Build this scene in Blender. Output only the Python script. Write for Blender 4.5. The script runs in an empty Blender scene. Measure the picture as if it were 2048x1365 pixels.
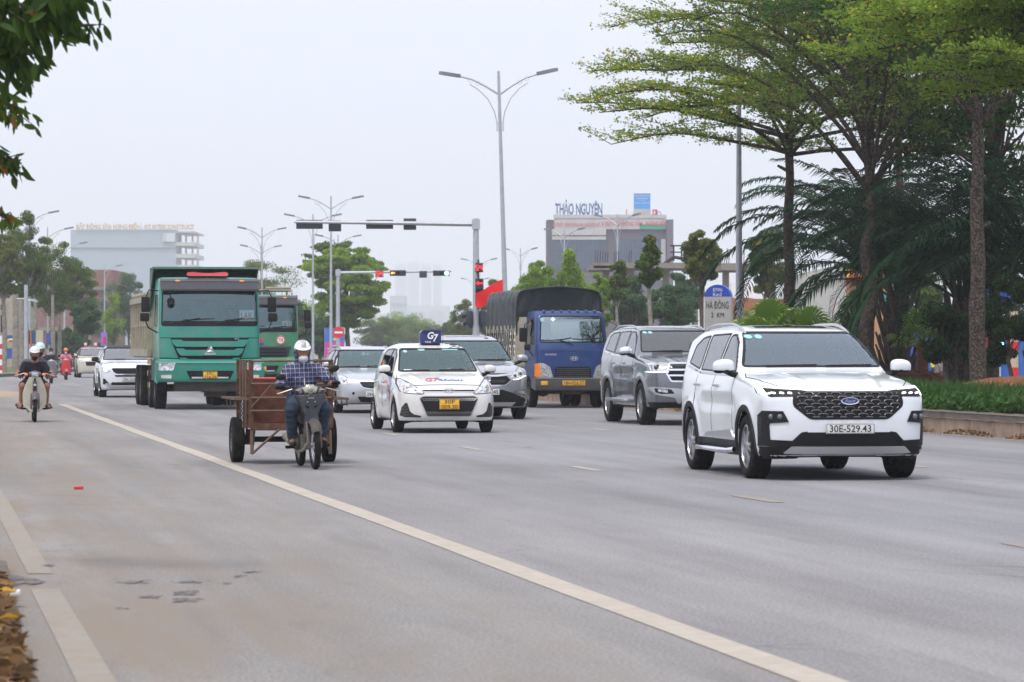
import bpy, bmesh, math, random
import numpy as np
from mathutils import Vector, Matrix
from mathutils.geometry import delaunay_2d_cdt, tessellate_polygon
R = math.radians
sc = bpy.context.scene
C = sc.collection
rng = np.random.default_rng(7); random.seed(7)
# ---------------- camera, world, sun, exposure ----------------
F = 6600.0; H = 1.4                       # focal length in photo pixels, eye height in metres
cd = bpy.data.cameras.new('camera'); cam = bpy.data.objects.new('camera', cd); C.objects.link(cam)
cam.location = (0, 0, H); cam.rotation_euler = (R(90) + math.atan(17.5/F), 0, 0)
cd.lens = F/2048*36; cd.sensor_width = 36; cd.clip_start = .5; cd.clip_end = 12000
cd.dof.use_dof = True; cd.dof.focus_distance = 47; cd.dof.aperture_fstop = 7.0
sc.camera = cam
w = bpy.data.worlds.new('World'); sc.world = w; w.use_nodes = True
nt = w.node_tree; nt.nodes.clear()
SUN_EL, SUN_AZ = R(66), R(205)            # azimuth from +Y, clockwise
sky = nt.nodes.new('ShaderNodeTexSky'); sky.sky_type = 'NISHITA'; sky.sun_disc = False
sky.sun_elevation = SUN_EL; sky.sun_rotation = SUN_AZ; sky.air_density = 1.0; sky.dust_density = 6
bg1 = nt.nodes.new('ShaderNodeBackground'); bg1.inputs[1].default_value = .05
nt.links.new(sky.outputs[0], bg1.inputs[0])
tc = nt.nodes.new('ShaderNodeTexCoord'); sp = nt.nodes.new('ShaderNodeSeparateXYZ'); nt.links.new(tc.outputs['Generated'], sp.inputs[0])
cr = nt.nodes.new('ShaderNodeValToRGB'); nt.links.new(sp.outputs[2], cr.inputs[0])
cr.color_ramp.elements[0].position = 0; cr.color_ramp.elements[0].color = (.60, .64, .82, 1)
cr.color_ramp.elements[1].position = 1; cr.color_ramp.elements[1].color = (.84, .85, .92, 1)
e = cr.color_ramp.elements.new(.10); e.color = (.65, .68, .835, 1)
bg2 = nt.nodes.new('ShaderNodeBackground'); bg2.inputs[1].default_value = .95
nt.links.new(cr.outputs[0], bg2.inputs[0])
ad = nt.nodes.new('ShaderNodeAddShader'); wo = nt.nodes.new('ShaderNodeOutputWorld')
nt.links.new(bg1.outputs[0], ad.inputs[0]); nt.links.new(bg2.outputs[0], ad.inputs[1]); nt.links.new(ad.outputs[0], wo.inputs[0])
sl = bpy.data.lights.new('sun', 'SUN'); sl.energy = 1.5; sl.angle = R(11); sl.color = (1, .96, .9)
so = bpy.data.objects.new('sun', sl); C.objects.link(so)
sd = Vector((math.sin(SUN_AZ)*math.cos(SUN_EL), math.cos(SUN_AZ)*math.cos(SUN_EL), math.sin(SUN_EL)))
so.rotation_euler = sd.to_track_quat('Z', 'Y').to_euler(); so.location = (0, 20, 60)
sc.view_settings.view_transform = 'Standard'; sc.view_settings.look = 'None'
sc.view_settings.exposure = .47; sc.view_settings.gamma = 1
sc.render.engine = 'CYCLES'
cy = sc.cycles; cy.use_denoising = True; cy.max_bounces = 8; cy.diffuse_bounces = 3; cy.glossy_bounces = 3
cy.transmission_bounces = 4; cy.transparent_max_bounces = 12; cy.volume_bounces = 1; cy.sample_clamp_indirect = 6
try: cy.denoiser = 'OPENIMAGEDENOISE'
except Exception: pass
# ---------------- helpers: pixels to metres ----------------
VK = 1199/F                                # the road drifts left by this much per metre of depth
def PX(x, D): return (x-1024)/F*D
def PZ(y, D): return H + (700-y)/F*D
def GD(y): return F*H/(y-700)
HEAD = math.atan2(-1, VK)                  # rotation of a vehicle driving towards the camera
# ---------------- materials ----------------
MATS = {}
def mat(name, col, rough=.5, metal=0, coat=0, dirt=0, dirtcol=(.16,.13,.1), dscale=3, bump=0, bscale=40, var=0, vscale=6,
        emit=None, estr=0, trans=0, spec=.5, co='Object', flake=0):
    if name in MATS: return MATS[name]
    m = bpy.data.materials.new(name); MATS[name] = m; m.use_nodes = True
    n = m.node_tree; b = n.nodes['Principled BSDF']; L = n.links.new
    b.inputs['Base Color'].default_value = (*col, 1); b.inputs['Roughness'].default_value = rough
    b.inputs['Metallic'].default_value = metal; b.inputs['Coat Weight'].default_value = coat
    b.inputs['Coat Roughness'].default_value = .06; b.inputs['Specular IOR Level'].default_value = spec if rough < .75 else min(spec, .15)
    tcn = n.nodes.new('ShaderNodeTexCoord')
    def noise(s, d=5):
        x = n.nodes.new('ShaderNodeTexNoise'); x.inputs['Scale'].default_value = s; x.inputs['Detail'].default_value = d
        x.inputs['Roughness'].default_value = .62
        L(tcn.outputs[co], x.inputs['Vector']); return x
    src = None
    if var:
        x = noise(vscale); r = n.nodes.new('ShaderNodeMapRange'); L(x.outputs[0], r.inputs[0])
        r.inputs[1].default_value = .3; r.inputs[2].default_value = .7; r.inputs[3].default_value = 1-var; r.inputs[4].default_value = 1+var
        mx = n.nodes.new('ShaderNodeMix'); mx.data_type = 'RGBA'; mx.blend_type = 'MULTIPLY'; mx.inputs[0].default_value = 1
        mx.inputs[6].default_value = (*col, 1); L(r.outputs[0], mx.inputs[7]); src = mx.outputs[2]
    if dirt:
        x = noise(dscale, 8); r = n.nodes.new('ShaderNodeMapRange'); L(x.outputs[0], r.inputs[0])
        r.inputs[1].default_value = .45; r.inputs[2].default_value = .75; r.inputs[3].default_value = 0; r.inputs[4].default_value = dirt
        mx = n.nodes.new('ShaderNodeMix'); mx.data_type = 'RGBA'; L(r.outputs[0], mx.inputs[0])
        if src: L(src, mx.inputs[6])
        else: mx.inputs[6].default_value = (*col, 1)
        mx.inputs[7].default_value = (*dirtcol, 1); src = mx.outputs[2]
        r2 = n.nodes.new('ShaderNodeMapRange'); L(x.outputs[0], r2.inputs[0]); r2.inputs[1].default_value = .4; r2.inputs[2].default_value = .75
        r2.inputs[3].default_value = rough; r2.inputs[4].default_value = min(1, rough+.45*dirt); L(r2.outputs[0], b.inputs['Roughness'])
    if src: L(src, b.inputs['Base Color'])
    if bump:
        x = noise(bscale, 6); bp = n.nodes.new('ShaderNodeBump'); bp.inputs['Strength'].default_value = bump; bp.inputs['Distance'].default_value = .02
        L(x.outputs[0], bp.inputs['Height']); L(bp.outputs[0], b.inputs['Normal'])
    if emit: b.inputs['Emission Color'].default_value = (*emit, 1); b.inputs['Emission Strength'].default_value = estr
    return m
def leafmat(name, c1, c2, c3=None, trans=.35, scale=1.2):
    m = bpy.data.materials.new(name); MATS[name] = m; m.use_nodes = True; n = m.node_tree; n.nodes.clear(); L = n.links.new
    o = n.nodes.new('ShaderNodeOutputMaterial'); d = n.nodes.new('ShaderNodeBsdfPrincipled'); t = n.nodes.new('ShaderNodeBsdfTranslucent')
    mx = n.nodes.new('ShaderNodeMixShader'); mx.inputs[0].default_value = trans
    at = n.nodes.new('ShaderNodeAttribute'); at.attribute_name = 'tone'
    r = n.nodes.new('ShaderNodeValToRGB'); r.color_ramp.elements[0].color = (*c1, 1); r.color_ramp.elements[1].color = (*c2, 1)
    r.color_ramp.elements[1].position = .85 if c3 else 1
    if c3: e = r.color_ramp.elements.new(.97); e.color = (*c3, 1)
    L(at.outputs['Fac'], r.inputs[0]); L(r.outputs[0], d.inputs['Base Color']); L(r.outputs[0], t.inputs['Color'])
    d.inputs['Roughness'].default_value = .6; d.inputs['Specular IOR Level'].default_value = .15
    L(d.outputs[0], mx.inputs[1]); L(t.outputs[0], mx.inputs[2]); L(mx.outputs[0], o.inputs[0]); return m
def glass(name, tint, refl=(1,1,1), ior=1.5, rough=.02, f0=.0):
    m = bpy.data.materials.new(name); MATS[name] = m; m.use_nodes = True; n = m.node_tree; n.nodes.clear(); L = n.links.new
    o = n.nodes.new('ShaderNodeOutputMaterial'); t = n.nodes.new('ShaderNodeBsdfTransparent'); g = n.nodes.new('ShaderNodeBsdfGlossy')
    t.inputs[0].default_value = (*tint, 1); g.inputs['Roughness'].default_value = rough; g.inputs[0].default_value = (*refl, 1)
    fr = n.nodes.new('ShaderNodeFresnel'); fr.inputs[0].default_value = ior
    ma = n.nodes.new('ShaderNodeMath'); ma.operation = 'ADD'; ma.use_clamp = True; ma.inputs[1].default_value = f0; L(fr.outputs[0], ma.inputs[0])
    mx = n.nodes.new('ShaderNodeMixShader'); L(ma.outputs[0], mx.inputs[0]); L(t.outputs[0], mx.inputs[1]); L(g.outputs[0], mx.inputs[2]); L(mx.outputs[0], o.inputs[0])
    return m
M = dict(
 black=mat('black plastic', (.010,.010,.011), .5, dirt=.15, dirtcol=(.05,.045,.04), spec=.2), dark=mat('dark void', (.006,.006,.007), .8),
 rubber=mat('rubber', (.013,.013,.013), .85, dirt=.45, dirtcol=(.075,.065,.055), dscale=9, spec=.1), chrome=mat('chrome', (.75,.76,.78), .12, 1),
 silver=mat('satin silver', (.55,.56,.58), .32, .9), alloy=mat('alloy', (.42,.43,.45), .28, .9, dirt=.3), alloydark=mat('dark alloy', (.05,.05,.055), .35, .6),
 greyp=mat('grey plastic', (.06,.063,.068), .5, dirt=.3, dirtcol=(.2,.18,.15)), plate=mat('white plate', (.62,.62,.6), .4, dirt=.3), yplate=mat('yellow plate', (.78,.42,.02), .4, dirt=.25),
 ink=mat('ink', (.02,.02,.02), .5), white=mat('white paint', (.78,.78,.78), .35), red=mat('red paint', (.6,.02,.02), .35), blue=mat('blue paint', (.02,.06,.4), .35),
 amber=mat('amber lens', (.85,.22,.02), .2, coat=.6), seat=mat('seat cloth', (.05,.055,.06), .8), redlens=mat('red lens', (.35,.01,.01), .2, coat=.5),
 lens=mat('lamp reflector', (.55,.56,.56), .16, .55, coat=.8, var=.75, vscale=22), lensw=mat('frosted lens', (.6,.6,.55), .25, .1, coat=.6, dirt=.3),  # reflector: the grey mottling paints its glitter into the colour
 steel=mat('galvanised steel', (.42,.44,.47), .42, .35, dirt=.35, dirtcol=(.2,.19,.18), dscale=4), skin=mat('skin', (.30,.14,.085), .5, spec=.2),
 led=mat('led lamp', (1,1,1), .3, emit=(1,.97,.93), estr=1.0),
)
mat('pale sticker', (.25,.5,.5), .4)
M['glass'] = glass('clear glass', (.62,.74,.74)); M['gt'] = glass('tinted glass', (.10,.12,.13), f0=.12)
M['gd'] = glass('privacy glass', (.03,.032,.035), f0=.10); M['gw'] = glass('windscreen glass', (.42,.52,.54), (.80,.92,1), f0=.16)
# ---------------- object helpers ----------------
def empty(name, loc=(0,0,0), rz=0, parent=None):
    o = bpy.data.objects.new(name, None); C.objects.link(o); o.location = loc; o.rotation_euler = (0,0,rz); o.parent = parent
    o.empty_display_size = .2; return o
def tag(o, label=None, cat=None, group=None, kind=None):
    if label: o['label'] = label
    if cat: o['category'] = cat
    if group: o['group'] = group
    if kind: o['kind'] = kind
    return o
def mesh_obj(name, V, Fc, mt, parent=None, smooth=True, sharp=38, mi=None):
    me = bpy.data.meshes.new(name)
    V = np.asarray(V, dtype=np.float32).reshape(-1,3)
    if isinstance(Fc, np.ndarray) and Fc.ndim == 2:
        k = Fc.shape[1]; nf = len(Fc)
        me.vertices.add(len(V)); me.vertices.foreach_set('co', V.ravel())
        me.loops.add(nf*k); me.loops.foreach_set('vertex_index', Fc.astype(np.int32).ravel())
        me.polygons.add(nf); me.polygons.foreach_set('loop_start', np.arange(0, nf*k, k, dtype=np.int32))
        me.update(calc_edges=True)
    else:
        me.from_pydata([tuple(map(float, v)) for v in V], [], [tuple(int(i) for i in f) for f in Fc]); me.update()
    for m in (mt if isinstance(mt, (list, tuple)) else [mt]): me.materials.append(m)
    if mi is not None: me.polygons.foreach_set('material_index', np.asarray(mi, dtype=np.int32))
    if smooth:
        me.polygons.foreach_set('use_smooth', np.ones(len(me.polygons), dtype=bool))
        if sharp and len(me.polygons) < 60000:
            try: me.set_sharp_from_angle(angle=R(sharp))
            except Exception: pass
    o = bpy.data.objects.new(name, me); C.objects.link(o); o.parent = parent; return o
class MB:
    def __init__(s): s.v = []; s.f = []
    def add(s, V, Fs):
        b = len(s.v); s.v += [tuple(float(a) for a in v) for v in V]; s.f += [tuple(b+int(i) for i in f) for f in Fs]; return s
    def box(s, c, d, rz=0, rx=0, ry=0):
        mt = Matrix.Rotation(rz,3,'Z') @ Matrix.Rotation(ry,3,'Y') @ Matrix.Rotation(rx,3,'X')
        V = [Vector(c)+mt @ Vector((x*d[0]/2, y*d[1]/2, z*d[2]/2)) for x in (-1,1) for y in (-1,1) for z in (-1,1)]
        return s.add(V, [(0,1,3,2),(4,6,7,5),(0,4,5,1),(2,3,7,6),(0,2,6,4),(1,5,7,3)])
    def tube(s, pts, r, n=8, cap=True):
        pts = [Vector(p) for p in pts]; k = len(pts); rr = r if isinstance(r, (list, tuple)) else [r]*k
        V = []; Fs = []; up = Vector((0,0,1)); t0 = (pts[1]-pts[0]).normalized()
        a = t0.cross(up if abs(t0.z) < .95 else Vector((1,0,0))).normalized()
        for i, p in enumerate(pts):
            t = (pts[min(i+1,k-1)]-pts[max(i-1,0)]).normalized(); a = (a - t*a.dot(t))
            a = a.normalized() if a.length > 1e-6 else t.orthogonal().normalized(); b = t.cross(a)
            for j in range(n):
                q = 2*math.pi*j/n; V.append(p+(a*math.cos(q)+b*math.sin(q))*rr[i])
        for i in range(k-1):
            for j in range(n): Fs.append((i*n+j, i*n+(j+1)%n, (i+1)*n+(j+1)%n, (i+1)*n+j))
        if cap: Fs += [tuple(range(n))[::-1], tuple((k-1)*n+j for j in range(n))]
        return s.add(V, Fs)
    def lathe(s, prof, c=(0,0,0), axis='y', n=28, closed=False):
        V = []; Fs = []; k = len(prof)
        for j in range(n):
            q = 2*math.pi*j/n; cs, sn = math.cos(q), math.sin(q)
            for (h, r) in prof:
                p = {'y': (r*cs, h, r*sn), 'z': (r*cs, r*sn, h), 'x': (h, r*cs, r*sn)}[axis]
                V.append((p[0]+c[0], p[1]+c[1], p[2]+c[2]))
        kk = k if closed else k-1
        for j in range(n):
            for i in range(kk): a, b = i, (i+1) % k; Fs.append((j*k+a, j*k+b, ((j+1)%n)*k+b, ((j+1)%n)*k+a))
        return s.add(V, Fs)
    def prism(s, poly, axis, a, b):
        n = len(poly)
        def P(u, v, t): return {'x': (t,u,v), 'y': (u,t,v), 'z': (u,v,t)}[axis]
        V = [P(u,v,a) for u,v in poly]+[P(u,v,b) for u,v in poly]
        Fs = [(i,(i+1)%n,n+(i+1)%n,n+i) for i in range(n)]
        for t in tessellate_polygon([[Vector((u,v,0)) for u,v in poly]]): Fs += [tuple(t), (t[2]+n,t[1]+n,t[0]+n)]
        return s.add(V, Fs)
    def ball(s, c, r, n=12):
        r = r if isinstance(r, (list, tuple)) else (r,r,r); V = []; Fs = []; m = n//2
        for i in range(m+1):
            th = math.pi*i/m
            for j in range(n): q = 2*math.pi*j/n; V.append((c[0]+r[0]*math.sin(th)*math.cos(q), c[1]+r[1]*math.sin(th)*math.sin(q), c[2]+r[2]*math.cos(th)))
        for i in range(m):
            for j in range(n): Fs.append((i*n+j, (i+1)*n+j, (i+1)*n+(j+1)%n, i*n+(j+1)%n))
        return s.add(V, Fs)
    def build(s, name, mt, parent=None, smooth=True, bevel=0, sharp=38, fixn=True):
        o = mesh_obj(name, s.v, s.f, mt, parent, smooth=False)
        bm = bmesh.new(); bm.from_mesh(o.data)
        if bevel:
            bmesh.ops.remove_doubles(bm, verts=bm.verts, dist=1e-5)
            es = [e for e in bm.edges if len(e.link_faces) == 2 and e.calc_face_angle(0) > R(30)]
            bmesh.ops.bevel(bm, geom=es, offset=bevel, segments=2, profile=.6, affect='EDGES', clamp_overlap=True)
        if fixn: bmesh.ops.recalc_face_normals(bm, faces=bm.faces)
        bm.to_mesh(o.data); bm.free()
        if smooth:
            o.data.polygons.foreach_set('use_smooth', np.ones(len(o.data.polygons), dtype=bool)); o.data.set_sharp_from_angle(angle=R(sharp))
        return o
TX = {'front': Matrix(((0,0,1),(1,0,0),(0,1,0))), 'world': Matrix(((1,0,0),(0,0,-1),(0,1,0))), 'right': Matrix(((1,0,0),(0,0,-1),(0,1,0)))}
FONT = None
def text(s, w_, h_, loc, name='lettering', mt=None, parent=None, view='front', rz=0, bold=0, shear=0, tilt=0, warp=None, serif=0, thick=.003):
    """raised lettering fitted into w x h, centred on loc"""
    cu = bpy.data.curves.new('t', 'FONT'); cu.body = s; cu.align_x = 'CENTER'; cu.extrude = .01; cu.offset = bold; cu.shear = shear; cu.resolution_u = 3
    t = bpy.data.objects.new('t', cu); C.objects.link(t); bpy.context.view_layer.update()
    me = bpy.data.meshes.new_from_object(t.evaluated_get(bpy.context.evaluated_depsgraph_get()))
    bpy.data.objects.remove(t); V = np.empty(len(me.vertices)*3, np.float32); me.vertices.foreach_get('co', V); V = V.reshape(-1,3)
    lo, hi = V.min(0), V.max(0); c = (lo+hi)/2; V = V-c; V[:,0] *= w_/(hi[0]-lo[0]); V[:,1] *= h_/(hi[1]-lo[1]); V[:,2] *= thick/.02
    A = np.array(TX[view]); A = np.array(Matrix.Rotation(rz,3,'Z')) @ A @ np.array(Matrix.Rotation(tilt,3,'X')); V = V @ A.T + np.array(loc)
    me.vertices.foreach_set('co', V.astype(np.float32).ravel()); me.materials.clear(); me.materials.append(mt or M['ink']); me.update(); me.name = name
    o = bpy.data.objects.new(name, me); C.objects.link(o); o.parent = parent; return o
def copy_tree(o, parent=None):
    c = o.copy(); C.objects.link(c); c.parent = parent
    for ch in list(o.children): copy_tree(ch, c)
    return c
def chaikin(p, n=2, closed=True):
    p = np.array(p, float)
    for _ in range(n):
        if closed: q = np.roll(p, -1, 0); p = np.stack([.75*p+.25*q, .25*p+.75*q], 1).reshape(-1,2)
        else:
            a, b = p[:-1], p[1:]; m_ = np.stack([.75*a+.25*b, .25*a+.75*b], 1).reshape(-1,2); p = np.vstack([p[:1], m_[1:-1], p[-1:]])
    return p
def rpoly(p, r=.03, seg=3):
    """round the corners of a polygon with radius-like distance r"""
    p = [np.array(a, float) for a in p]; out = []; n = len(p)
    for i in range(n):
        a, b, c = p[i-1], p[i], p[(i+1)%n]; da, dc = a-b, c-b; la, lc = np.linalg.norm(da), np.linalg.norm(dc)
        k = min(r, la*.45, lc*.45); A, Cc = b+da/la*k, b+dc/lc*k
        for t in np.linspace(0, 1, seg+1): out.append((1-t)**2*A+2*t*(1-t)*b+t*t*Cc)
    return np.array(out)
# ---------------- signed-distance modelling ----------------
def poly_sdf(a, b, pts):
    pts = np.asarray(pts, np.float32); d = np.full(np.broadcast(a,b).shape, 1e9, np.float32); s = np.ones_like(d); n = len(pts)
    for i in range(n):
        p, q = pts[i], pts[i-1]; e = q-p; wx, wy = a-p[0], b-p[1]
        t = np.clip((wx*e[0]+wy*e[1])/max(e@e, 1e-12), 0, 1); d = np.minimum(d, (wx-e[0]*t)**2+(wy-e[1]*t)**2)
        c1, c2, c3 = b >= p[1], b < q[1], e[0]*wy > e[1]*wx; s = np.where((c1&c2&c3)|(~c1&~c2&~c3), -s, s)
    return s*np.sqrt(d)
class P2:
    """2D polygon distance baked on a fine lattice and read back bilinearly"""
    def __init__(s, pts, pad=.5, h=.012):
        pts = np.asarray(pts); s.lo = pts.min(0)-pad; s.h = h; hi = pts.max(0)+pad; n = np.ceil((hi-s.lo)/h).astype(int)+2
        a = s.lo[0]+h*np.arange(n[0])[:,None]; b = s.lo[1]+h*np.arange(n[1])[None]
        s.g = poly_sdf(a.astype(np.float32), b.astype(np.float32), pts); s.n = n
    def __call__(s, a, b):
        u = np.clip((a-s.lo[0])/s.h, 0, s.n[0]-1.001); v = np.clip((b-s.lo[1])/s.h, 0, s.n[1]-1.001)
        u, v = np.broadcast_arrays(u, v); i = u.astype(np.int32); j = v.astype(np.int32); u = u-i; v = v-j; g = s.g
        return (g[i,j]*(1-u)*(1-v)+g[i+1,j]*u*(1-v)+g[i,j+1]*(1-u)*v+g[i+1,j+1]*u*v).astype(np.float32)
def smax(a, b, k): h = np.maximum(k-np.abs(a-b), 0)/k; return np.maximum(a,b)+h*h*k*.25
def smin(a, b, k): h = np.maximum(k-np.abs(a-b), 0)/k; return np.minimum(a,b)-h*h*k*.25
def capsule(X, Y, Z, a, b, ra, rb, sq=(1,1,1)):
    a = np.array(a, float); b = np.array(b, float); e = b-a; L2 = max(e@e, 1e-9)
    px, py, pz = X-a[0], Y-a[1], Z-a[2]; t = np.clip((px*e[0]+py*e[1]+pz*e[2])/L2, 0, 1)
    return np.sqrt(((px-e[0]*t)*sq[0])**2+((py-e[1]*t)*sq[1])**2+((pz-e[2]*t)*sq[2])**2)-(ra+(rb-ra)*t)
def nets(f, lo, hi, h, newton=3):
    lo = np.array(lo, float); hi = np.array(hi, float); h = np.array([h]*3 if np.isscalar(h) else h, float)
    n = np.ceil((hi-lo)/h).astype(int)+1; ax = [(lo[i]+h[i]*np.arange(n[i])).astype(np.float32) for i in range(3)]
    G = f(ax[0][:,None,None], ax[1][None,:,None], ax[2][None,None,:]); G = np.broadcast_to(G, tuple(n)).astype(np.float32)
    S = G < 0; cells = tuple(n-1); cnt = np.zeros(cells, np.int8)
    sl_ = lambda dx,dy,dz: (slice(dx, dx+cells[0]), slice(dy, dy+cells[1]), slice(dz, dz+cells[2]))
    for dx in (0,1):
        for dy in (0,1):
            for dz in (0,1): cnt += S[sl_(dx,dy,dz)]
    act = np.argwhere((cnt > 0) & (cnt < 8)); idx = np.full(cells, -1, np.int32); idx[tuple(act.T)] = np.arange(len(act))
    P = np.zeros((len(act),3), np.float32); K = np.zeros(len(act), np.float32); cor = [(i,j,k) for i in (0,1) for j in (0,1) for k in (0,1)]
    for a in cor:
        for d in range(3):
            if a[d]: continue
            b = list(a); b[d] = 1; ga = G[tuple((act+a).T)]; gb = G[tuple((act+b).T)]; m = (ga < 0) != (gb < 0)
            t = np.where(m, ga/np.where(m, ga-gb, 1), 0); q = np.array(a, np.float32)[None].repeat(len(act), 0); q[:,d] = t
            P += np.where(m[:,None], q, 0); K += m
    P = (P/K[:,None]+act)*h+lo; P = P.astype(np.float32); Q = []
    for d in range(3):
        b = [0,0,0]; b[d] = 1; e1, e2 = [i for i in range(3) if i != d]
        sa = S[tuple(slice(0, n[i]-b[i]) for i in range(3))]; sb = S[tuple(slice(b[i], n[i]) for i in range(3))]
        E = np.argwhere(sa != sb); ok = np.ones(len(E), bool)
        for i in (e1,e2): ok &= (E[:,i] > 0) & (E[:,i] < n[i]-1)
        E = E[ok]; ins = S[tuple(E.T)]
        def c_(i, j): q = E.copy(); q[:,e1] -= i; q[:,e2] -= j; return idx[tuple(q.T)]
        q = np.stack([c_(0,0), c_(1,0), c_(1,1), c_(0,1)], 1); flip = ins if d != 1 else ~ins; q[~flip] = q[~flip][:,::-1]; Q.append(q)
    Q = np.vstack(Q)
    e = float(h.min())*.25
    for _ in range(newton):
        v = f(P[:,0], P[:,1], P[:,2]); g = np.stack([f(P[:,0]+e*(i==0), P[:,1]+e*(i==1), P[:,2]+e*(i==2))-v for i in range(3)], 1)/e
        st = -(v/np.maximum((g*g).sum(1), .15))[:,None]*g; l = np.linalg.norm(st, axis=1, keepdims=True); P = P+st*np.minimum(1, h.min()*.45/np.maximum(l, 1e-9))
    return P, Q
VIEWS = {'front': (0,-1,1,2), 'rear': (0,1,1,2), 'left': (1,-1,0,2), 'right': (1,1,0,2), 'top': (2,-1,0,1)}
FAR = {'front': 1.7, 'rear': -5.6, 'left': 1.7, 'right': -1.7, 'top': 3.6, 'under': -.5}
def tri2(poly, res, holes=()):
    poly = np.asarray(poly, float); lo, hi = poly.min(0), poly.max(0)
    def dens(p):
        out = []
        for i in range(len(p)):
            a, b = p[i], p[(i+1)%len(p)]; k = max(1, int(np.linalg.norm(b-a)/res)); out += [a+(b-a)*t/k for t in range(k)]
        return np.array(out)
    loops = [dens(poly)]+[dens(np.asarray(q, float)) for q in holes]; pts = list(loops[0]); ed = []; b = 0; pts = []
    for l in loops: ed += [(b+i, b+(i+1)%len(l)) for i in range(len(l))]; pts += list(l); b += len(l)
    gx, gy = np.meshgrid(np.arange(lo[0]+res/2, hi[0], res), np.arange(lo[1]+res/2, hi[1], res)); g = np.stack([gx.ravel(), gy.ravel()], 1)
    if len(g):
        s = poly_sdf(g[:,0], g[:,1], poly)
        for q in holes: s = np.maximum(s, -poly_sdf(g[:,0], g[:,1], q))
        pts += list(g[s < -res*.35])
    r = delaunay_2d_cdt([Vector(p) for p in pts], ed, [], 0, 1e-6); V = np.array([tuple(v) for v in r[0]]); T = np.array([t for t in r[2]])
    c = V[T].mean(1); s = poly_sdf(c[:,0], c[:,1], poly)
    for q in holes: s = np.maximum(s, -poly_sdf(c[:,0], c[:,1], q))
    return V, T[s < 0]
def project(f, uv, view, far=3.2, lift=.004, lo=0., span=6.):
    ax, dr, ua, va = VIEWS[view]; N = len(uv); P = np.zeros((N,3), np.float32); P[:,ua] = uv[:,0]; P[:,va] = uv[:,1]
    st = FAR[view] if lo == 0. else lo
    ts = np.arange(0, span, .03, dtype=np.float32); hit = np.full(N, np.nan, np.float32); prev = None; t0 = np.zeros(N, np.float32); found = np.zeros(N, bool); t0[:] = np.nan
    for t in ts:
        rem = ~found
        if not rem.any(): break
        Q = P[rem].copy(); Q[:,ax] = st+dr*t; v = f(Q[:,0], Q[:,1], Q[:,2]); ins = np.where(rem)[0][v < 0]; found[ins] = True; t0[ins] = t
    a = t0-.03; b = t0.copy()
    for _ in range(9):
        m = (a+b)/2; Q = P.copy(); Q[:,ax] = st+dr*np.nan_to_num(m); v = f(Q[:,0], Q[:,1], Q[:,2]); i = v < 0; b = np.where(i, m, b); a = np.where(i, a, m)
    P[:,ax] = st+dr*np.nan_to_num(b)
    e = .006; v = f(P[:,0], P[:,1], P[:,2]); g = np.stack([f(P[:,0]+e*(i==0), P[:,1]+e*(i==1), P[:,2]+e*(i==2))-v for i in range(3)], 1)
    g /= np.maximum(np.linalg.norm(g, axis=1, keepdims=True), 1e-9); return P+g*lift, found, g
def patch(root, name, mt, f, poly, view, lift=.004, res=.04, holes=(), mirror=False, start=0., span=6., tag_label=None):
    outs = []
    polys = [(poly, holes)]
    if mirror:
        k = np.array([-1,1])
        if view in ('front','rear'): polys.append((np.asarray(poly)*k, [np.asarray(q)*k for q in holes]))
        elif view == 'top': polys.append((np.asarray(poly)*[1,-1], [np.asarray(q)*[1,-1] for q in holes]))
        else: polys.append((poly, holes))
    for i, (p, hs) in enumerate(polys):
        vw = view if not (mirror and i and view in ('left','right')) else ('right' if view == 'left' else 'left')
        V, T = tri2(p, res, hs); P, ok, g = project(f, V, vw, lift=lift, lo=start, span=span); T = T[ok[T].all(1)]
        if not len(T): continue
        nrm = np.cross(P[T[:,1]]-P[T[:,0]], P[T[:,2]]-P[T[:,0]]); fl = (nrm*g[T[:,0]]).sum(1) < 0; T[fl] = T[fl][:,::-1]
        u = np.unique(T); mp = np.zeros(len(P), int); mp[u] = np.arange(len(u)); T = mp[T]; P = P[u]; g = g[u]; n0 = len(P)
        # give the piece real thickness: a skirt that sinks into the panel
        cnt = {}
        for t in T:
            for a, b in ((t[0],t[1]),(t[1],t[2]),(t[2],t[0])): cnt[(a,b)] = 1
        sk = [(a,b) for (a,b) in cnt if (b,a) not in cnt]
        V2 = np.vstack([P, P-g*(lift+.006)]); Fs = [tuple(t) for t in T]+[(b,a,a+n0,b+n0) for a,b in sk]
        o = mesh_obj(name, V2, Fs, mt, root, sharp=50); outs.append(o)
    return outs
def ringpoly(cx, cz, r, n=28, a0=0, a1=2*math.pi):
    return np.array([(cx+r*math.cos(a0+(a1-a0)*i/n), cz+r*math.sin(a0+(a1-a0)*i/n)) for i in range(n if abs(a1-a0-2*math.pi) < 1e-6 else n+1)])
def ell(cx, cy, rx, ry, n=24): return np.array([(cx+rx*math.cos(2*math.pi*i/n), cy+ry*math.sin(2*math.pi*i/n)) for i in range(n)])
def strip(pts, w_, closed=False):
    """a thin ribbon polygon along a polyline"""
    p = np.array(pts, float); t = np.gradient(p, axis=0); t /= np.linalg.norm(t, axis=1, keepdims=True); nn = np.stack([-t[:,1], t[:,0]], 1)*w_/2
    return np.vstack([p+nn, (p-nn)[::-1]])
def inset(poly, d):
    p = np.asarray(poly, float); a = np.roll(p,1,0); b = np.roll(p,-1,0); t = b-a; t /= np.maximum(np.linalg.norm(t, axis=1, keepdims=True), 1e-9)
    area = .5*np.sum(p[:,0]*b[:,1]-b[:,0]*p[:,1]); nn = np.stack([-t[:,1], t[:,0]], 1)*np.sign(area); return p+nn*d
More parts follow.
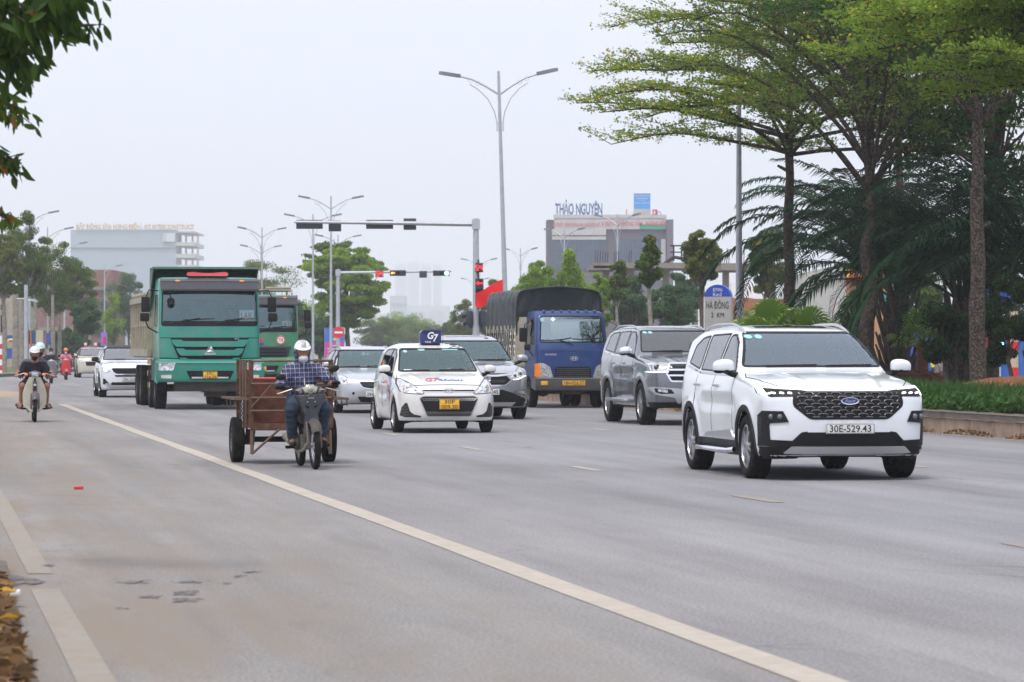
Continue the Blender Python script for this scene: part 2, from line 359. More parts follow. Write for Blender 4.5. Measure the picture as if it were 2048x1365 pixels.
# ---------------- cars ----------------
WCACHE = {}
def wheel(parent, loc, r, w_, rr, style='split', left=True, name='wheel'):
    key = (r, w_, rr, style)
    root = empty(name, loc, 0 if left else math.pi, parent)
    if key not in WCACHE:
        h = w_/2
        pr = [(-h*.80, rr), (-h*.98, rr+.02), (-h, (r+rr)/2+.01), (-h*.93, r-.022), (-h*.80, r-.004)]
        for k in range(4):
            a = -h*.62+k*h*.41; pr += [(a-.008, r), (a-.006, r-.008), (a+.006, r-.008), (a+.008, r)]
        pr += [(h*.80, r-.004), (h*.93, r-.022), (h, (r+rr)/2+.01), (h*.98, rr+.02), (h*.80, rr), (h*.2, rr-.02), (-h*.5, rr-.02)]
        t = MB().lathe(pr, axis='y', n=40, closed=True).build('tyre', M['rubber'], sharp=50)
        m = MB(); d = h*.80
        m.lathe([(d+.004, rr+.006), (d+.008, rr-.012), (d-.03, rr-.022), (-h*.7, rr-.03)], n=36)
        if style == 'steel':
            m.lathe([(d-.05, rr-.02), (d-.03, rr*.7), (d-.06, rr*.55), (d-.01, rr*.35), (d-.01, .0)], n=30)
            for k in range(8): q = 2*math.pi*k/8; m.ball((rr*.42*math.cos(q), d, rr*.42*math.sin(q)), .016, 6)
        else:
            ns, tw = {'split': (5, 1), 'ten': (10, 0), 'cap': (8, 0), 'six': (6, 1)}[style]
            m.lathe([(d-.02, rr*.27), (d+.002, rr*.22), (d+.008, rr*.1), (d+.008, 0)], n=20)
            for k in range(ns):
                q = 2*math.pi*(k+.5)/ns
                for s_ in ((-1, 1) if tw else (0,)):
                    a0, a1 = q+s_*.13, q+s_*(.24 if tw else 0); wd0, wd1 = rr*.085, rr*(.075 if tw else .10)
                    P = []
                    for (rad, an, wd, y_) in ((rr*.2, a0, wd0, d), (rr*.62, (a0+a1)/2, wd0*.9, d+.004), (rr*.97, a1, wd1, d-.004)):
                        c_ = (rad*math.cos(an), rad*math.sin(an)); tt = (-math.sin(an)*wd, math.cos(an)*wd)
                        P += [(c_[0]-tt[0], y_, c_[1]-tt[1]), (c_[0]+tt[0], y_, c_[1]+tt[1]), (c_[0]+tt[0], y_-.03, c_[1]+tt[1]), (c_[0]-tt[0], y_-.03, c_[1]-tt[1])]
                    Fs = []
                    for i in range(2):
                        for j in range(4): Fs.append((i*4+j, i*4+(j+1)%4, i*4+4+(j+1)%4, i*4+4+j))
                    m.add(P, Fs+[(0,1,2,3), (8,9,10,11)])
        rim = m.build('rim', M['alloy'] if style != 'steel' else M['greyp'], sharp=30)
        dk = MB().lathe([(d-.085, rr-.03), (d-.07, rr*.3), (d-.07, 0)], n=24).build('brake_disc', M['alloydark'])
        for o in (t, rim, dk): o.parent = root
        WCACHE[key] = (t, rim, dk)
    else:
        for o in WCACHE[key]: c = o.copy(); C.objects.link(c); c.parent = root
    return root
def paint(name, col, metal=0, dirt=0, rough=.3, coat=1): return mat(name, col, rough, metal, coat, dirt, (.2,.18,.15), 1.5, var=.02 if metal else 0, vscale=60)
def car(S):
    side = P2(rpoly(S['side'], S.get('rs', .12), 5)); plan = P2(rpoly(S['plan'], .25, 5)); sec = P2(rpoly(S['sec'], S.get('rc', .10), 5))
    bow, crown, wb, r, Ra, hw = S['bow'], S['crown'], S['wb'], S['r'], S['Ra'], S['hw']; ks = S.get('ks', .10)
    def f0(X, Y, Z):
        Ya = np.abs(Y); c = sec(Ya, Z); p = plan(X, Ya); s = side(X+bow*Y*Y*np.clip((X+1.8)/1.5, 0, 1), Z+crown*Y*Y)
        d = smax(smax(c, p, .12), s, ks)
        for ax in (0, -wb):
            q = np.sqrt((X-ax)**2+(Z-r)**2)-Ra; d = d-S.get('flare', .018)*np.exp(-((q-.05)/.07)**2)*np.clip((Ya-hw+.28)/.1, 0, 1)*np.clip((.35+r+Ra*.6-Z)/.15, 0, 1)
        mid = np.clip((X+wb-.45)/.25, 0, 1)*np.clip((-.45-X)/.25, 0, 1)*np.clip((Ya-hw+.3)/.1, 0, 1)
        d = d+mid*(.016*np.exp(-((Z-S['belt']+.30)/.09)**2)-.010*np.exp(-((Z-S['belt']+.16)/.05)**2)+.012*np.exp(-((Z-.42)/.07)**2))
        hood = np.clip((X+.35)/.1, 0, 1)*np.clip((Z-.8)/.1, 0, 1); d = d-hood*S.get('crease', .008)*np.exp(-((Ya-.46-.15*np.clip(-X, -1, 1))/.05)**2)
        return d
    ws, rw, sw = S['ws'], S['rw'], S['win']
    pws, prw = P2(rpoly(ws, .05)), P2(rpoly(rw, .05)); psw = [P2(rpoly(q, .04)) for q in sw]
    x0, x1, zf = S['cab']
    def f(X, Y, Z):
        g = f0(X, Y, Z); d = g; Ya = np.abs(Y)
        cab = np.maximum(np.maximum(g+.05, zf-Z), np.maximum(X-x0, x1-X)); d = smax(d, -cab, .015)
        wn = np.maximum(pws(Y, Z)+.02, S['wsx']-X)
        wn = np.minimum(wn, np.maximum(prw(Y, Z)+.02, X-S['rwx']))
        for q in psw: wn = np.minimum(wn, np.maximum(q(X, Z)+.02, .4-Ya))
        d = np.maximum(d, -np.maximum(wn, -(g+.09)))
        for ax in (0, -wb): a = np.maximum(np.sqrt((X-ax)**2+(Z-r)**2)-Ra, hw-.34-Ya); d = smax(d, -a, .012)
        return d
    h = S.get('h', .024); sp_ = np.array(S['side']); lo = (sp_[:,0].min()-.09, -hw-.12, sp_[:,1].min()-.07); hi = (sp_[:,0].max()+.09, hw+.12, sp_[:,1].max()+.07)
    P, Q = nets(f, lo, hi, (h*1.15, h, h))
    c = P[Q].mean(1); g = f0(c[:,0], c[:,1], c[:,2]); mi = ((g < -.022) | (c[:,2] < sp_[:,1].min()+.035)).astype(int)
    root = empty(S['name'], (S['X'], S['D'], 0), HEAD+S.get('yaw', 0)); root.scale = [S.get('scale', 1)]*3; tag(root, S['label'], S['cat'], S.get('group'))
    ins = (g < -.028) & (c[:,2] > S['belt']-.36) & (c[:,0] < x0+.1) & (np.abs(c[:,1]) < hw-.06); mi = np.where(ins, 2, mi)
    mesh_obj('body', P, Q, [S['paint'], M['dark'], mat('cabin lining', (.42,.43,.43), .8)], root, sharp=42, mi=mi)
    # glazing: the pane and its black surround
    def glaze(nm, poly, view, g_, wd=.022, rad=.05, mir=False, fmat=None):
        o_ = rpoly(poly, rad); i_ = inset(o_, wd)
        pn = patch(root, nm, g_, f0, o_, view, .001, .05, mirror=mir)
        fr = patch(root, 'window_seal', fmat or M['black'], f0, o_, view, .005, .03, holes=[i_], mirror=mir)
        for a, b in zip(fr, pn): a.parent = b
        return pn
    glaze('windscreen', ws, 'front', S.get('gws', M['gw']), .02); glaze('rear_window', rw, 'rear', S.get('grw', M['gt']), .03)
    for q in sw: glaze('side_window', q, 'left', S.get('gsw', M['gt']), .016, .04, mir=True)
    if 'surround' in S: patch(root, 'window_trim', S.get('trimmat', M['chrome']), f0, strip(S['surround'], .022), 'left', .007, .03, mirror=True)
    t = S['track']/2
    for ax in (0, -wb):
        for s_ in (1, -1): wheel(root, (ax, s_*t, r), r, S['tw'], S['rr'], S['rim'], s_ > 0)
    # cladding round the arches and along the sill
    if S.get('clad'):
        cw, cm = S['clad']
        for ax in (0, -wb):
            o_ = ringpoly(ax, r, Ra+cw, 22, R(-14), R(194)); i_ = ringpoly(ax, r, Ra-.004, 22, R(194), R(-14)); patch(root, 'wheel_arch_trim', cm, f0, np.vstack([o_, i_]), 'left', .008, .03, mirror=True)
        patch(root, 'sill_trim', cm, f0, [(-Ra-.02, .24), (-Ra-.02, .40), (-wb+Ra+.02, .40), (-wb+Ra+.02, .24)], 'left', .01, .05, mirror=True)
    # doors: shut lines and handles
    zt = S['belt']+.01; z0 = .38; dx = S['doors']
    for q in dx: patch(root, 'door_gap', M['dark'], f0, strip([(q[0], z0), (q[0]+(q[1]-q[0])*.5, (z0+zt)/2), (q[1], zt)], .011), 'left', .0015, .03, mirror=True)
    for hx in S['handles']:
        for s_ in (1, -1):
            P_, ok, gg = project(f0, np.array([[hx, S['belt']-.10]]), 'left' if s_ > 0 else 'right'); y_ = P_[0][1]
            MB().box((hx, y_+s_*.022, S['belt']-.10), (.20, .018, .028)).box((hx-.085, y_+s_*.006, S['belt']-.10), (.02, .03, .024)).box((hx+.085, y_+s_*.006, S['belt']-.10), (.02, .03, .024)).build('door_handle', S.get('handmat', S['paint']), root, bevel=.006)
    patch(root, 'bonnet_gap', M['dark'], f0, strip(S['bonnet'], .010), 'top', .0015, .03, mirror=True)
    # mirrors
    mx, mz = S['mir']
    for s_ in (1, -1):
        P_, ok, gg = project(f0, np.array([[mx, mz]]), 'left' if s_ > 0 else 'right'); y_ = abs(P_[0][1]); y2 = y_+.145*S.get('msc', 1)
        a = S.get('msc', 1)
        def fm(X, Y, Z, y2=y2):
            u, v, w_ = (X-mx-.02+.10*np.clip(s_*Y-y2+.02, 0, 1))/(.085*a), (s_*Y-y2)/(.108*a), (Z-mz-.09+.14*np.clip(s_*Y-y2, 0, 1))/(.072*a); k = (np.abs(u)**2.4+np.abs(v)**3+np.abs(w_)**3+1e-9)**.4-1; return np.maximum(k*.07, -(X-mx+.03))
        V, T = nets(fm, (mx-.12, s_*y2-.2, mz-.05), (mx+.16, s_*y2+.2, mz+.25), .014)
        cm = V[T].mean(1); mo = mesh_obj('side_mirror', V, T, [S.get('mirmat', S['paint']), M['black']], root, mi=(cm[:,2] < mz+.045).astype(int), sharp=45)
        MB().tube([(mx-.02, s_*(y_-.04), mz-.02), (mx, s_*(y_+.06), mz+.0), (mx, s_*y2, mz+.045)], [.04, .03, .028], 8).build('mirror_arm', M['black'], mo)
        MB().box((mx-.034, s_*y2, mz+.10), (.004, .14*a, .085*a)).build('mirror_glass', M['chrome'], mo, bevel=.001)
    # wipers
    if S.get('wipers', 1):
        for (ya, za, yb, zb) in S['wip']:
            uv = np.array([(ya+(yb-ya)*t_, za+(zb-za)*t_) for t_ in np.linspace(0, 1, 7)]); P_, ok, gg = project(f0, uv, 'front', lift=.022); P_ = P_[ok]
            if len(P_) > 2: MB().tube(P_, .009, 6).build('wiper', M['black'], root)
    # cabin: seats, dashboard, steering wheel
    zb = S['belt']; xs = S['seatx']
    for s_ in (1, -1):
        MB().box((xs, s_*.38, zb-.32), (.5, .5, .2)).box((xs-.30, s_*.38, zb-.02), (.14, .48, .62), ry=R(-14)).box((xs-.42, s_*.38, zb+.36), (.09, .26, .18)).build('front_seat', M['seat'], root, bevel=.04)
    rb = MB().box((xs-1.2, 0, zb-.05), (.18, 1.25, .55), ry=R(-16))
    for y_ in (-.4, 0, .4): rb.box((xs-1.30, y_, zb+.29), (.09, .24, .16))
    rb.build('rear_seat', M['seat'], root, bevel=.03)
    MB().box((x0-.22, 0, zb-.06), (.36, 1.3, .22)).build('dashboard', M['black'], root, bevel=.05)
    MB().lathe([(.015*math.cos(q), .175+.015*math.sin(q)) for q in np.linspace(0, 2*math.pi, 7)[:-1]], (0,0,0), 'x', 24, True).box((0,0,0), (.02,.32,.03)).build('steering_wheel', M['black'], root).location = (x0-.52, .36, zb+.0)
    MB().box((S['wsx']+.33, 0, S['ztop']-.17), (.02, .24, .07)).tube([(S['wsx']+.35, 0, S['ztop']-.14), (S['wsx']+.34, 0, S['ztop']-.05)], .012, 6).build('rear_view_mirror', M['black'], root, bevel=.004)
    return root, f0
def top_z(f0, x, y):
    P_, ok, g = project(f0, np.array([[x, y]]), 'top'); return float(P_[0][2])
def rails(root, f0, xs, y, mt, up=.045, r=.016):
    n = len(xs)
    for s_ in (1, -1):
        pts = [(x, s_*y, top_z(f0, x, s_*y)+(up*min(1, 2.2*min(i, n-1-i)/(n-1)*2)-.004)) for i, x in enumerate(xs)]
        MB().tube(pts, [r*.6]+[r]*(n-2)+[r*.6], 8).build('roof_rail', mt, root)
def person_in_car(root, x, y, z, col, arms=True):
    """seated figure, one continuous surface, hands raised to the wheel"""
    J = dict(hip=(x-.05,y,z), chest=(x-.16,y,z+.32), neck=(x-.16,y,z+.50), head=(x-.13,y,z+.64))
    def f(X,Y,Z):
        d = capsule(X,Y,Z,J['hip'],J['chest'],.15,.16,(1,.85,1)); d = smin(d, capsule(X,Y,Z,(x-.17,y-.14,z+.42),(x-.17,y+.14,z+.42),.075,.075), .08)
        d = smin(d, capsule(X,Y,Z,J['chest'],J['neck'],.08,.055), .08); d = smin(d, capsule(X,Y,Z,J['head'],(x-.12,y,z+.72),.078,.088), .03)
        for s_ in (-1,1):
            d = smin(d, capsule(X,Y,Z,(x-.17,y+s_*.19,z+.41),(x+.02,y+s_*.26,z+.20),.055,.045), .04); d = smin(d, capsule(X,Y,Z,(x+.02,y+s_*.26,z+.20),(x+.27,y+s_*.16,z+.34),.042,.03), .03)
            d = smin(d, capsule(X,Y,Z,(x+.27,y+s_*.16,z+.34),(x+.33,y+s_*.13,z+.37),.032,.03), .02)
            d = smin(d, capsule(X,Y,Z,(x,y+s_*.1,z),(x+.4,y+s_*.12,z+.05),.08,.06), .04)
        return d
    V, T = nets(f, (x-.45,y-.45,z-.2), (x+.6,y+.45,z+.9), .022); c = V[T].mean(1)
    o = mesh_obj('person', V, T, [col, M['skin'], M['ink']], None, mi=np.where(c[:,2] > z+.74, 2, np.where((c[:,2] > z+.5) | (c[:,0] > x+.24)&(c[:,2] > z+.2), 1, 0)))
    o.matrix_world = Matrix.Translation(root.location) @ Matrix.Rotation(root.rotation_euler.z, 4, 'Z') @ Matrix.Scale(root.scale[0], 4); return o
def plate(root, f0, s, z, w_=.52, h_=.11, mt=None, lines=None, y=0, lift=.03, x=None):
    if x is None:
        uv = np.array([(y-w_/2, z), (y, z), (y+w_/2, z), (y, z+h_/2), (y, z-h_/2)]); P_, ok, g = project(f0, uv, 'front'); x = P_[:,0][ok].max()+lift-.012
    pl = MB().box((x, y, z), (.012, w_, h_)).box((x-.03, y, z), (.05, w_*.6, h_*.5)).build('number_plate', mt or M['plate'], root, bevel=.004)
    fr = MB()
    for a in (-1, 1): fr.box((x+.007, y, z+a*(h_/2-.006)), (.003, w_-.012, .004)).box((x+.007, y+a*(w_/2-.006), z), (.003, .004, h_-.02))
    fr.build('plate_border', M['ink'], pl)
    n = len(s)
    for i, l in enumerate(s):
        hh = h_/n*(.68 if n == 1 else .74); text(l, w_*(.86 if n == 1 else (.55 if len(l) < 4 else .82)), hh, (x+.0075, y, z+h_/2-h_*(i+.5)/n), 'lettering', M['ink'], pl, bold=.008)
    return x
def decal_text(root, f0, s, w_, h_, c, view, mt, lift=.006, name='lettering', shear=0, bold=0, stroke=0):
    cu = bpy.data.curves.new('t', 'FONT'); cu.body = s; cu.align_x = 'CENTER'; cu.offset = bold; cu.shear = shear; cu.resolution_u = 3
    t = bpy.data.objects.new('t', cu); C.objects.link(t); bpy.context.view_layer.update()
    me = bpy.data.meshes.new_from_object(t.evaluated_get(bpy.context.evaluated_depsgraph_get())); bpy.data.objects.remove(t)
    bm = bmesh.new(); bm.from_mesh(me); bmesh.ops.triangulate(bm, faces=bm.faces)
    V = np.array([v.co[:2] for v in bm.verts]); T = np.array([[v.index for v in f.verts] for f in bm.faces]); bm.free()
    lo, hi = V.min(0), V.max(0); V = (V-(lo+hi)/2)*[w_/(hi[0]-lo[0]), h_/(hi[1]-lo[1])]
    uv = {'top': np.stack([c[0]-V[:,1], c[1]+V[:,0]], 1), 'front': V+c, 'right': V+c, 'left': V*[-1,1]+c}[view]
    P, ok, g = project(f0, uv, view, lift=lift); T = T[ok[T].all(1)]; nrm = np.cross(P[T[:,1]]-P[T[:,0]], P[T[:,2]]-P[T[:,0]]); fl = (nrm*g[T[:,0]]).sum(1) < 0; T[fl] = T[fl][:,::-1]
    return mesh_obj(name, P, T, mt, root, smooth=False)
def badge_h(root, f0, y, z, rx, rz, mt, th=.02, slant=.25):
    """oval ring with a slanted letter of two strokes and a bar"""
    P_, ok, g = project(f0, np.array([[y, z]]), 'front'); x = P_[0][0]; o_ = ell(y, z, rx, rz, 32); i_ = ell(y, z, rx*.84, rz*.80, 32); m = MB(); n = 32
    for a, b in ((o_, i_),):
        V = [(x+.005, *p) for p in a]+[(x+.005, *p) for p in b]+[(x+th, *p) for p in a]+[(x+th, *p) for p in b]; Fs = []
        for i in range(n): j = (i+1)%n; Fs += [(2*n+i,2*n+j,3*n+j,3*n+i),(i,j,2*n+j,2*n+i),(n+j,n+i,3*n+i,3*n+j)]
        m.add(V, Fs)
    for s_ in (-1, 1): c_ = y+s_*rx*.36; m.prism([(c_-rx*.12-slant*rz*.55, z-rz*.62), (c_+rx*.12-slant*rz*.55, z-rz*.62), (c_+rx*.12+slant*rz*.9, z+rz*.62), (c_-rx*.12+slant*rz*.9, z+rz*.62)], 'x', x+.005, x+th*.9)
    m.prism([(y-rx*.36, z-rz*.15), (y+rx*.40, z-rz*.02), (y+rx*.40, z+rz*.20), (y-rx*.36, z+rz*.06)], 'x', x+.005, x+th*.8); return m.build('emblem', mt, root, fixn=True)
def mesh_bars(root, f0, poly, mt, nx, nz, diag=True, lift=.012, r=.004, name='grille_mesh'):
    pg = P2(rpoly(poly, .03)); p = np.array(poly); lo, hi = p.min(0), p.max(0); m = MB(); sx = (hi[0]-lo[0])/nx; sz = (hi[1]-lo[1])/nz; segs = []
    for i in range(nz+1):
        for k in range(nx+1):
            y = lo[0]+k*sx+(sx/2 if i % 2 and diag else 0); z = lo[1]+i*sz
            if diag: segs += [((y,z),(y+sx/2,z+sz)), ((y,z),(y-sx/2,z+sz))]
            else: segs += [((y,z),(y+sx,z))]
    for a, b in segs:
        if max(pg(np.float32(a[0]),np.float32(a[1])), pg(np.float32(b[0]),np.float32(b[1]))) > -.004: continue
        Q, ok, gg = project(f0, np.array([a, b]), 'front', lift=lift); m.tube(Q, r, 4, cap=False)
    return m.build(name, mt, root, fixn=False)
PT_W = paint('white car paint', (.64,.665,.69), 0, .10)
# ---------------- white sport utility vehicle, nearest ----------------
def suv_white():
    S = dict(name='sport_utility_vehicle', label='large white sport utility vehicle nearest the camera with lit headlights and black honeycomb grille', cat='car',
      X=3.45, D=36.1, paint=PT_W, bow=.13, crown=.035, wb=2.726, r=.348, Ra=.40, hw=.955, track=1.62, tw=.235, rr=.235, rim='split', belt=1.10, yaw=R(-.8),
      side=[(.62,.23),(.86,.27),(.93,.45),(.945,.70),(.90,.93),(.80,.985),(.35,1.09),(-.42,1.165),(-.52,1.20),(-1.02,1.49),(-1.32,1.625),(-1.9,1.70),(-2.6,1.70),(-3.3,1.655),(-3.62,1.56),(-3.66,1.45),(-3.80,1.10),(-3.82,.8),(-3.80,.5),(-3.62,.26),(-3.3,.23)],
      plan=[(.96,0),(.94,.45),(.86,.72),(.70,.88),(.40,.945),(-.5,.96),(-2.8,.955),(-3.4,.90),(-3.74,.74),(-3.82,.4),(-3.82,-.5),(.96,-.5)],
      sec=[(-.5,.2),(.84,.2),(.915,.34),(.935,.5),(.955,.72),(.945,.88),(.905,1.04),(.865,1.12),(.80,1.28),(.70,1.54),(.62,1.66),(.52,1.715),(-.5,1.72)], rc=.07, ks=.11, rs=.16,
      ws=[(-.80,1.205),(.80,1.205),(.625,1.605),(-.625,1.605)], rw=[(-.62,1.2),(.62,1.2),(.55,1.52),(-.55,1.52)], wsx=-1.6, rwx=-3.3,
      win=[[(-.72,1.155),(-1.62,1.15),(-1.60,1.575),(-1.42,1.575),(-1.18,1.49)],[(-1.70,1.15),(-2.50,1.165),(-2.58,1.575),(-1.68,1.59)],[(-2.58,1.17),(-3.24,1.24),(-3.22,1.45),(-2.98,1.545),(-2.66,1.57)]],
      cab=(-.62,-3.3,.62), clad=(.055, M['black']), doors=[(-.62,-.68),(-1.68,-1.66),(-2.45,-2.56)], handles=[-1.45,-2.42], handmat=M['silver'], bonnet=[(.80,.60),(.3,.80),(-.3,.84),(-.50,.80)],
      mir=(-.66,1.13), msc=1.08, wip=[(-.55,1.205,.02,1.215),(.12,1.205,.66,1.215)], seatx=-1.55, ztop=1.62, surround=[(-.66,1.12),(-1.6,1.125),(-2.5,1.14),(-3.25,1.215)], trimmat=M['silver'])
    root, f0 = car(S); P = lambda *a, **k: patch(root, *a[:1], a[1], f0, *a[2:], **k)
    gr = [(-.60,.955),(.60,.955),(.61,.80),(.43,.655),(-.43,.655),(-.61,.80)]
    g = P('grille', M['black'], rpoly(gr, .04), 'front', lift=.004, res=.05)[0]
    # honeycomb bars
    mb = MB(); pg = P2(rpoly(gr, .04))
    for i in range(8):
        z = .935-i*.036
        for k in range(-8, 9):
            y = k*.145+(.0725 if i % 2 else 0)
            for (dy0, dz0, dy1, dz1) in ((-.036,0,.036,0),(.036,0,.052,-.017),(-.036,0,-.052,-.017)):
                a, b = np.array([y+dy0, z+dz0]), np.array([y+dy1, z+dz1])
                if max(pg(a[0],a[1]), pg(b[0],b[1])) > -.015: continue
                Q, ok, gg = project(f0, np.array([a, b]), 'front', lift=.014); mb.tube(Q, .0065, 4)
    mb.build('grille_bars', mat('grille grey', (.11,.11,.115), .4, .4), g, fixn=False)
    Q, ok, gg = project(f0, np.array([[0,.855]]), 'front'); xb = Q[0][0]
    bd = MB().prism(ell(0,.855,.098,.040,32), 'x', xb+.002, xb+.028).build('emblem', M['chrome'], root, bevel=.004)
    bi = MB().prism(ell(0,.855,.086,.030,32), 'x', xb+.028, xb+.032).build('emblem_field', mat('badge blue', (.01,.03,.16), .3, .3, 1), bd)
    text('Ford', .11, .03, (xb+.033, 0, .853), 'emblem_lettering', M['chrome'], bd, shear=.3)
    for s_ in (1, -1):
        k = np.array([s_*.955, 1])
        hl = P('headlight', M['black'], rpoly(np.array([(.46,.955),(.60,.975),(.93,1.005),(.945,.93),(.86,.895),(.62,.90),(.57,.93)])*k, .015), 'front', lift=.005, res=.04)[0]
        a = patch(root, 'daytime_lamp', M['led'], f0, np.array([(.56,.978),(.60,.988),(.925,1.008),(.935,.93),(.905,.91),(.89,.918),(.895,.990),(.60,.970)])*k, 'front', lift=.010, res=.03)[0]; a.parent = hl
        for j in range(3):
            a = patch(root, 'lamp_lens', M['led'], f0, rpoly(np.array([(.635+.085*j,.925),(.685+.085*j,.930),(.68+.085*j,.944),(.635+.085*j,.940)])*k, .008), 'front', lift=.010, res=.03)[0]; a.parent = hl
        fg = P('fog_lamp_housing', M['black'], np.array([(.68,.63),(.74,.745),(.925,.748),(.945,.70),(.94,.37),(.62,.37),(.60,.395),(.62,.43),(.865,.44),(.875,.60),(.87,.615)])*k, 'front', lift=.014, res=.04)[0]
        for yy in (.735, .815):
            Q, ok, gg = project(f0, np.array([[s_*yy, .685]]), 'front'); o = MB().ball(tuple(Q[0]+gg[0]*.012), (.012,.030,.030), 14).build('fog_lamp', mat('smoked lens', (.12,.13,.14), .2, .4, .8), fg)
        MB().tube([(-.50, s_*.93, .30), (-.6, s_*.99, .285), (-2.1, s_*.99, .285), (-2.22, s_*.93, .30)], .03, 10).build('side_step', M['chrome'], root)
        patch(root, 'door_insert', M['silver'], f0, rpoly([(-.62,.42),(-.70,.52),(-1.9,.47),(-2.1,.42)], .02), 'left' if s_ > 0 else 'right', .01, .05)
        patch(root, 'tail_lamp', M['redlens'], f0, rpoly([(-3.50,1.02),(-3.80,1.0),(-3.82,.90),(-3.55,.93)], .02), 'left' if s_ > 0 else 'right', .006, .05)
        patch(root, 'windscreen_sticker', mat('pale sticker', (.25,.5,.5), .4), f0, ell(-.60+.11*(s_ > 0),1.545,.042,.024,14), 'front', .006, .03)
    rails(root, f0, list(np.linspace(-1.30,-3.4,12)), .60, M['silver'])
    P('lower_intake', M['black'], rpoly([(-.52,.52),(.52,.52),(.66,.385),(-.66,.385)], .02), 'front', lift=.004, res=.05)
    P('front_valance', M['black'], rpoly([(-.96,.36),(-.66,.375),(-.52,.52),(-.45,.53),(-.60,.385),(.60,.385),(.45,.53),(.52,.52),(.66,.375),(.96,.36),(.96,.215),(-.96,.215)], .012), 'front', lift=.012, res=.05)
    P('skid_plate', M['silver'], rpoly([(-.62,.372),(.62,.372),(.70,.305),(.60,.30),(-.60,.30),(-.70,.305)], .012), 'front', lift=.022, res=.05)
    patch(root, 'sunroof', M['gd'], f0, rpoly([(-1.55,-.42),(-2.7,-.40),(-2.7,.40),(-1.55,.42)], .06), 'top', .004, .06)
    plate(root, f0, ['30E-529.43'], .56, .53, .11)
    return root
suv = suv_white()
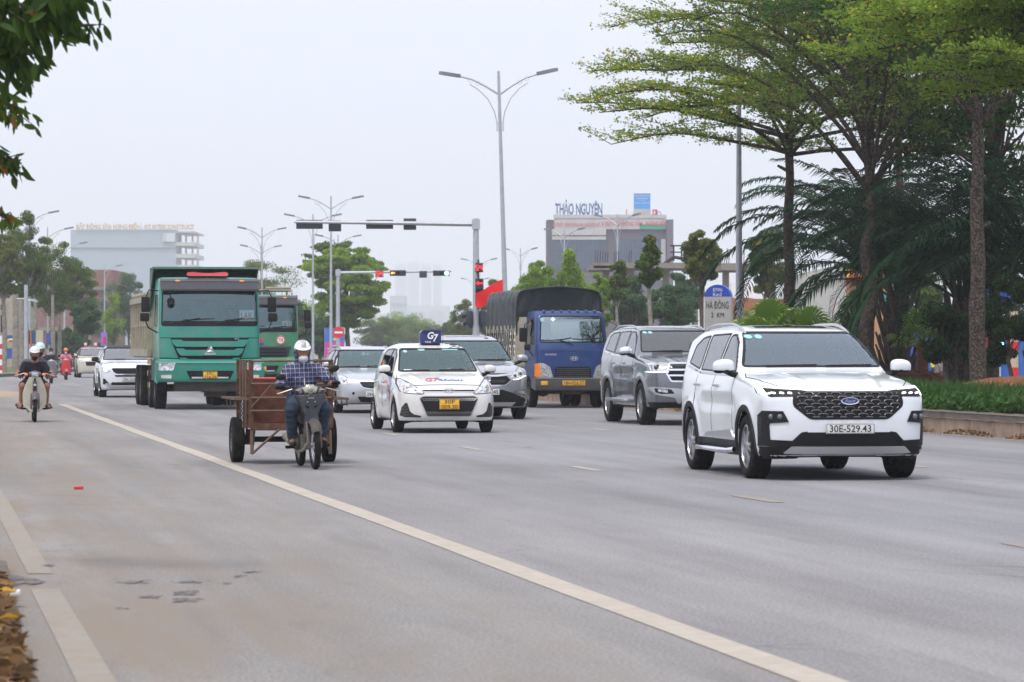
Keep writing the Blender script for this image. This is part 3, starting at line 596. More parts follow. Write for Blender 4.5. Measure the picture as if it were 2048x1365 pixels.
# ---------------- silver sport utility vehicle ----------------
def suv_silver():
    S = dict(name='sport_utility_vehicle', label='silver grey sport utility vehicle half hidden behind the large white one, with chrome door mirrors', cat='car', scale=1.03,
      X=3.30, D=61.7, paint=paint('silver car paint', (.17,.18,.20), .75, .12, .26), bow=.10, crown=.03, wb=2.85, r=.385, Ra=.445, hw=.93, track=1.57, tw=.26, rr=.25, rim='six', belt=1.22,
      side=[(.60,.30),(.84,.34),(.90,.50),(.90,.80),(.86,1.05),(.76,1.12),(.30,1.20),(-.42,1.27),(-.52,1.30),(-.95,1.58),(-1.22,1.74),(-1.8,1.82),(-2.6,1.83),(-3.3,1.79),(-3.70,1.70),(-3.80,1.5),(-3.92,1.18),(-3.95,.8),(-3.9,.5),(-3.7,.34),(-3.3,.30)],
      plan=[(.93,0),(.91,.45),(.84,.72),(.68,.86),(.40,.92),(-.5,.93),(-3.0,.93),(-3.6,.90),(-3.86,.80),(-3.95,.5),(-3.95,-.5),(.93,-.5)],
      sec=[(-.5,.28),(.84,.28),(.90,.42),(.92,.6),(.935,.85),(.925,1.0),(.89,1.17),(.85,1.25),(.79,1.4),(.70,1.66),(.62,1.79),(.52,1.845),(-.5,1.85)], rc=.06, ks=.10, rs=.13, flare=.028,
      ws=[(-.75,1.315),(.75,1.315),(.63,1.715),(-.63,1.715)], rw=[(-.62,1.3),(.62,1.3),(.56,1.66),(-.56,1.66)], wsx=-1.5, rwx=-3.4,
      win=[[(-.72,1.27),(-1.66,1.28),(-1.64,1.70),(-1.36,1.70),(-1.10,1.60)],[(-1.74,1.28),(-2.52,1.29),(-2.58,1.70),(-1.72,1.71)],[(-2.60,1.30),(-3.45,1.36),(-3.40,1.62),(-3.2,1.68),(-2.66,1.70)]],
      cab=(-.62,-3.5,.75), doors=[(-.62,-.70),(-1.72,-1.70),(-2.45,-2.60)], handles=[-1.5,-2.46], handmat=M['chrome'], mirmat=M['chrome'], bonnet=[(.78,.62),(.3,.78),(-.3,.82),(-.50,.78)],
      mir=(-.68,1.25), msc=1.15, wip=[(-.55,1.315,.02,1.33),(.12,1.315,.66,1.33)], seatx=-1.6, ztop=1.74, surround=[(-.66,1.245),(-1.6,1.25),(-2.5,1.26),(-3.45,1.33)],
      gws=glass('dark windscreen', (.16,.22,.22), f0=.10))
    root, f0 = car(S); P = lambda nm, mt, *a, **k: patch(root, nm, mt, f0, *a, **k)
    g = P('grille', M['black'], rpoly([(-.52,1.08),(.52,1.08),(.58,.95),(.50,.80),(-.50,.80),(-.58,.95)], .03), 'front', lift=.006)[0]
    o_ = rpoly([(-.54,1.12),(.54,1.12),(.62,.95),(.53,.78),(-.53,.78),(-.62,.95)], .04)
    patch(root, 'grille_frame', M['chrome'], f0, o_, 'front', .02, .03, holes=[inset(o_, .028)])
    for z in (.90, 1.0): patch(root, 'grille_bar', M['chrome'], f0, strip([(-.56,z),(0,z),(.56,z)], .03), 'front', .015, .04)
    for s_ in (1, -1):
        k = np.array([s_, 1]); hl = P('headlight', M['lens'], rpoly(np.array([(.46,.99),(.60,.95),(.90,.955),(.92,1.06),(.86,1.12),(.56,1.125),(.50,1.06)])*k, .02), 'front', lift=.005)[0]
        Q, ok, gg = project(f0, np.array([[s_*.76, 1.045]]), 'front'); MB().ball(tuple(Q[0]), (.03,.055,.055), 14).build('lamp_lens', M['gd'], hl)
        a = patch(root, 'daytime_lamp', M['led'], f0, strip(np.array([(.90,1.07),(.885,.965),(.8,.955),(.56,.965)])*k, .018), 'front', .012, .03)[0]; a.parent = hl
        P('bumper_trim', M['silver'], rpoly(np.array([(.30,.66),(.86,.70),(.88,.66),(.80,.56),(.45,.50),(.40,.40),(.34,.40)])*k, .02), 'front', lift=.010)
        P('fog_recess', M['black'], rpoly(np.array([(.46,.575),(.52,.65),(.80,.67),(.78,.60),(.70,.57)])*k, .015), 'front', lift=.016)
        P('fog_lamp', M['lens'], rpoly(np.array([(.58,.59),(.58,.645),(.75,.655),(.74,.61)])*k, .012), 'front', lift=.021)
        MB().box((-1.42, s_*.97, .44), (1.7, .2, .05)).box((-.7, s_*.80, .42), (.06, .3, .05)).box((-2.1, s_*.80, .42), (.06, .3, .05)).build('side_step', M['silver'], root, bevel=.012)
        patch(root, 'tail_lamp', M['redlens'], f0, rpoly([(-3.65,1.22),(-3.93,1.2),(-3.95,1.0),(-3.72,1.05)], .02), 'left' if s_ > 0 else 'right', .006, .05)
        patch(root, 'windscreen_sticker', MATS['pale sticker'], f0, ell(-.56+.10*(s_ > 0),1.675,.042,.022,14), 'front', .006, .03)
        patch(root, 'fender_vent', M['chrome'], f0, strip([(-.46,1.02),(-.60,1.0)], .05), 'left' if s_ > 0 else 'right', .008, .05)
    P('lower_intake', M['black'], rpoly([(-.32,.66),(.32,.66),(.38,.40),(-.38,.40)], .02), 'front', lift=.006)
    P('front_valance', M['black'], rpoly([(-.88,.42),(.88,.42),(.80,.28),(-.80,.28)], .02), 'front', lift=.008)
    rails(root, f0, list(np.linspace(-1.32,-3.6,10)), .62, M['silver']); return root
# ---------------- white taxi hatchback ----------------
def taxi():
    pt = mat('taxi paint', (.64,.63,.60), .3, 0, 1, .35, (.30,.27,.22), 2.2)
    S = dict(name='taxi', label='white hatchback taxi with a dark blue roof sign and yellow number plate', cat='taxi', scale=1.03,
      X=-1.19, D=56.0, paint=pt, bow=.11, crown=.035, wb=2.425, r=.285, Ra=.325, hw=.83, track=1.47, tw=.17, rr=.185, rim='cap', belt=.93, h=.020,
      side=[(.52,.17),(.70,.19),(.77,.30),(.785,.50),(.745,.66),(.66,.76),(.52,.80),(.10,.91),(-.22,.965),(-.32,.99),(-.78,1.28),(-1.02,1.405),(-1.35,1.48),(-1.9,1.495),(-2.4,1.46),(-2.74,1.39),(-2.80,1.28),(-2.93,.98),(-2.97,.7),(-2.95,.35),(-2.82,.2),(-2.6,.17)],
      plan=[(.80,0),(.775,.35),(.70,.60),(.55,.76),(.30,.82),(-.4,.83),(-2.2,.83),(-2.65,.78),(-2.9,.62),(-2.98,.35),(-2.98,-.5),(.80,-.5)],
      sec=[(-.5,.15),(.72,.15),(.79,.27),(.815,.45),(.83,.62),(.82,.76),(.79,.88),(.755,.96),(.70,1.08),(.60,1.34),(.53,1.445),(.45,1.50),(-.5,1.51)], rc=.06, ks=.10, rs=.12, flare=.024,
      ws=[(-.675,.995),(.675,.995),(.555,1.385),(-.555,1.385)], rw=[(-.55,1.0),(.55,1.0),(.48,1.32),(-.48,1.32)], wsx=-1.3, rwx=-2.45, grw=M['glass'],
      win=[[(-.50,.965),(-1.40,.975),(-1.38,1.38),(-1.14,1.37),(-.88,1.27)],[(-1.46,.98),(-2.25,1.02),(-2.30,1.32),(-2.12,1.37),(-1.44,1.385)]],
      cab=(-.42,-2.5,.5), doors=[(-.42,-.46),(-1.43,-1.42),(-2.0,-2.30)], handles=[-1.25,-2.05], bonnet=[(.55,.62),(.2,.72),(-.15,.74),(-.30,.70)],
      mir=(-.50,.955), msc=.92, wip=[(-.60,.995,-.15,1.01),(.0,1.005,.45,1.02)], seatx=-1.2, ztop=1.40, gws=glass('taxi windscreen', (.80,.93,.92), (.75,.98,.97), f0=.09), gsw=glass('taxi side glass', (.25,.3,.3), f0=.05))
    root, f0 = car(S); P = lambda nm, mt, *a, **k: patch(root, nm, mt, f0, *a, **k)
    hexa = [(-.49,.575),(-.42,.61),(.42,.61),(.49,.575),(.36,.275),(-.36,.275)]
    g = P('grille', M['black'], rpoly(hexa, .03), 'front', lift=.005)[0]
    gb = mat('grille mesh grey', (.23,.23,.24), .3, .7)
    for q in ([(-.48,.60),(.48,.60),(.44,.50),(-.44,.50)], [(-.40,.38),(.40,.38),(.35,.285),(-.35,.285)]): mesh_bars(g, f0, q, gb, 19, 4, r=.005)
    hx = rpoly(hexa, .03); patch(root, 'grille_frame', mat('light grey trim', (.35,.36,.37), .35, .4), f0, hx, 'front', .012, .03, holes=[inset(hx, .012)])
    P('upper_slot', M['black'], [(-.44,.675),(.44,.675),(.42,.705),(-.42,.705)], 'front', lift=.005); P('slot_trim', M['chrome'], [(-.43,.668),(.43,.668),(.43,.676),(-.43,.676)], 'front', lift=.009)
    badge_h(root, f0, 0, .695, .085, .045, M['chrome'])
    P('bonnet_front_gap', M['dark'], strip([(-.60,.775),(-.3,.785),(0,.788),(.3,.785),(.60,.775)], .009), 'front', lift=.0015, res=.03)
    dirtm = mat('dark vent', (.012,.012,.012), .6)
    for s_ in (1, -1):
        k = np.array([s_, 1]); hl = P('headlight', M['lens'], rpoly(np.array([(.41,.655),(.44,.64),(.70,.66),(.765,.69),(.775,.80),(.745,.875),(.70,.875),(.60,.81)])*k, .015), 'front', lift=.006, res=.03)[0]
        o_ = rpoly(np.array([(.395,.653),(.44,.63),(.70,.65),(.775,.685),(.785,.80),(.755,.888),(.695,.888),(.59,.82)])*k, .015)
        patch(hl, 'lamp_rim', M['black'], f0, o_, 'front', .004, .03, holes=[inset(o_, .010)])
        for (yy, zz, rr_) in ((.63,.745,.055),(.54,.70,.03)):
            Q, ok, gg = project(f0, np.array([[s_*yy, zz]]), 'front'); MB().ball(tuple(Q[0]-[.01,0,0]), (.028,rr_,rr_), 14).build('lamp_lens', M['lens'], hl)
        Q, ok, gg = project(f0, np.array([[s_*.71, .715]]), 'front'); MB().ball(tuple(Q[0]-[.008,0,0]), (.02,.022,.03), 10).build('indicator_lens', M['amber'], hl)
        v = P('corner_vent', dirtm, rpoly(np.array([(.765,.29),(.745,.42),(.70,.495),(.67,.495),(.63,.36),(.57,.31),(.45,.285),(.46,.262),(.70,.262)])*k, .012), 'front', lift=.006, res=.03)[0]
        for j in range(4): patch(v, 'vent_slat', M['greyp'], f0, strip(np.array([(.66+.0*j,.44-.045*j),(.745,.43-.045*j)])*k, .010), 'front', .012, .03)
        sv = 'left' if s_ > 0 else 'right'; bl, rd = mat('livery blue', (.03,.06,.35), .35, coat=.8), mat('livery red', (.45,.04,.04), .35, coat=.8)
        for q, m_ in ((np.array([(-.35,.80),(-.55,.93),(-1.0,.93),(-.8,.90),(-.62,.80),(-.50,.62)]), bl), (np.array([(-.50,.50),(-.62,.78),(-.90,.86),(-1.38,.86),(-1.38,.80),(-.92,.80),(-.70,.73),(-.58,.50)]), rd), (np.array([(-.42,.30),(-.36,.60),(-.42,.62),(-.50,.30)]), bl), (np.array([(-1.50,.45),(-1.55,.84),(-1.62,.84),(-1.56,.45)]), mat('livery lilac', (.30,.28,.45), .35, coat=.8))):
            patch(root, 'side_livery', m_, f0, rpoly(q, .015), sv, .003, .04)
        decal_text(root, f0, 'G7', .26, .16, (-.80,.62), sv, bl, shear=.2, bold=.02); decal_text(root, f0, 'TAXI', .2, .05, (-1.05,.52), sv, bl, shear=.2); decal_text(root, f0, 'TAXI', .3, .09, (-1.85,.72), sv, rd, bold=.01)
    a = decal_text(root, f0, 'G7', .24, .20, (.26, -.20), 'top', mat('livery red', ()), shear=.25, bold=.035, lift=.007)
    P('bonnet_livery', mat('livery blue', ()), rpoly([(.20,-.12),(.20,.30),(.33,.30),(.33,-.09)], .02), 'top', lift=.003)
    decal_text(root, f0, 'TAXI', .34, .085, (.265, .10), 'top', M['white'], bold=.02, lift=.008)
    plate(root, f0, ['30F', '009.30'], .475, .33, .165, M['yplate'])
    # roof sign
    zt = top_z(f0, -1.25, 0); bs = mat('sign blue', (.012,.018,.12), .25, coat=.5)
    sg = MB().prism(rpoly([(-.18,zt+.01),(.18,zt+.01),(.18,zt+.235),(-.13,zt+.235),(-.18,zt+.19)], .012), 'x', -1.33, -1.19).build('roof_sign', bs, root, bevel=.006)
    MB().box((-1.26,0,zt+.0), (.22,.30,.03)).build('sign_base', M['black'], sg)
    sm = mat('sign silver', (.75,.75,.72), .35, .2)
    text('G', .11, .12, (-1.186, .0, zt+.145), 'sign_lettering', sm, sg, shear=.2, bold=.03); text('7', .09, .13, (-1.184, .085, zt+.105), 'sign_lettering', sm, sg, shear=.2, bold=.03); text('TAXI', .10, .03, (-1.186, -.05, zt+.035), 'sign_lettering', sm, sg, bold=.02)
    MB().tube([(-1.28,.22,zt-.02),(-1.30,.225,zt+.2),(-1.33,.23,zt+.33),(-1.45,.27,zt+.35)], .004, 5).build('aerial', M['black'], root)
    sb = [(x_, y_, top_z(f0, x_, y_)+.012) for x_, y_ in ((-.98,.28),(-1.05,.36),(-1.02,.44),(-1.15,.50),(-1.3,.40),(-1.25,.25))]; MB().tube(sb, .006, 5).build('sign_cable', M['black'], root)
    for (y_, z_, rx_) in ((-.48,1.33,.035),(-.20,1.36,.06)): patch(root, 'windscreen_sticker', MATS['pale sticker'], f0, ell(y_,z_,rx_,.022,14), 'front', .005, .03)
    P('windscreen_sticker', M['white'], [(-.57,1.0),(-.44,1.0),(-.44,1.03),(-.57,1.03)], 'front', lift=.004); patch(root, 'windscreen_sticker', MATS['pale sticker'], f0, [(.15,1.355),(.42,1.35),(.42,1.365),(.15,1.37)], 'front', .005, .03)
    tag(person_in_car(root, -1.12, .38, .66, mat('driver shirt', (.03,.035,.04), .8)), 'taxi driver in dark clothes seen through the taxi windscreen', 'person')
    return root
# ---------------- silver saloon ----------------
def saloon():
    S = dict(name='saloon_car', label='silver saloon car with a black honeycomb grille partly hidden behind the taxi', cat='car', scale=1.03,
      X=-3.12, D=73.4, paint=paint('light silver paint', (.50,.51,.53), .6, .08, .28), bow=.11, crown=.035, wb=2.55, r=.30, Ra=.34, hw=.85, track=1.48, tw=.19, rr=.19, rim='cap', belt=.93,
      side=[(.55,.17),(.76,.20),(.83,.32),(.85,.50),(.82,.66),(.72,.75),(.40,.84),(-.18,.93),(-.30,.965),(-.80,1.27),(-1.05,1.38),(-1.4,1.455),(-1.9,1.465),(-2.35,1.40),(-2.85,1.12),(-2.98,1.06),(-3.35,1.03),(-3.45,.9),(-3.48,.5),(-3.38,.22),(-3.1,.17)],
      plan=[(.87,0),(.84,.38),(.76,.62),(.60,.78),(.30,.84),(-.4,.85),(-2.4,.85),(-3.0,.80),(-3.36,.68),(-3.48,.4),(-3.48,-.5),(.87,-.5)],
      sec=[(-.5,.15),(.74,.15),(.81,.27),(.835,.45),(.85,.62),(.84,.76),(.81,.88),(.775,.96),(.72,1.08),(.61,1.32),(.54,1.42),(.46,1.47),(-.5,1.48)], rc=.07, ks=.12, rs=.14,
      ws=[(-.71,.97),(.71,.97),(.58,1.36),(-.58,1.36)], rw=[(-.58,1.13),(.58,1.13),(.52,1.33),(-.52,1.33)], wsx=-1.3, rwx=-2.3, grw=M['glass'],
      win=[[(-.50,.965),(-1.45,.97),(-1.43,1.36),(-1.2,1.36),(-.93,1.27)],[(-1.52,.97),(-2.35,1.0),(-2.30,1.28),(-2.05,1.34),(-1.50,1.365)]],
      cab=(-.42,-2.5,.5), doors=[(-.42,-.46),(-1.48,-1.48),(-2.1,-2.38)], handles=[-1.3,-2.15], bonnet=[(.62,.60),(.2,.72),(-.15,.75),(-.30,.70)],
      mir=(-.50,.96), msc=.95, wip=[(-.66,.97,-.20,.99),(-.05,.985,.45,1.0)], seatx=-1.2, ztop=1.38, h=.03, gws=glass('saloon windscreen', (.78,.93,.93), (.75,.98,.98), f0=.11))
    root, f0 = car(S); P = lambda nm, mt, *a, **k: patch(root, nm, mt, f0, *a, **k)
    gp = rpoly([(-.38,.67),(.38,.67),(.30,.56),(.16,.535),(-.16,.535),(-.30,.56)], .02); g = P('grille', M['black'], gp, 'front', lift=.005)[0]; mesh_bars(g, f0, gp, M['greyp'], 20, 4, r=.005)
    patch(root, 'grille_frame', M['chrome'], f0, inset(gp, -.018), 'front', .01, .03, holes=[gp])
    Q, ok, gg = project(f0, np.array([[0,.70]]), 'front'); x = Q[0][0]; m = MB()
    for rx_, rz_, dz in ((.075,.05,0),(.03,.045,0),(.05,.02,.02)): m.tube([(x+.012, rx_*math.cos(q), .70+dz+rz_*math.sin(q)) for q in np.linspace(0, 2*math.pi, 20)], .007, 5)
    m.build('emblem', M['chrome'], root)
    for s_ in (1, -1):
        k = np.array([s_, 1]); hl = P('headlight', M['lens'], rpoly(np.array([(.50,.64),(.60,.615),(.74,.63),(.785,.70),(.775,.80),(.72,.815),(.60,.75)])*k, .03), 'front', lift=.006, res=.03)[0]
        Q, ok, gg = project(f0, np.array([[s_*.66, .70]]), 'front'); MB().ball(tuple(Q[0]-[.01,0,0]), (.03,.05,.05), 14).build('lamp_lens', M['lens'], hl)
        Q, ok, gg = project(f0, np.array([[s_*.50, .43]]), 'front'); MB().lathe([(0,.03),(.008,.028),(.008,0)], tuple(Q[0]), 'x', 16).build('fog_lamp_blank', M['black'], root)
    P('lower_intake', M['black'], rpoly([(-.42,.36),(.42,.36),(.34,.24),(-.34,.24)], .03), 'front', lift=.005)
    x = plate(root, f0, [' '], .41, .50, .11, None) if 0 else None
    Q, ok, gg = project(f0, np.array([[0,.41]]), 'front'); x = Q[0][0]+.02; pl = MB().box((x,0,.41),(.012,.48,.12)).build('number_plate', M['plate'], root, bevel=.004); text('29A-0', .24, .075, (x+.0075,-.10,.41), 'lettering', M['ink'], pl, bold=.01)
    rails(root, f0, list(np.linspace(-1.15,-2.3,8)), .53, M['silver'], .03)
    return root
# ---------------- silver crossover ----------------
def crossover():
    S = dict(name='crossover_car', label='silver crossover between the taxi and the blue lorry, wing mirror sticking out on its right', cat='car', scale=1.03,
      X=-.66, D=66.9, paint=paint('silver crossover paint', (.40,.41,.43), .7, .08, .28), bow=.12, crown=.035, wb=2.62, r=.345, Ra=.39, hw=.91, track=1.57, tw=.225, rr=.225, rim='split', belt=1.07,
      side=[(.58,.20),(.82,.23),(.89,.40),(.91,.65),(.88,.85),(.78,.95),(.35,1.05),(-.30,1.10),(-.42,1.13),(-.95,1.42),(-1.22,1.56),(-1.7,1.66),(-2.3,1.68),(-2.9,1.62),(-3.3,1.50),(-3.42,1.3),(-3.58,1.0),(-3.62,.7),(-3.58,.4),(-3.4,.22),(-3.1,.20)],
      plan=[(.93,0),(.90,.40),(.81,.68),(.64,.83),(.36,.90),(-.4,.91),(-2.6,.91),(-3.2,.86),(-3.5,.72),(-3.62,.4),(-3.62,-.5),(.93,-.5)],
      sec=[(-.5,.18),(.80,.18),(.87,.31),(.895,.5),(.91,.72),(.90,.86),(.87,1.0),(.83,1.09),(.775,1.22),(.67,1.5),(.60,1.62),(.50,1.68),(-.5,1.69)], rc=.08, ks=.12, rs=.15,
      ws=[(-.76,1.14),(.76,1.14),(.62,1.545),(-.62,1.545)], rw=[(-.6,1.2),(.6,1.2),(.52,1.5),(-.52,1.5)], wsx=-1.5, rwx=-3.0, grw=M['glass'],
      win=[[(-.60,1.10),(-1.55,1.11),(-1.52,1.52),(-1.34,1.52),(-1.05,1.43)],[(-1.62,1.11),(-2.45,1.15),(-2.45,1.5),(-1.60,1.54)],[(-2.53,1.18),(-3.0,1.28),(-2.85,1.45),(-2.53,1.49)]],
      cab=(-.52,-3.1,.6), clad=(.04, M['black']), doors=[(-.54,-.60),(-1.58,-1.58),(-2.3,-2.5)], handles=[-1.4,-2.3], bonnet=[(.75,.58),(.2,.76),(-.2,.79),(-.38,.74)],
      mir=(-.60,1.10), msc=1.05, wip=[(-.62,1.14,-.1,1.155),(.05,1.145,.62,1.155)], seatx=-1.4, ztop=1.57, h=.03, gws=glass('crossover windscreen', (.66,.82,.82), (.70,.95,.95), f0=.10))
    root, f0 = car(S); P = lambda nm, mt, *a, **k: patch(root, nm, mt, f0, *a, **k)
    gp = rpoly([(-.50,.90),(.50,.90),(.46,.76),(.36,.68),(-.36,.68),(-.46,.76)], .03); g = P('grille', M['black'], gp, 'front', lift=.005)[0]; mesh_bars(g, f0, [(-.44,.80),(.44,.80),(.34,.69),(-.34,.69)], M['greyp'], 18, 4, r=.005)
    patch(root, 'grille_bar', M['silver'], f0, strip([(-.50,.88),(-.2,.85),(.2,.85),(.50,.88)], .035), 'front', .016, .04); patch(root, 'grille_frame', M['chrome'], f0, strip([(-.52,.78),(-.38,.665),(0,.655),(.38,.665),(.52,.78)], .02), 'front', .014, .04)
    P_, ok, gg = project(f0, np.array([[0,.81]]), 'front'); x = P_[0][0]+.012; o_ = rpoly([(-.06,.76),(.06,.76),(.075,.86),(-.075,.86)], .02)
    m = MB().tube([(x, *q) for q in np.vstack([o_, o_[:1]])], .006, 5)
    for s_ in (-1, 1): m.prism([(s_*.022,.77),(s_*.040,.77),(s_*.056,.85),(s_*.034,.85)][::s_], 'x', x-.006, x+.006)
    m.box((x,0,.81), (.01,.06,.016)).build('emblem', M['chrome'], root)
    for s_ in (1, -1):
        k = np.array([s_, 1]); hl = P('headlight', M['lens'], rpoly(np.array([(.38,.865),(.45,.79),(.60,.765),(.80,.84),(.835,.95),(.80,1.0),(.62,.94)])*k, .015), 'front', lift=.006, res=.03)[0]
        for yy, zz in ((.56,.85),(.67,.89)): Q, ok, gg = project(f0, np.array([[s_*yy, zz]]), 'front'); MB().ball(tuple(Q[0]-[.005,0,0]), (.02,.038,.038), 14).build('lamp_lens', M['gd'], hl)
        a = patch(root, 'daytime_lamp', M['led'], f0, strip(np.array([(.50,.775),(.62,.785),(.80,.855)])*k, .016), 'front', .012, .03)[0]; a.parent = hl
        P('fog_trim', M['chrome'], rpoly(np.array([(.50,.54),(.80,.60),(.83,.50),(.76,.47)])*k, .012), 'front', lift=.007); P('fog_lamp', M['lens'], rpoly(np.array([(.57,.535),(.78,.575),(.79,.51),(.74,.49)])*k, .012), 'front', lift=.012)
    P('lower_intake', M['black'], rpoly([(-.80,.40),(-.52,.52),(-.30,.585),(.30,.585),(.52,.52),(.80,.40),(.86,.20),(-.86,.20)], .02), 'front', lift=.004)
    P('skid_plate', M['silver'], rpoly([(-.58,.34),(.58,.34),(.50,.27),(-.50,.27)], .02), 'front', lift=.014)
    Q, ok, gg = project(f0, np.array([[0,.54]]), 'front'); x = Q[0][0]+.02; pl = MB().box((x,0,.54),(.012,.48,.11)).build('number_plate', M['plate'], root, bevel=.004); text('.45', .12, .075, (x+.0075,.155,.54), 'lettering', M['ink'], pl, bold=.01)
    patch(root, 'sunroof', M['gd'], f0, rpoly([(-1.55,-.42),(-2.3,-.42),(-2.3,.42),(-1.55,.42)], .05), 'top', .004, .08)
    tag(person_in_car(root, -1.3, .38, .80, mat('crossover driver top', (.05,.05,.06), .8)), 'crossover driver with both hands on the steering wheel', 'person'); return root
# ---------------- white crossover with black roof, far left; small car behind it ----------------
def small_suv():
    S = dict(name='crossover_car', label='white crossover with a black roof driving left of the green lorry, one headlight lit', cat='car', scale=1.0,
      X=-11.30, D=97.4, paint=PT_W, bow=.12, crown=.035, wb=2.61, r=.345, Ra=.39, hw=.90, track=1.56, tw=.225, rr=.225, rim='split', belt=1.02,
      side=[(.58,.20),(.80,.23),(.86,.40),(.875,.65),(.84,.88),(.74,.96),(.35,1.02),(-.30,1.06),(-.42,1.09),(-.90,1.36),(-1.15,1.47),(-1.7,1.55),(-2.3,1.56),(-2.9,1.51),(-3.2,1.42),(-3.3,1.2),(-3.42,.9),(-3.44,.6),(-3.38,.3),(-3.1,.20)],
      plan=[(.89,0),(.86,.45),(.79,.70),(.62,.84),(.34,.89),(-.4,.90),(-2.6,.90),(-3.1,.85),(-3.36,.7),(-3.44,.4),(-3.44,-.5),(.89,-.5)],
      sec=[(-.5,.18),(.80,.18),(.87,.31),(.89,.5),(.90,.72),(.89,.84),(.86,.96),(.82,1.04),(.765,1.16),(.68,1.38),(.60,1.50),(.50,1.56),(-.5,1.57)], rc=.07, ks=.10, rs=.13,
      ws=[(-.75,1.095),(.75,1.095),(.63,1.455),(-.63,1.455)], rw=[(-.6,1.1),(.6,1.1),(.52,1.4),(-.52,1.4)], wsx=-1.4, rwx=-2.9,
      win=[[(-.60,1.06),(-1.5,1.07),(-1.48,1.43),(-1.3,1.43),(-1.0,1.34)],[(-1.56,1.07),(-2.5,1.12),(-2.4,1.40),(-1.55,1.44)]],
      cab=(-.52,-3.0,.6), clad=(.04, M['black']), doors=[(-.54,-.60),(-1.53,-1.53)], handles=[-1.4,-2.3], mirmat=M['black'], bonnet=[(.72,.60),(.2,.76),(-.2,.79),(-.38,.74)],
      mir=(-.60,1.04), msc=1.0, wip=[(-.6,1.10,-.1,1.11)], seatx=-1.4, ztop=1.48, h=.036, gws=glass('crossover windscreen blue', (.30,.42,.46), f0=.20))
    root, f0 = car(S); P = lambda nm, mt, *a, **k: patch(root, nm, mt, f0, *a, **k)
    P('roof_panel', M['black'], rpoly([(-1.22,-.56),(-3.1,-.52),(-3.1,.52),(-1.22,.56)], .05), 'top', lift=.006, res=.08); P('roof_front', M['black'], [(-.60,1.46),(.60,1.46),(.55,1.50),(-.55,1.50)], 'front', lift=.006)
    P('grille', M['black'], rpoly([(-.56,.85),(-.50,.86),(.50,.86),(.56,.85),(.50,.74),(.40,.69),(-.40,.69),(-.50,.74)], .02), 'front', lift=.006)
    patch(root, 'grille_trim', M['chrome'], f0, strip([(-.66,.86),(-.52,.74),(-.42,.675),(0,.69),(.42,.675),(.52,.74),(.66,.86)], .028), 'front', .012, .04); P('grille_lower', M['black'], [(-.48,.66),(.48,.66),(.44,.61),(-.44,.61)], 'front', lift=.006)
    for s_ in (1, -1):
        k = np.array([s_, 1]); P('headlight', M['lens'], rpoly(np.array([(.57,.80),(.60,.86),(.84,.89),(.83,.80),(.74,.72),(.66,.72)])*k, .02), 'front', lift=.007, res=.04)
        P('fog_recess', M['black'], rpoly(np.array([(.62,.40),(.76,.56),(.80,.56),(.80,.38)])*k, .02), 'front', lift=.006); P('fog_trim', M['silver'], rpoly(np.array([(.52,.33),(.60,.42),(.74,.42),(.74,.36)])*k, .02), 'front', lift=.012)
    Q, ok, gg = project(f0, np.array([[-.72, .82]]), 'front'); MB().ball(tuple(Q[0]), (.03,.07,.06), 12).build('daytime_lamp', mat('headlamp glow', (1,1,1), .3, emit=(1,.93,.8), estr=4), root)
    P('lower_intake', M['black'], rpoly([(-.55,.45),(.55,.45),(.62,.36),(-.62,.36)], .02), 'front', lift=.005); P('skid_plate', M['silver'], rpoly([(-.68,.34),(.68,.34),(.6,.26),(-.6,.26)], .02), 'front', lift=.008)
    plate(root, f0, ['30K-518.21'], .53, .52, .11)
    S.update(name='city_car', label='pale beige car following behind the white crossover on the far left', X=-21.0, D=166, paint=paint('beige car paint', (.50,.47,.38), 0, .1), belt=1.02, h=.06, cab=(-.52,-3.0,.6), mirmat=paint('beige car paint', ()))
    S['rim'] = 'cap'; r2, g2 = car(S); patch(r2, 'grille', M['black'], g2, rpoly([(-.5,.8),(.5,.8),(.45,.6),(-.45,.6)], .02), 'front', .006)
    for s_ in (1, -1): patch(r2, 'headlight', M['lens'], g2, rpoly(np.array([(.57,.72),(.60,.84),(.82,.86),(.80,.74)])*[s_,1], .02), 'front', .007, .06)
    return root
suv_silver(); taxi(); saloon(); crossover(); small_suv()
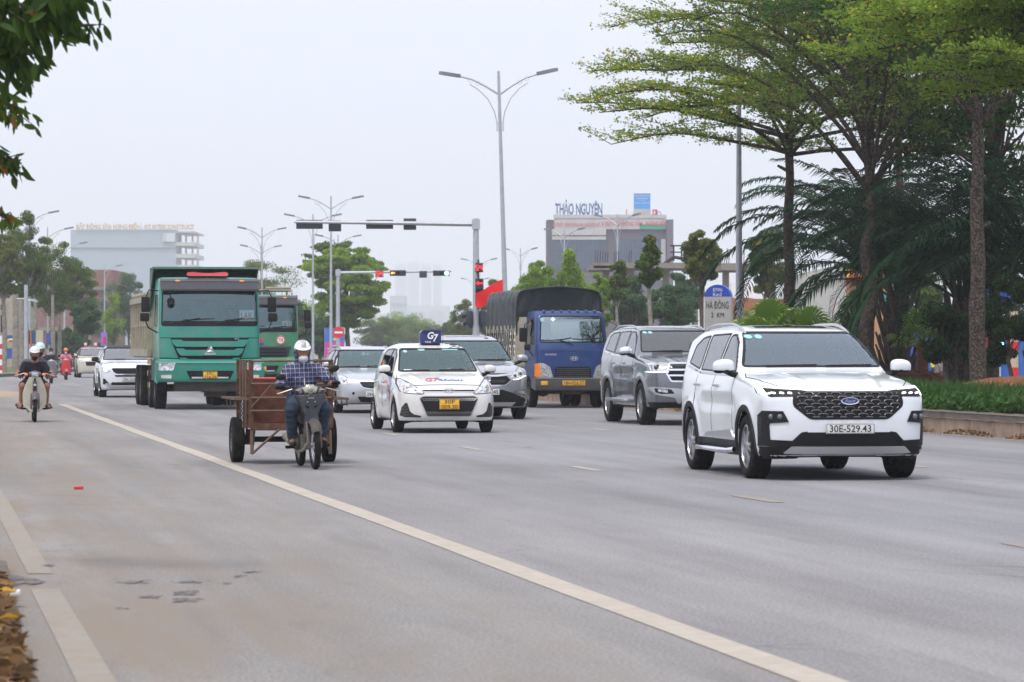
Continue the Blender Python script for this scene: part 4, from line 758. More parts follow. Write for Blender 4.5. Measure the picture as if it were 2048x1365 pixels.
# ---------------- lorries ----------------
def cab_shell(root, side, hw, ztop, paint_, ws, sw, x0=.9, zf=1.2, xb=-.9, h=.035, tumble=.06, belt=1.9, rr=.10, gws=None, name='cab'):
    sd_ = P2(rpoly(side, .10, 5)); zb = min(p[1] for p in side); xa = max(p[0] for p in side); xr = min(p[0] for p in side)
    sec = P2(rpoly([(-.5,zb),(hw-.02,zb),(hw,belt),(hw-tumble,ztop),(-.5,ztop+.02)], .07, 4)); plan = P2(rpoly([(xa+.01,0),(xa,hw-.25),(xa-.10,hw-.05),(xa-.28,hw),(xr,hw),(xr,-.5),(xa,-.5)], .12, 5))
    def f0(X, Y, Z):
        Ya = np.abs(Y); return smax(smax(sec(Ya, Z), plan(X, Ya), .10), sd_(X+.05*Y*Y, Z+.01*Y*Y), rr)
    pws = P2(rpoly(ws, .06)); psw = P2(rpoly(sw, .06))
    def f(X, Y, Z):
        g = f0(X, Y, Z); cab = np.maximum(np.maximum(g+.06, zf-Z), np.maximum(X-x0-.4, xb+.1-X)); d = np.maximum(g, -cab)
        wn = np.minimum(np.maximum(pws(Y, Z)+.02, -X), np.maximum(psw(X, Z)+.02, .5-np.abs(Y))); wn = np.minimum(wn, np.maximum(np.maximum(np.abs(Y)-.55, np.abs(Z-belt-.42)-.22), X-.1)); return np.maximum(d, -np.maximum(wn, -(g+.12)))
    V, Q = nets(f, (xr-.1,-hw-.12,zb-.1), (xa+.1,hw+.12,ztop+.12), h); c = V[Q].mean(1); g = f0(c[:,0], c[:,1], c[:,2])
    o = mesh_obj(name, V, Q, [paint_, M['dark'], mat('cabin lining', (.42,.43,.43), .8)], root, sharp=42, mi=np.where((g < -.03) & (c[:,2] > zf+.2), 2, ((g < -.03) | (c[:,2] < zb+.03)).astype(int)))
    o_ = rpoly(ws, .06); pn = patch(root, 'windscreen', gws or M['gw'], f0, o_, 'front', .002, .06)[0]; patch(pn, 'window_seal', M['black'], f0, o_, 'front', .006, .04, holes=[inset(o_, .03)])
    for v in ('left', 'right'): o_ = rpoly(sw, .06); pn = patch(root, 'side_window', M['gt'], f0, o_, v, .002, .06); pn = pn[0]; patch(pn, 'window_seal', M['black'], f0, o_, v, .006, .04, holes=[inset(o_, .03)])
    for y_ in (-.6,.6): MB().box((.35,y_,zf+.25),(.5,.5,.5)).box((.1,y_,zf+.75),(.15,.5,.75),ry=R(-10)).build('front_seat', M['seat'], root, bevel=.05)
    MB().box((x0,0,belt-.12), (.35,hw*1.8,.2)).build('dashboard', M['black'], root, bevel=.05); return f0
def chassis(root, x0, x1, z, y_=.42, tail=None):
    m = MB()
    for s_ in (1,-1): m.box(((x0+x1)/2, s_*y_, z), (abs(x0-x1), .09, .24))
    for k in range(6): m.box((x1+(x0-x1)*(k+.5)/6, 0, z), (.12, 2*y_, .18))
    m.build('chassis', M['black'], root)
def tipper(name, label, X, D, hi):
    root = empty(name, (X, D, 0), HEAD); tag(root, label, 'dump truck', 'green tipper lorries waiting at the lights')
    G = mat('tipper green', (.020,.25,.185), .36, .25, .5, .45, (.22,.20,.15), 2) if hi else mat('tipper green dull', (.035,.20,.10), .42, 0, .5, .35, (.22,.20,.15), 2)
    BE = mat('tipper beige', (.30,.28,.21), .6, 0, 0, .45, (.14,.11,.08), 2.5); DG = mat('dark green', (.012,.10,.055), .5, dirt=.3)
    side = [(1.25,.95),(1.38,.98),(1.40,1.30),(1.39,1.95),(1.24,2.75),(1.18,3.02),(1.02,3.12),(-.55,3.12),(-.6,3.05),(-.6,1.15),(.55,1.15),(.65,.95)]
    gg_ = glass('lorry windscreen', (.68,.82,.82), (.65,.9,.92), f0=.10) if hi else MATS['lorry windscreen']
    f0 = cab_shell(root, side, 1.22, 3.13, G, [(-1.13,1.95),(1.13,1.95),(1.10,2.78),(-1.10,2.78)], [(.95,1.95),(.95,2.68),(.10,2.72),(.05,1.95)], x0=.95, zf=1.35, xb=-.6, belt=1.95, gws=gg_)
    P = lambda nm, mt, *a, **k: patch(root, nm, mt, f0, *a, **k)
    vis = mat('visor grey', (.045,.048,.06), .5, dirt=.2)
    MB().prism([(1.16,3.07),(1.36,3.00),(1.42,2.80),(1.40,2.76),(1.30,2.84),(1.12,2.95)], 'y', -1.13, 1.13).build('sun_visor', vis, root, bevel=.02)
    for y_ in (-.75,.75): MB().ball((1.36,y_,3.0), (.03,.07,.03), 10).build('marker_lamp', M['amber'], root)
    P('windscreen_lower_panel', M['black'], rpoly([(-1.10,1.955),(1.10,1.955),(1.09,2.07),(-1.09,2.07)], .03), 'front', lift=.012)
    for y_ in (-.85,.15): MB().tube([(1.43,y_,1.99),(1.44,y_+.02,2.04),(1.405,y_+.62,2.14)], .012, 6).tube([(1.41,y_+.22,2.10),(1.385,y_+.95,2.13)], .010, 6).build('wiper', M['black'], root)
    if hi:
        P('grille', M['black'], rpoly([(-.92,1.68),(.92,1.68),(.68,1.06),(-.68,1.06)], .02), 'front', lift=.006)
        for (za, zb_, ya, yb) in ((1.635,1.47,.90,.62),(1.43,1.265,.79,.56),(1.215,1.055,.70,.50)):
            zm = (za+zb_)/2
            q = [(-ya,za),(-yb-.06,za),(-yb,za-.035),(yb,za-.035),(yb+.06,za),(ya,za),(ya-.05,zm-.02),(ya-.12,zb_),(-ya+.12,zb_),(-ya+.05,zm-.02)]
            b_ = P('grille_slat', G, q, 'front', lift=.075, res=.05)[0]
        P('panel_gap', M['dark'], [(-1.2,1.195),(-.70,1.185),(-.70,1.205),(-1.2,1.22)], 'front', lift=.004); P('panel_gap', M['dark'], [(1.2,1.195),(.70,1.185),(.70,1.205),(1.2,1.22)], 'front', lift=.004)
        P('panel_gap', M['dark'], [(-1.2,1.672),(1.2,1.672),(1.2,1.685),(-1.2,1.685)], 'front', lift=.004)
        xf = 1.44; tri = MB(); t0, t1, t2, cc = (0,1.55),(-.14,1.345),(.14,1.345),(0,1.41)
        for a, b in ((t0,t1),(t1,t2),(t2,t0)):
            q = np.array([a, b, cc]); ctr = q.mean(0); q = ctr+(q-ctr)*.88; V = [(xf,*q[0]),(xf,*q[1]),(xf+.01,*q[2]),(xf+.035,*ctr)]; tri.add(V, [(0,1,3),(1,2,3),(2,0,3),(0,2,1)])
        tri.box((xf+.01,0,1.305), (.03,.25,.045)); em = tri.build('emblem', M['chrome'], root, smooth=False); text('SINOTRUK', .20, .024, (xf+.027,0,1.305), 'emblem_lettering', M['ink'], em)
        text('371', .10, .04, (1.425, .62, 1.655), 'grille_lettering', M['chrome'], root)
    else:
        P('grille', mat('grille slate', (.03,.035,.045), .5), rpoly([(-.95,1.50),(.95,1.50),(.80,1.05),(-.80,1.05)], .03), 'front', lift=.02)
        for j in range(4): P('grille_slat', M['black'], strip([(-.8,1.42-.1*j),(.8,1.42-.1*j)], .045), 'front', lift=.05, res=.08)
        P('bumper_band', mat('grille slate', ()), [(-1.15,1.0),(1.15,1.0),(1.15,.86),(-1.15,.86)], 'front', lift=.02)
        Q, ok, gg = project(f0, np.array([[.62,1.70]]), 'front'); x = Q[0][0]; rd = MB().lathe([(x,0),(x+.012,0),(x+.012,.14),(x,.14)], (0,.62,1.70), 'x', 24).build('round_sticker', M['white'], root)
        MB().lathe([(x+.012,.105),(x+.018,.105),(x+.018,.135),(x+.012,.135)], (0,.62,1.70), 'x', 24, True).build('sticker_ring', M['red'], rd); text('T3', .13, .10, (x+.02,.62,1.70), 'sticker_lettering', M['red'], rd, bold=.03)
        P('side_badge', M['red'], [(-.12,1.74),(.02,1.74),(.08,1.62),(-.12,1.60)], 'front', lift=.008); P('side_badge', M['blue'], [(-.12,1.60),(.08,1.62),(.10,1.55),(-.12,1.52)], 'front', lift=.008)
        m = MB()
        for s_ in (1,-1): m.tube([(1.1,s_*1.0,3.12),(1.0,s_*1.0,3.24),(-.3,s_*1.0,3.24),(-.4,s_*1.0,3.12)], .03, 8)
        for x_ in (1.0,.3,-.3): m.tube([(x_,-1.0,3.24),(x_,1.0,3.24)], .028, 8)
        m.tube([(.9,.2,3.3),(.9,.95,3.32),(.5,1.0,3.26)], .05, 8).build('roof_rack', BE, root)
    # bumper
    bf = MB().prism([(1.30,.66),(1.42,.64),(1.46,.72),(1.46,1.12),(1.41,1.185),(.75,1.185),(.70,1.05),(.62,.72),(.70,.66)], 'y', -1.23, 1.23).build('bumper', G, root, bevel=.035)
    MB().prism(rpoly([(-.56,.91),(.56,.91),(.46,.71),(-.46,.71)], .03), 'x', 1.40, 1.466).build('bumper_recess', M['black'], bf)
    for s_ in (1, -1):
        MB().prism(rpoly([(s_*.80,1.12),(s_*1.20,1.10),(s_*1.20,.92),(s_*.86,.915)], .03), 'x', 1.42, 1.475).build('headlight', M['lens'], root, bevel=.01)
        MB().prism(rpoly([(s_*.90,.82),(s_*1.14,.81),(s_*1.14,.74),(s_*.90,.73)], .02), 'x', 1.42, 1.472).build('fog_lamp', M['lensw'], root, bevel=.006)
        MB().box((1.468,s_*.30,.745), (.02,.26,.045)).build('bumper_step', M['silver'], root, bevel=.01); MB().lathe([(1.47,0),(1.474,.045),(1.48,.05),(1.47,.055)], (0,s_*.44,.86), 'x', 16).build('tow_eye', M['black'], root)
        mr = MB().box((1.12,s_*1.48,2.46), (.10,.20,.36)).build('side_mirror', M['black'], root, bevel=.03); MB().box((1.12,s_*1.50,2.16), (.12,.22,.20)).build('wide_mirror', M['black'], mr, bevel=.04)
        MB().tube([(1.05,s_*1.18,2.78),(1.12,s_*1.40,2.80),(1.12,s_*1.47,2.64)], .016, 6).tube([(1.1,s_*1.20,1.80),(1.13,s_*1.42,1.92),(1.12,s_*1.47,2.06)], .018, 6).build('mirror_arm', M['black'], mr)
        m = MB()
        for k in range(3): m.box((-1.95,s_*1.16,.55+.28*k), (1.2,.04,.13))
        m.build('side_guard', mat('guard yellow', (.55,.42,.16), .6, dirt=.4), root)
        for k in (0,1): m = MB().box((-.75-.0*k,s_*1.0,.95), (1.0,.28,.5)).build('tank', M['black'], root, bevel=.05)
        MB().prism([(.62,1.15),(.50,.80),(.66,.70),(-.60,.70),(-.62,1.15)], 'y', s_*1.22, s_*.90).build('cab_step', M['black'], root, bevel=.02)
    MB().tube([(1.38,-.95,2.82),(1.50,-.93,2.74),(1.47,-.92,2.62)], .012, 6).lathe([(1.46,0),(1.48,.07),(1.46,.09),(1.43,.05)], (0,-.92,2.53), 'x', 16).build('kerb_mirror', M['black'], root)
    plate(root, f0, ['29C', '716.25'] if hi else ['29C', '630.20'], .81, .335, .165, M['yplate'], x=1.49)
    if hi:
        pp = MB().box((1.19,.88,2.20), (.008,.34,.26), ry=R(-8)).build('route_card', mat('pale card', (.6,.68,.66), .6), root); text('LAK', .27, .15, (1.215,.88,2.20), 'lettering', M['red'], pp, bold=.02)
        MB().box((1.20,.40,2.10), (.04,.62,.16)).build('dashboard_tray', M['black'], root, bevel=.02)
        MB().prism(rpoly([(-.50,3.13),(.44,3.13),(.46,3.20),(.36,3.225),(.10,3.20),(-.15,3.20),(-.38,3.225),(-.50,3.21)], .03), 'x', .85, 1.12).build('roof_air_deflector', mat('faded red plastic', (.75,.10,.12), .45), root, bevel=.015)
    else:
        pp = MB().box((1.19,.84,2.19), (.008,.30,.20), ry=R(-8)).build('route_card', mat('pale card', ()), root); text('BT', .19, .12, (1.213,.84,2.19), 'lettering', M['red'], pp, bold=.02); MB().box((1.22,.45,2.12), (.1,.5,.05)).build('dashboard_cloth', mat('teal cloth', (.2,.5,.55), .8), root, bevel=.02)
    tag(person_in_car(root, .30, .62, 1.62, mat('lorry driver shirt', (.03,.03,.035), .8)), 'driver behind the windscreen of the '+('leading' if hi else 'second')+' green tipper lorry', 'person')
    # tipping body
    m = MB(); xb0, xb1, zb0, zb1 = -.72, -6.9, 1.25, 2.68; bw = 1.22
    for s_ in (1,-1): m.box(((xb0+xb1)/2, s_*bw, (zb0+zb1)/2), (xb0-xb1, .05, zb1-zb0))
    m.box((xb0, 0, 2.05), (.06, 2*bw, 1.6)).box((xb1, 0, (zb0+zb1)/2), (.06, 2*bw, zb1-zb0)).box(((xb0+xb1)/2, 0, zb0), (xb0-xb1, 2*bw, .08)); bo = m.build('tipping_body', BE, root)
    m = MB()
    for s_ in (1,-1):
        for k in range(8): m.box((xb0-.1-k*(xb0-xb1-.2)/7, s_*(bw+.05), (zb0+zb1)/2), (.12, .08, zb1-zb0-.1))
        m.box(((xb0+xb1)/2, s_*(bw+.055), zb1-.06), (xb0-xb1+.1, .10, .14)); m.box(((xb0+xb1)/2, s_*(bw+.05), zb0+.08), (xb0-xb1+.1, .09, .18)); m.box(((xb0+xb1)/2, s_*(bw+.04), 2.0), (xb0-xb1, .05, .07))
    m.build('body_ribs', BE, bo)
    m = MB(); pts = [(xb0-.2+(xb1-xb0)*i/20, -bw, zb1+.06+.03*math.sin(i*1.7)) for i in range(21)]; m.tube(pts, .06, 8); m.tube([(p[0], bw, p[2]) for p in pts], .06, 8)
    m.box(((xb0+xb1)/2, 0, zb1+.10), (xb0-xb1-.3, 2.2, .06)).build('rolled_tarpaulin', mat('dusty tarpaulin', (.25,.24,.19), .85, bump=.6, bscale=6, dirt=.4), bo)
    zc = 3.36 if hi else 3.1
    MB().prism([(-.70,2.2),(-.76,2.2),(-.76,zc-.14),(-.70,zc-.02),(.42,zc),(.44,zc-.05),(-.62,zc-.08),(-.70,zc-.16)], 'y', -1.25, 1.25).build('cab_protector', DG, root)
    m = MB()
    for s_ in (1,-1): MB().prism([(-.72,2.3),(-.72,zc-.03),(.36,zc-.02),(-.30,zc-.45),(-.62,2.5)], 'y', s_*1.25, s_*1.22).build('protector_cheek', DG, root)
    chassis(root, 1.0, -6.7, .95); MB().box((1.0,0,.55), (.3,1.6,.25)).box((.6,.2,.5), (.5,.5,.4)).tube([(0,-1,.5),(0,1,.5)], .09, 8).build('front_axle', mat('oily metal', (.06,.05,.04), .7, dirt=.6, dirtcol=(.15,.12,.09)), root)
    for x_ in (0, -1.8): 
        for s_ in (1,-1): wheel(root, (x_, s_*1.06, .51), .51, .28, .29, 'steel', s_ > 0)
    for x_ in (-5.0, -6.35):
        for s_ in (1,-1): wheel(root, (x_, s_*1.06, .51), .51, .28, .29, 'steel', s_ > 0); wheel(root, (x_, s_*.74, .51), .51, .28, .29, 'steel', s_ > 0)
    for s_ in (1,-1): m = MB().lathe([(s_*.0,.60),(s_*.3,.60),(s_*.3,.63),(s_*.0,.63)], (-5.67,s_*.85,.51), 'y', 24, True) if 0 else None
    return root
tipper('dump_truck', 'leading green tipper lorry with a chrome triangle badge and a LAK card in its windscreen', -7.30, 78.4, True)
tipper('dump_truck', 'second green tipper lorry half hidden behind the first, with a BT card and T3 sticker', -8.0, 103.2, False)
def box_lorry():
    root = empty('cargo_truck', (1.27, 80.3, 0), HEAD); tag(root, 'blue light lorry with a dark tarpaulin cover over its load and a yellow number plate', 'truck')
    B = mat('lorry blue', (.003,.032,.15), .42, 0, .2, .12, (.15,.14,.13), 2); TP = mat('dark tarpaulin', (.014,.022,.023), .45, bump=.35, bscale=5, dirt=.3, dirtcol=(.10,.11,.11), dscale=2)
    side = [(.95,.55),(1.10,.58),(1.12,1.0),(1.10,1.40),(1.04,1.55),(.80,2.22),(.66,2.33),(.3,2.37),(-.50,2.36),(-.56,2.28),(-.56,.60),(.50,.60)]
    f0 = cab_shell(root, side, .915, 2.38, B, [(-.80,1.57),(.80,1.57),(.735,2.22),(-.735,2.22)], [(.78,1.52),(.50,2.15),(-.25,2.17),(-.25,1.50)], x0=.62, zf=.95, xb=-.55, h=.026, belt=1.45, tumble=.10, gws=glass('lorry windscreen light', (.65,.76,.78), (.75,.93,1), f0=.24))
    P = lambda nm, mt, *a, **k: patch(root, nm, mt, f0, *a, **k)
    a = f0
    for y_ in np.linspace(-.62,.62,7): MB().box((.62,y_,2.335), (.16,.05,.03), ry=R(14)).build('roof_vent', B, root, bevel=.008)
    P('lower_grille', M['black'], rpoly([(-.44,.95),(-.38,.99),(.38,.99),(.44,.95),(.44,.72),(-.44,.72)], .03), 'front', lift=.006)
    for j in range(5): P('grille_slat', M['greyp'], strip([(-.40,.945-.048*j),(.40,.945-.048*j)], .016), 'front', lift=.022, res=.06)
    P('panel_crease', mat('lorry blue', ()), strip([(-.90,1.385),(.90,1.385)], .03), 'front', lift=.012, res=.05)
    badge_h(root, f0, .02, 1.19, .095, .052, M['chrome']); text('HYUNDAI', .27, .045, (1.125, -.55, 1.285), 'cab_lettering', M['chrome'], root, bold=.02)
    for s_ in (1,-1):
        k = np.array([s_,1]); hl = P('headlight', M['lens'], rpoly(np.array([(.50,.745),(.80,.745),(.84,.80),(.84,1.05),(.72,1.06),(.58,.98)])*k, .03), 'front', lift=.014)[0]
        o_ = rpoly(np.array([(.485,.73),(.90,.73),(.90,1.07),(.72,1.08),(.56,.99)])*k, .03); patch(hl, 'lamp_frame', M['silver'], f0, o_, 'front', .010, .03)
        patch(root, 'indicator', M['amber'], f0, rpoly(np.array([(.785,.745),(.893,.75),(.893,1.06),(.785,1.06)])*k, .02), 'front', .020, .03)
        o = MB().box((1.20,s_*.72,.60), (.02,.17,.10)).build('fog_lamp', mat('fog amber', (.7,.38,.02), .25, coat=.8), root, bevel=.012)
        mr = MB().box((.78,s_*1.16,1.76), (.09,.19,.34)).build('side_mirror', M['black'], root, bevel=.04); MB().box((.80,s_*1.06,1.46), (.1,.16,.15)).build('wide_mirror', M['black'], mr, bevel=.045)
        MB().tube([(.70,s_*.90,1.25),(.80,s_*1.02,1.38),(.78,s_*1.10,1.6),(.78,s_*1.13,2.0),(.6,s_*.92,2.12)], .012, 6).build('mirror_arm', M['black'], mr)
        P_, ok, gg = project(f0, np.array([[.35, 1.1]]), 'left'); MB().box((.0,s_*.925,1.18), (.16,.02,.04)).build('door_handle', M['black'], root, bevel=.006)
        patch(root, 'door_gap', M['dark'], f0, strip([(.80,.75),(.90,1.45),(.60,2.2)], .012), 'left' if s_ > 0 else 'right', .002, .04)
    MB().prism([(1.02,.44),(1.16,.43),(1.19,.50),(1.19,.70),(1.15,.73),(.6,.73),(.58,.5)], 'y', -.93, .93).build('bumper', M['greyp'], root, bevel=.03)
    plate(root, f0, ['18H-026.57'], .605, .56, .125, M['yplate'], x=1.205)
    for (ya, za, yb, zb) in ((-.78,1.60,-.02,1.66),(.0,1.63,.70,1.66)):
        m = MB(); uv = np.array([(ya+(yb-ya)*t,za+(zb-za)*t-.03*math.sin(t*3)+.03) for t in np.linspace(0,1,6)]); Q, ok, g = project(f0, uv, 'front', lift=.02); m.tube(Q, .009, 6); m.tube([(1.09,yb-.02+.05,1.52),tuple(Q[3])], .011, 6).build('wiper', M['black'], root)
    for y_, z_, w_, h_, m_ in ((-.70,2.12,.05,.05,MATS['pale sticker']),(-.44,2.13,.06,.06,M['white'])): P('windscreen_sticker', m_, ell(y_,z_,w_,h_,4 if m_ is M['white'] else 16), 'front', lift=.008)
    MB().box((.75,-.5,1.60), (.05,.26,.07), ry=R(-20)).build('dashboard_papers', mat('orange paper', (.7,.3,.08), .7), root); MB().box((.78,.25,1.60), (.03,.50,.10), ry=R(-20)).build('dashboard_papers', mat('pale card', ()), root)
    tag(person_in_car(root, .05, .42, 1.12, mat('lorry driver shirt', ())), 'driver behind the windscreen of the blue lorry', 'person')
    # load under tarpaulin
    L0, L1, bw = -.72, -5.0, 1.03
    BE = mat('slatted side', (.42,.39,.31), .6, dirt=.5); m = MB(); m.box(((L0+L1)/2,0,.98), (L0-L1,2*bw,.14))
    for s_ in (1,-1):
        for k in range(6): m.box(((L0+L1)/2, s_*bw, 1.12+.15*k), (L0-L1,.03,.09))
        for k in range(9): m.box((L0-.05-k*(L0-L1-.1)/8, s_*(bw+.02), 1.5), (.05,.04,1.0))
    m.box((L0,0,1.6), (.05,2*bw,1.2)).build('load_bed', BE, root)
    n = 44; ns = 20; V = []; rs = np.random.default_rng(3)
    def prof(t):   # cross-section of the cover from left foot over the top to right foot
        pts = [(-bw-.03,1.86),(-bw-.04,2.3),(-bw-.02,2.68),(-bw+.07,2.84),(-.55,2.91),(0,2.95),(.55,2.91),(bw-.07,2.84),(bw+.02,2.68),(bw+.04,2.3),(bw+.03,1.86)]
        u = t*(len(pts)-1); i = min(int(u), len(pts)-2); u -= i; return np.array(pts[i])*(1-u)+np.array(pts[i+1])*u
    for i in range(n+1):
        x = L0+.06+(L1-L0-.08)*i/n; bow_ = abs(math.sin(math.pi*i/n*7))
        for j in range(ns*2+1):
            t = j/(ns*2); p = prof(t); side_ = min(1, abs(t-.5)*3.0); c = np.array([0,2.3]); d_ = (p-c)/np.linalg.norm(p-c); sag = -.045*bow_*(.4+.6*side_)+rs.normal(0,.006)+.012*math.sin(i*1.9+j*.35)
            z_ = p[1]+(0.02*math.sin(i*.9)+.03*(i%6 == 0) if j in (0,ns*2) else 0); V.append((x, p[0]+d_[0]*sag, z_+d_[1]*sag))
    w2 = ns*2+1; Fs = [(i*w2+j,i*w2+j+1,(i+1)*w2+j+1,(i+1)*w2+j) for i in range(n) for j in range(w2-1)]
    # front sheet, pulled in towards the cab with creases
    b = len(V); rows = 9
    for r_ in range(rows):
        for j in range(w2):
            p0 = np.array(V[j]); q = r_/(rows-1); zc_ = 1.75; y_ = p0[1]*(1-.02*q); z_ = p0[2]+(min(zc_, p0[2])-p0[2])*q; V.append((p0[0]-.03-.10*math.sin(q*2.2)*(1-abs(y_)/1.2)+.018*math.sin(y_*16+q*9), y_, z_))
    Fs += [(b+r_*w2+j,b+r_*w2+j+1,b+(r_+1)*w2+j+1,b+(r_+1)*w2+j) for r_ in range(rows-1) for j in range(w2-1)]
    tp = mesh_obj('tarpaulin', V, Fs, TP, root, sharp=0)
    m = MB()
    for k in range(16):
        x = L0-.15-k*.27; m.tube([(x,-bw-.06,1.90),(x-.05,-bw-.07,1.55),(x+.06,-bw-.07,1.25)], .008, 4); m.tube([(x,-bw-.06,1.86),(x+.14,-bw-.07,1.50)], .006, 4)
    m.build('lashing_rope', M['black'], tp, fixn=False)
    m = MB(); e_ = [(L0+.07, *prof(t)) for t in np.linspace(.02,.98,30)]; m.tube(e_, .022, 6).build('tarpaulin_hem', TP, tp)
    chassis(root, .6, -4.9, .68, .38); MB().box((.9,0,.50), (.25,1.3,.16)).tube([(0,-.7,.40),(0,.7,.40)], .07, 8).box((.5,.1,.5), (.5,.45,.35)).build('front_axle', mat('oily metal', ()), root); MB().ball((-2.75,0,.42), (.2,.2,.2)).tube([(-2.75,-.7,.40),(-2.75,.7,.40)], .06, 8).build('rear_axle', mat('oily metal', ()), root)
    for s_ in (1,-1):
        wheel(root, (0,s_*.80,.39), .39, .20, .22, 'steel', s_ > 0); wheel(root, (-2.75,s_*.82,.39), .39, .20, .22, 'steel', s_ > 0); wheel(root, (-2.75,s_*.58,.39), .39, .20, .22, 'steel', s_ > 0)
    # flag flying from the rear corner of the load
    fl = empty('flag', (PX(1008,86.5), 86.4, 1.9)); tag(fl, 'red flag with a yellow star flying beside the covered load of the blue lorry', 'flag')
    MB().tube([(0,0,-.7),(-.02,0,1.32)], .012, 6).build('flag_pole', M['silver'], fl)
    V = []; nx, nz = 14, 9
    for i in range(nx+1):
        for j in range(nz+1):
            u, v = i/nx, j/nz; V.append((-.02-.72*u+.0*v, .07*math.sin(u*7+v*2)*u, 1.34-.34*u-(.52-.12*u)*v+.03*math.sin(u*6)))
    Fs = [(i*(nz+1)+j,i*(nz+1)+j+1,(i+1)*(nz+1)+j+1,(i+1)*(nz+1)+j) for i in range(nx) for j in range(nz)]
    mesh_obj('flag_cloth', V, Fs, mat('flag red', (.80,.015,.02), .6), fl)
    st = [(-.30+.085*(1 if k%2 == 0 else .4)*math.cos(math.pi/2+k*math.pi/5), .93+.085*(1 if k%2 == 0 else .4)*math.sin(math.pi/2+k*math.pi/5)) for k in range(10)]
    for y_ in (-.075,): MB().prism(st, 'y', y_, y_-.006).build('star', mat('flag yellow', (.9,.6,.02), .6), fl)
    return root
box_lorry()
# ---------------- motorbikes and people ----------------
class Caps:
    def __init__(s): s.c = []
    def add(s, a, b, ra, rb=None, k=.03, sq=(1,1,1)): s.c.append((a, b, ra, ra if rb is None else rb, k, sq)); return s
    def __call__(s, X, Y, Z):
        if np.ndim(X) == 3:
            D = np.full((X.shape[0], Y.shape[1], Z.shape[2]), .3, np.float32)
            for a, b, ra, rb, k, sq in s.c:
                m = (max(ra, rb)+k+.02)/min(sq); lo = np.minimum(a, b)-m; hi = np.maximum(a, b)+m; sl = []
                for i, G in enumerate((X, Y, Z)):
                    g = np.ravel(G); i0, i1 = np.searchsorted(g, lo[i]), np.searchsorted(g, hi[i]); sl.append(slice(i0, i1))
                if any(q.stop <= q.start for q in sl): continue
                sub = D[tuple(sl)]; D[tuple(sl)] = smin(sub, capsule(X[sl[0]], Y[:,sl[1]], Z[:,:,sl[2]], a, b, ra, rb, sq), k)
            return D
        D = np.full(np.shape(X), .3, np.float32)
        for a, b, ra, rb, k, sq in s.c: D = smin(D, capsule(X, Y, Z, a, b, ra, rb, sq), k)
        return D
    def bounds(s):
        lo = np.min([np.minimum(a, b)-max(ra, rb)/min(sq) for a, b, ra, rb, k, sq in s.c], 0)-.03; hi = np.max([np.maximum(a, b)+max(ra, rb)/min(sq) for a, b, ra, rb, k, sq in s.c], 0)+.03; return lo, hi
def V3(*a): return np.array(a, float)
def hand(c, w_, fwd, nrm, lat, curl, sc_=1.0):
    """palm, four unequal bent fingers and a thumb from the side of the palm"""
    fwd, nrm, lat = [np.array(v, float)/np.linalg.norm(v) for v in (fwd, nrm, lat)]
    for o in (-.022, 0, .022): c.add(w_, w_+fwd*.082*sc_+lat*o*sc_, .017*sc_, .0125*sc_, .012)
    for i in range(4):
        p = w_+(fwd*(.086-.004*abs(i-1.3))+lat*(.030-.0205*i))*sc_; L_ = np.array([.040,.026,.020])*(.94,1.05,1.0,.80)[i]*sc_; an = 0
        for j in range(3):
            an += curl*(1, 1.1, .7)[j]; d = fwd*math.cos(an)+nrm*math.sin(an); q = p+d*L_[j]; c.add(p, q, (.0095,.0088,.008)[j]*sc_, (.0088,.008,.007)[j]*sc_, .004); p = q
    p = w_+(fwd*.028+lat*.030)*sc_; d = fwd*.62+lat*.55+nrm*.35; d /= np.linalg.norm(d); q = p+d*.040*sc_; c.add(p, q, .0125*sc_, .0105*sc_, .008); d2 = fwd*.8+nrm*.55+lat*.05; d2 /= np.linalg.norm(d2); c.add(q, q+d2*.030*sc_, .0105*sc_, .0085*sc_, .004)
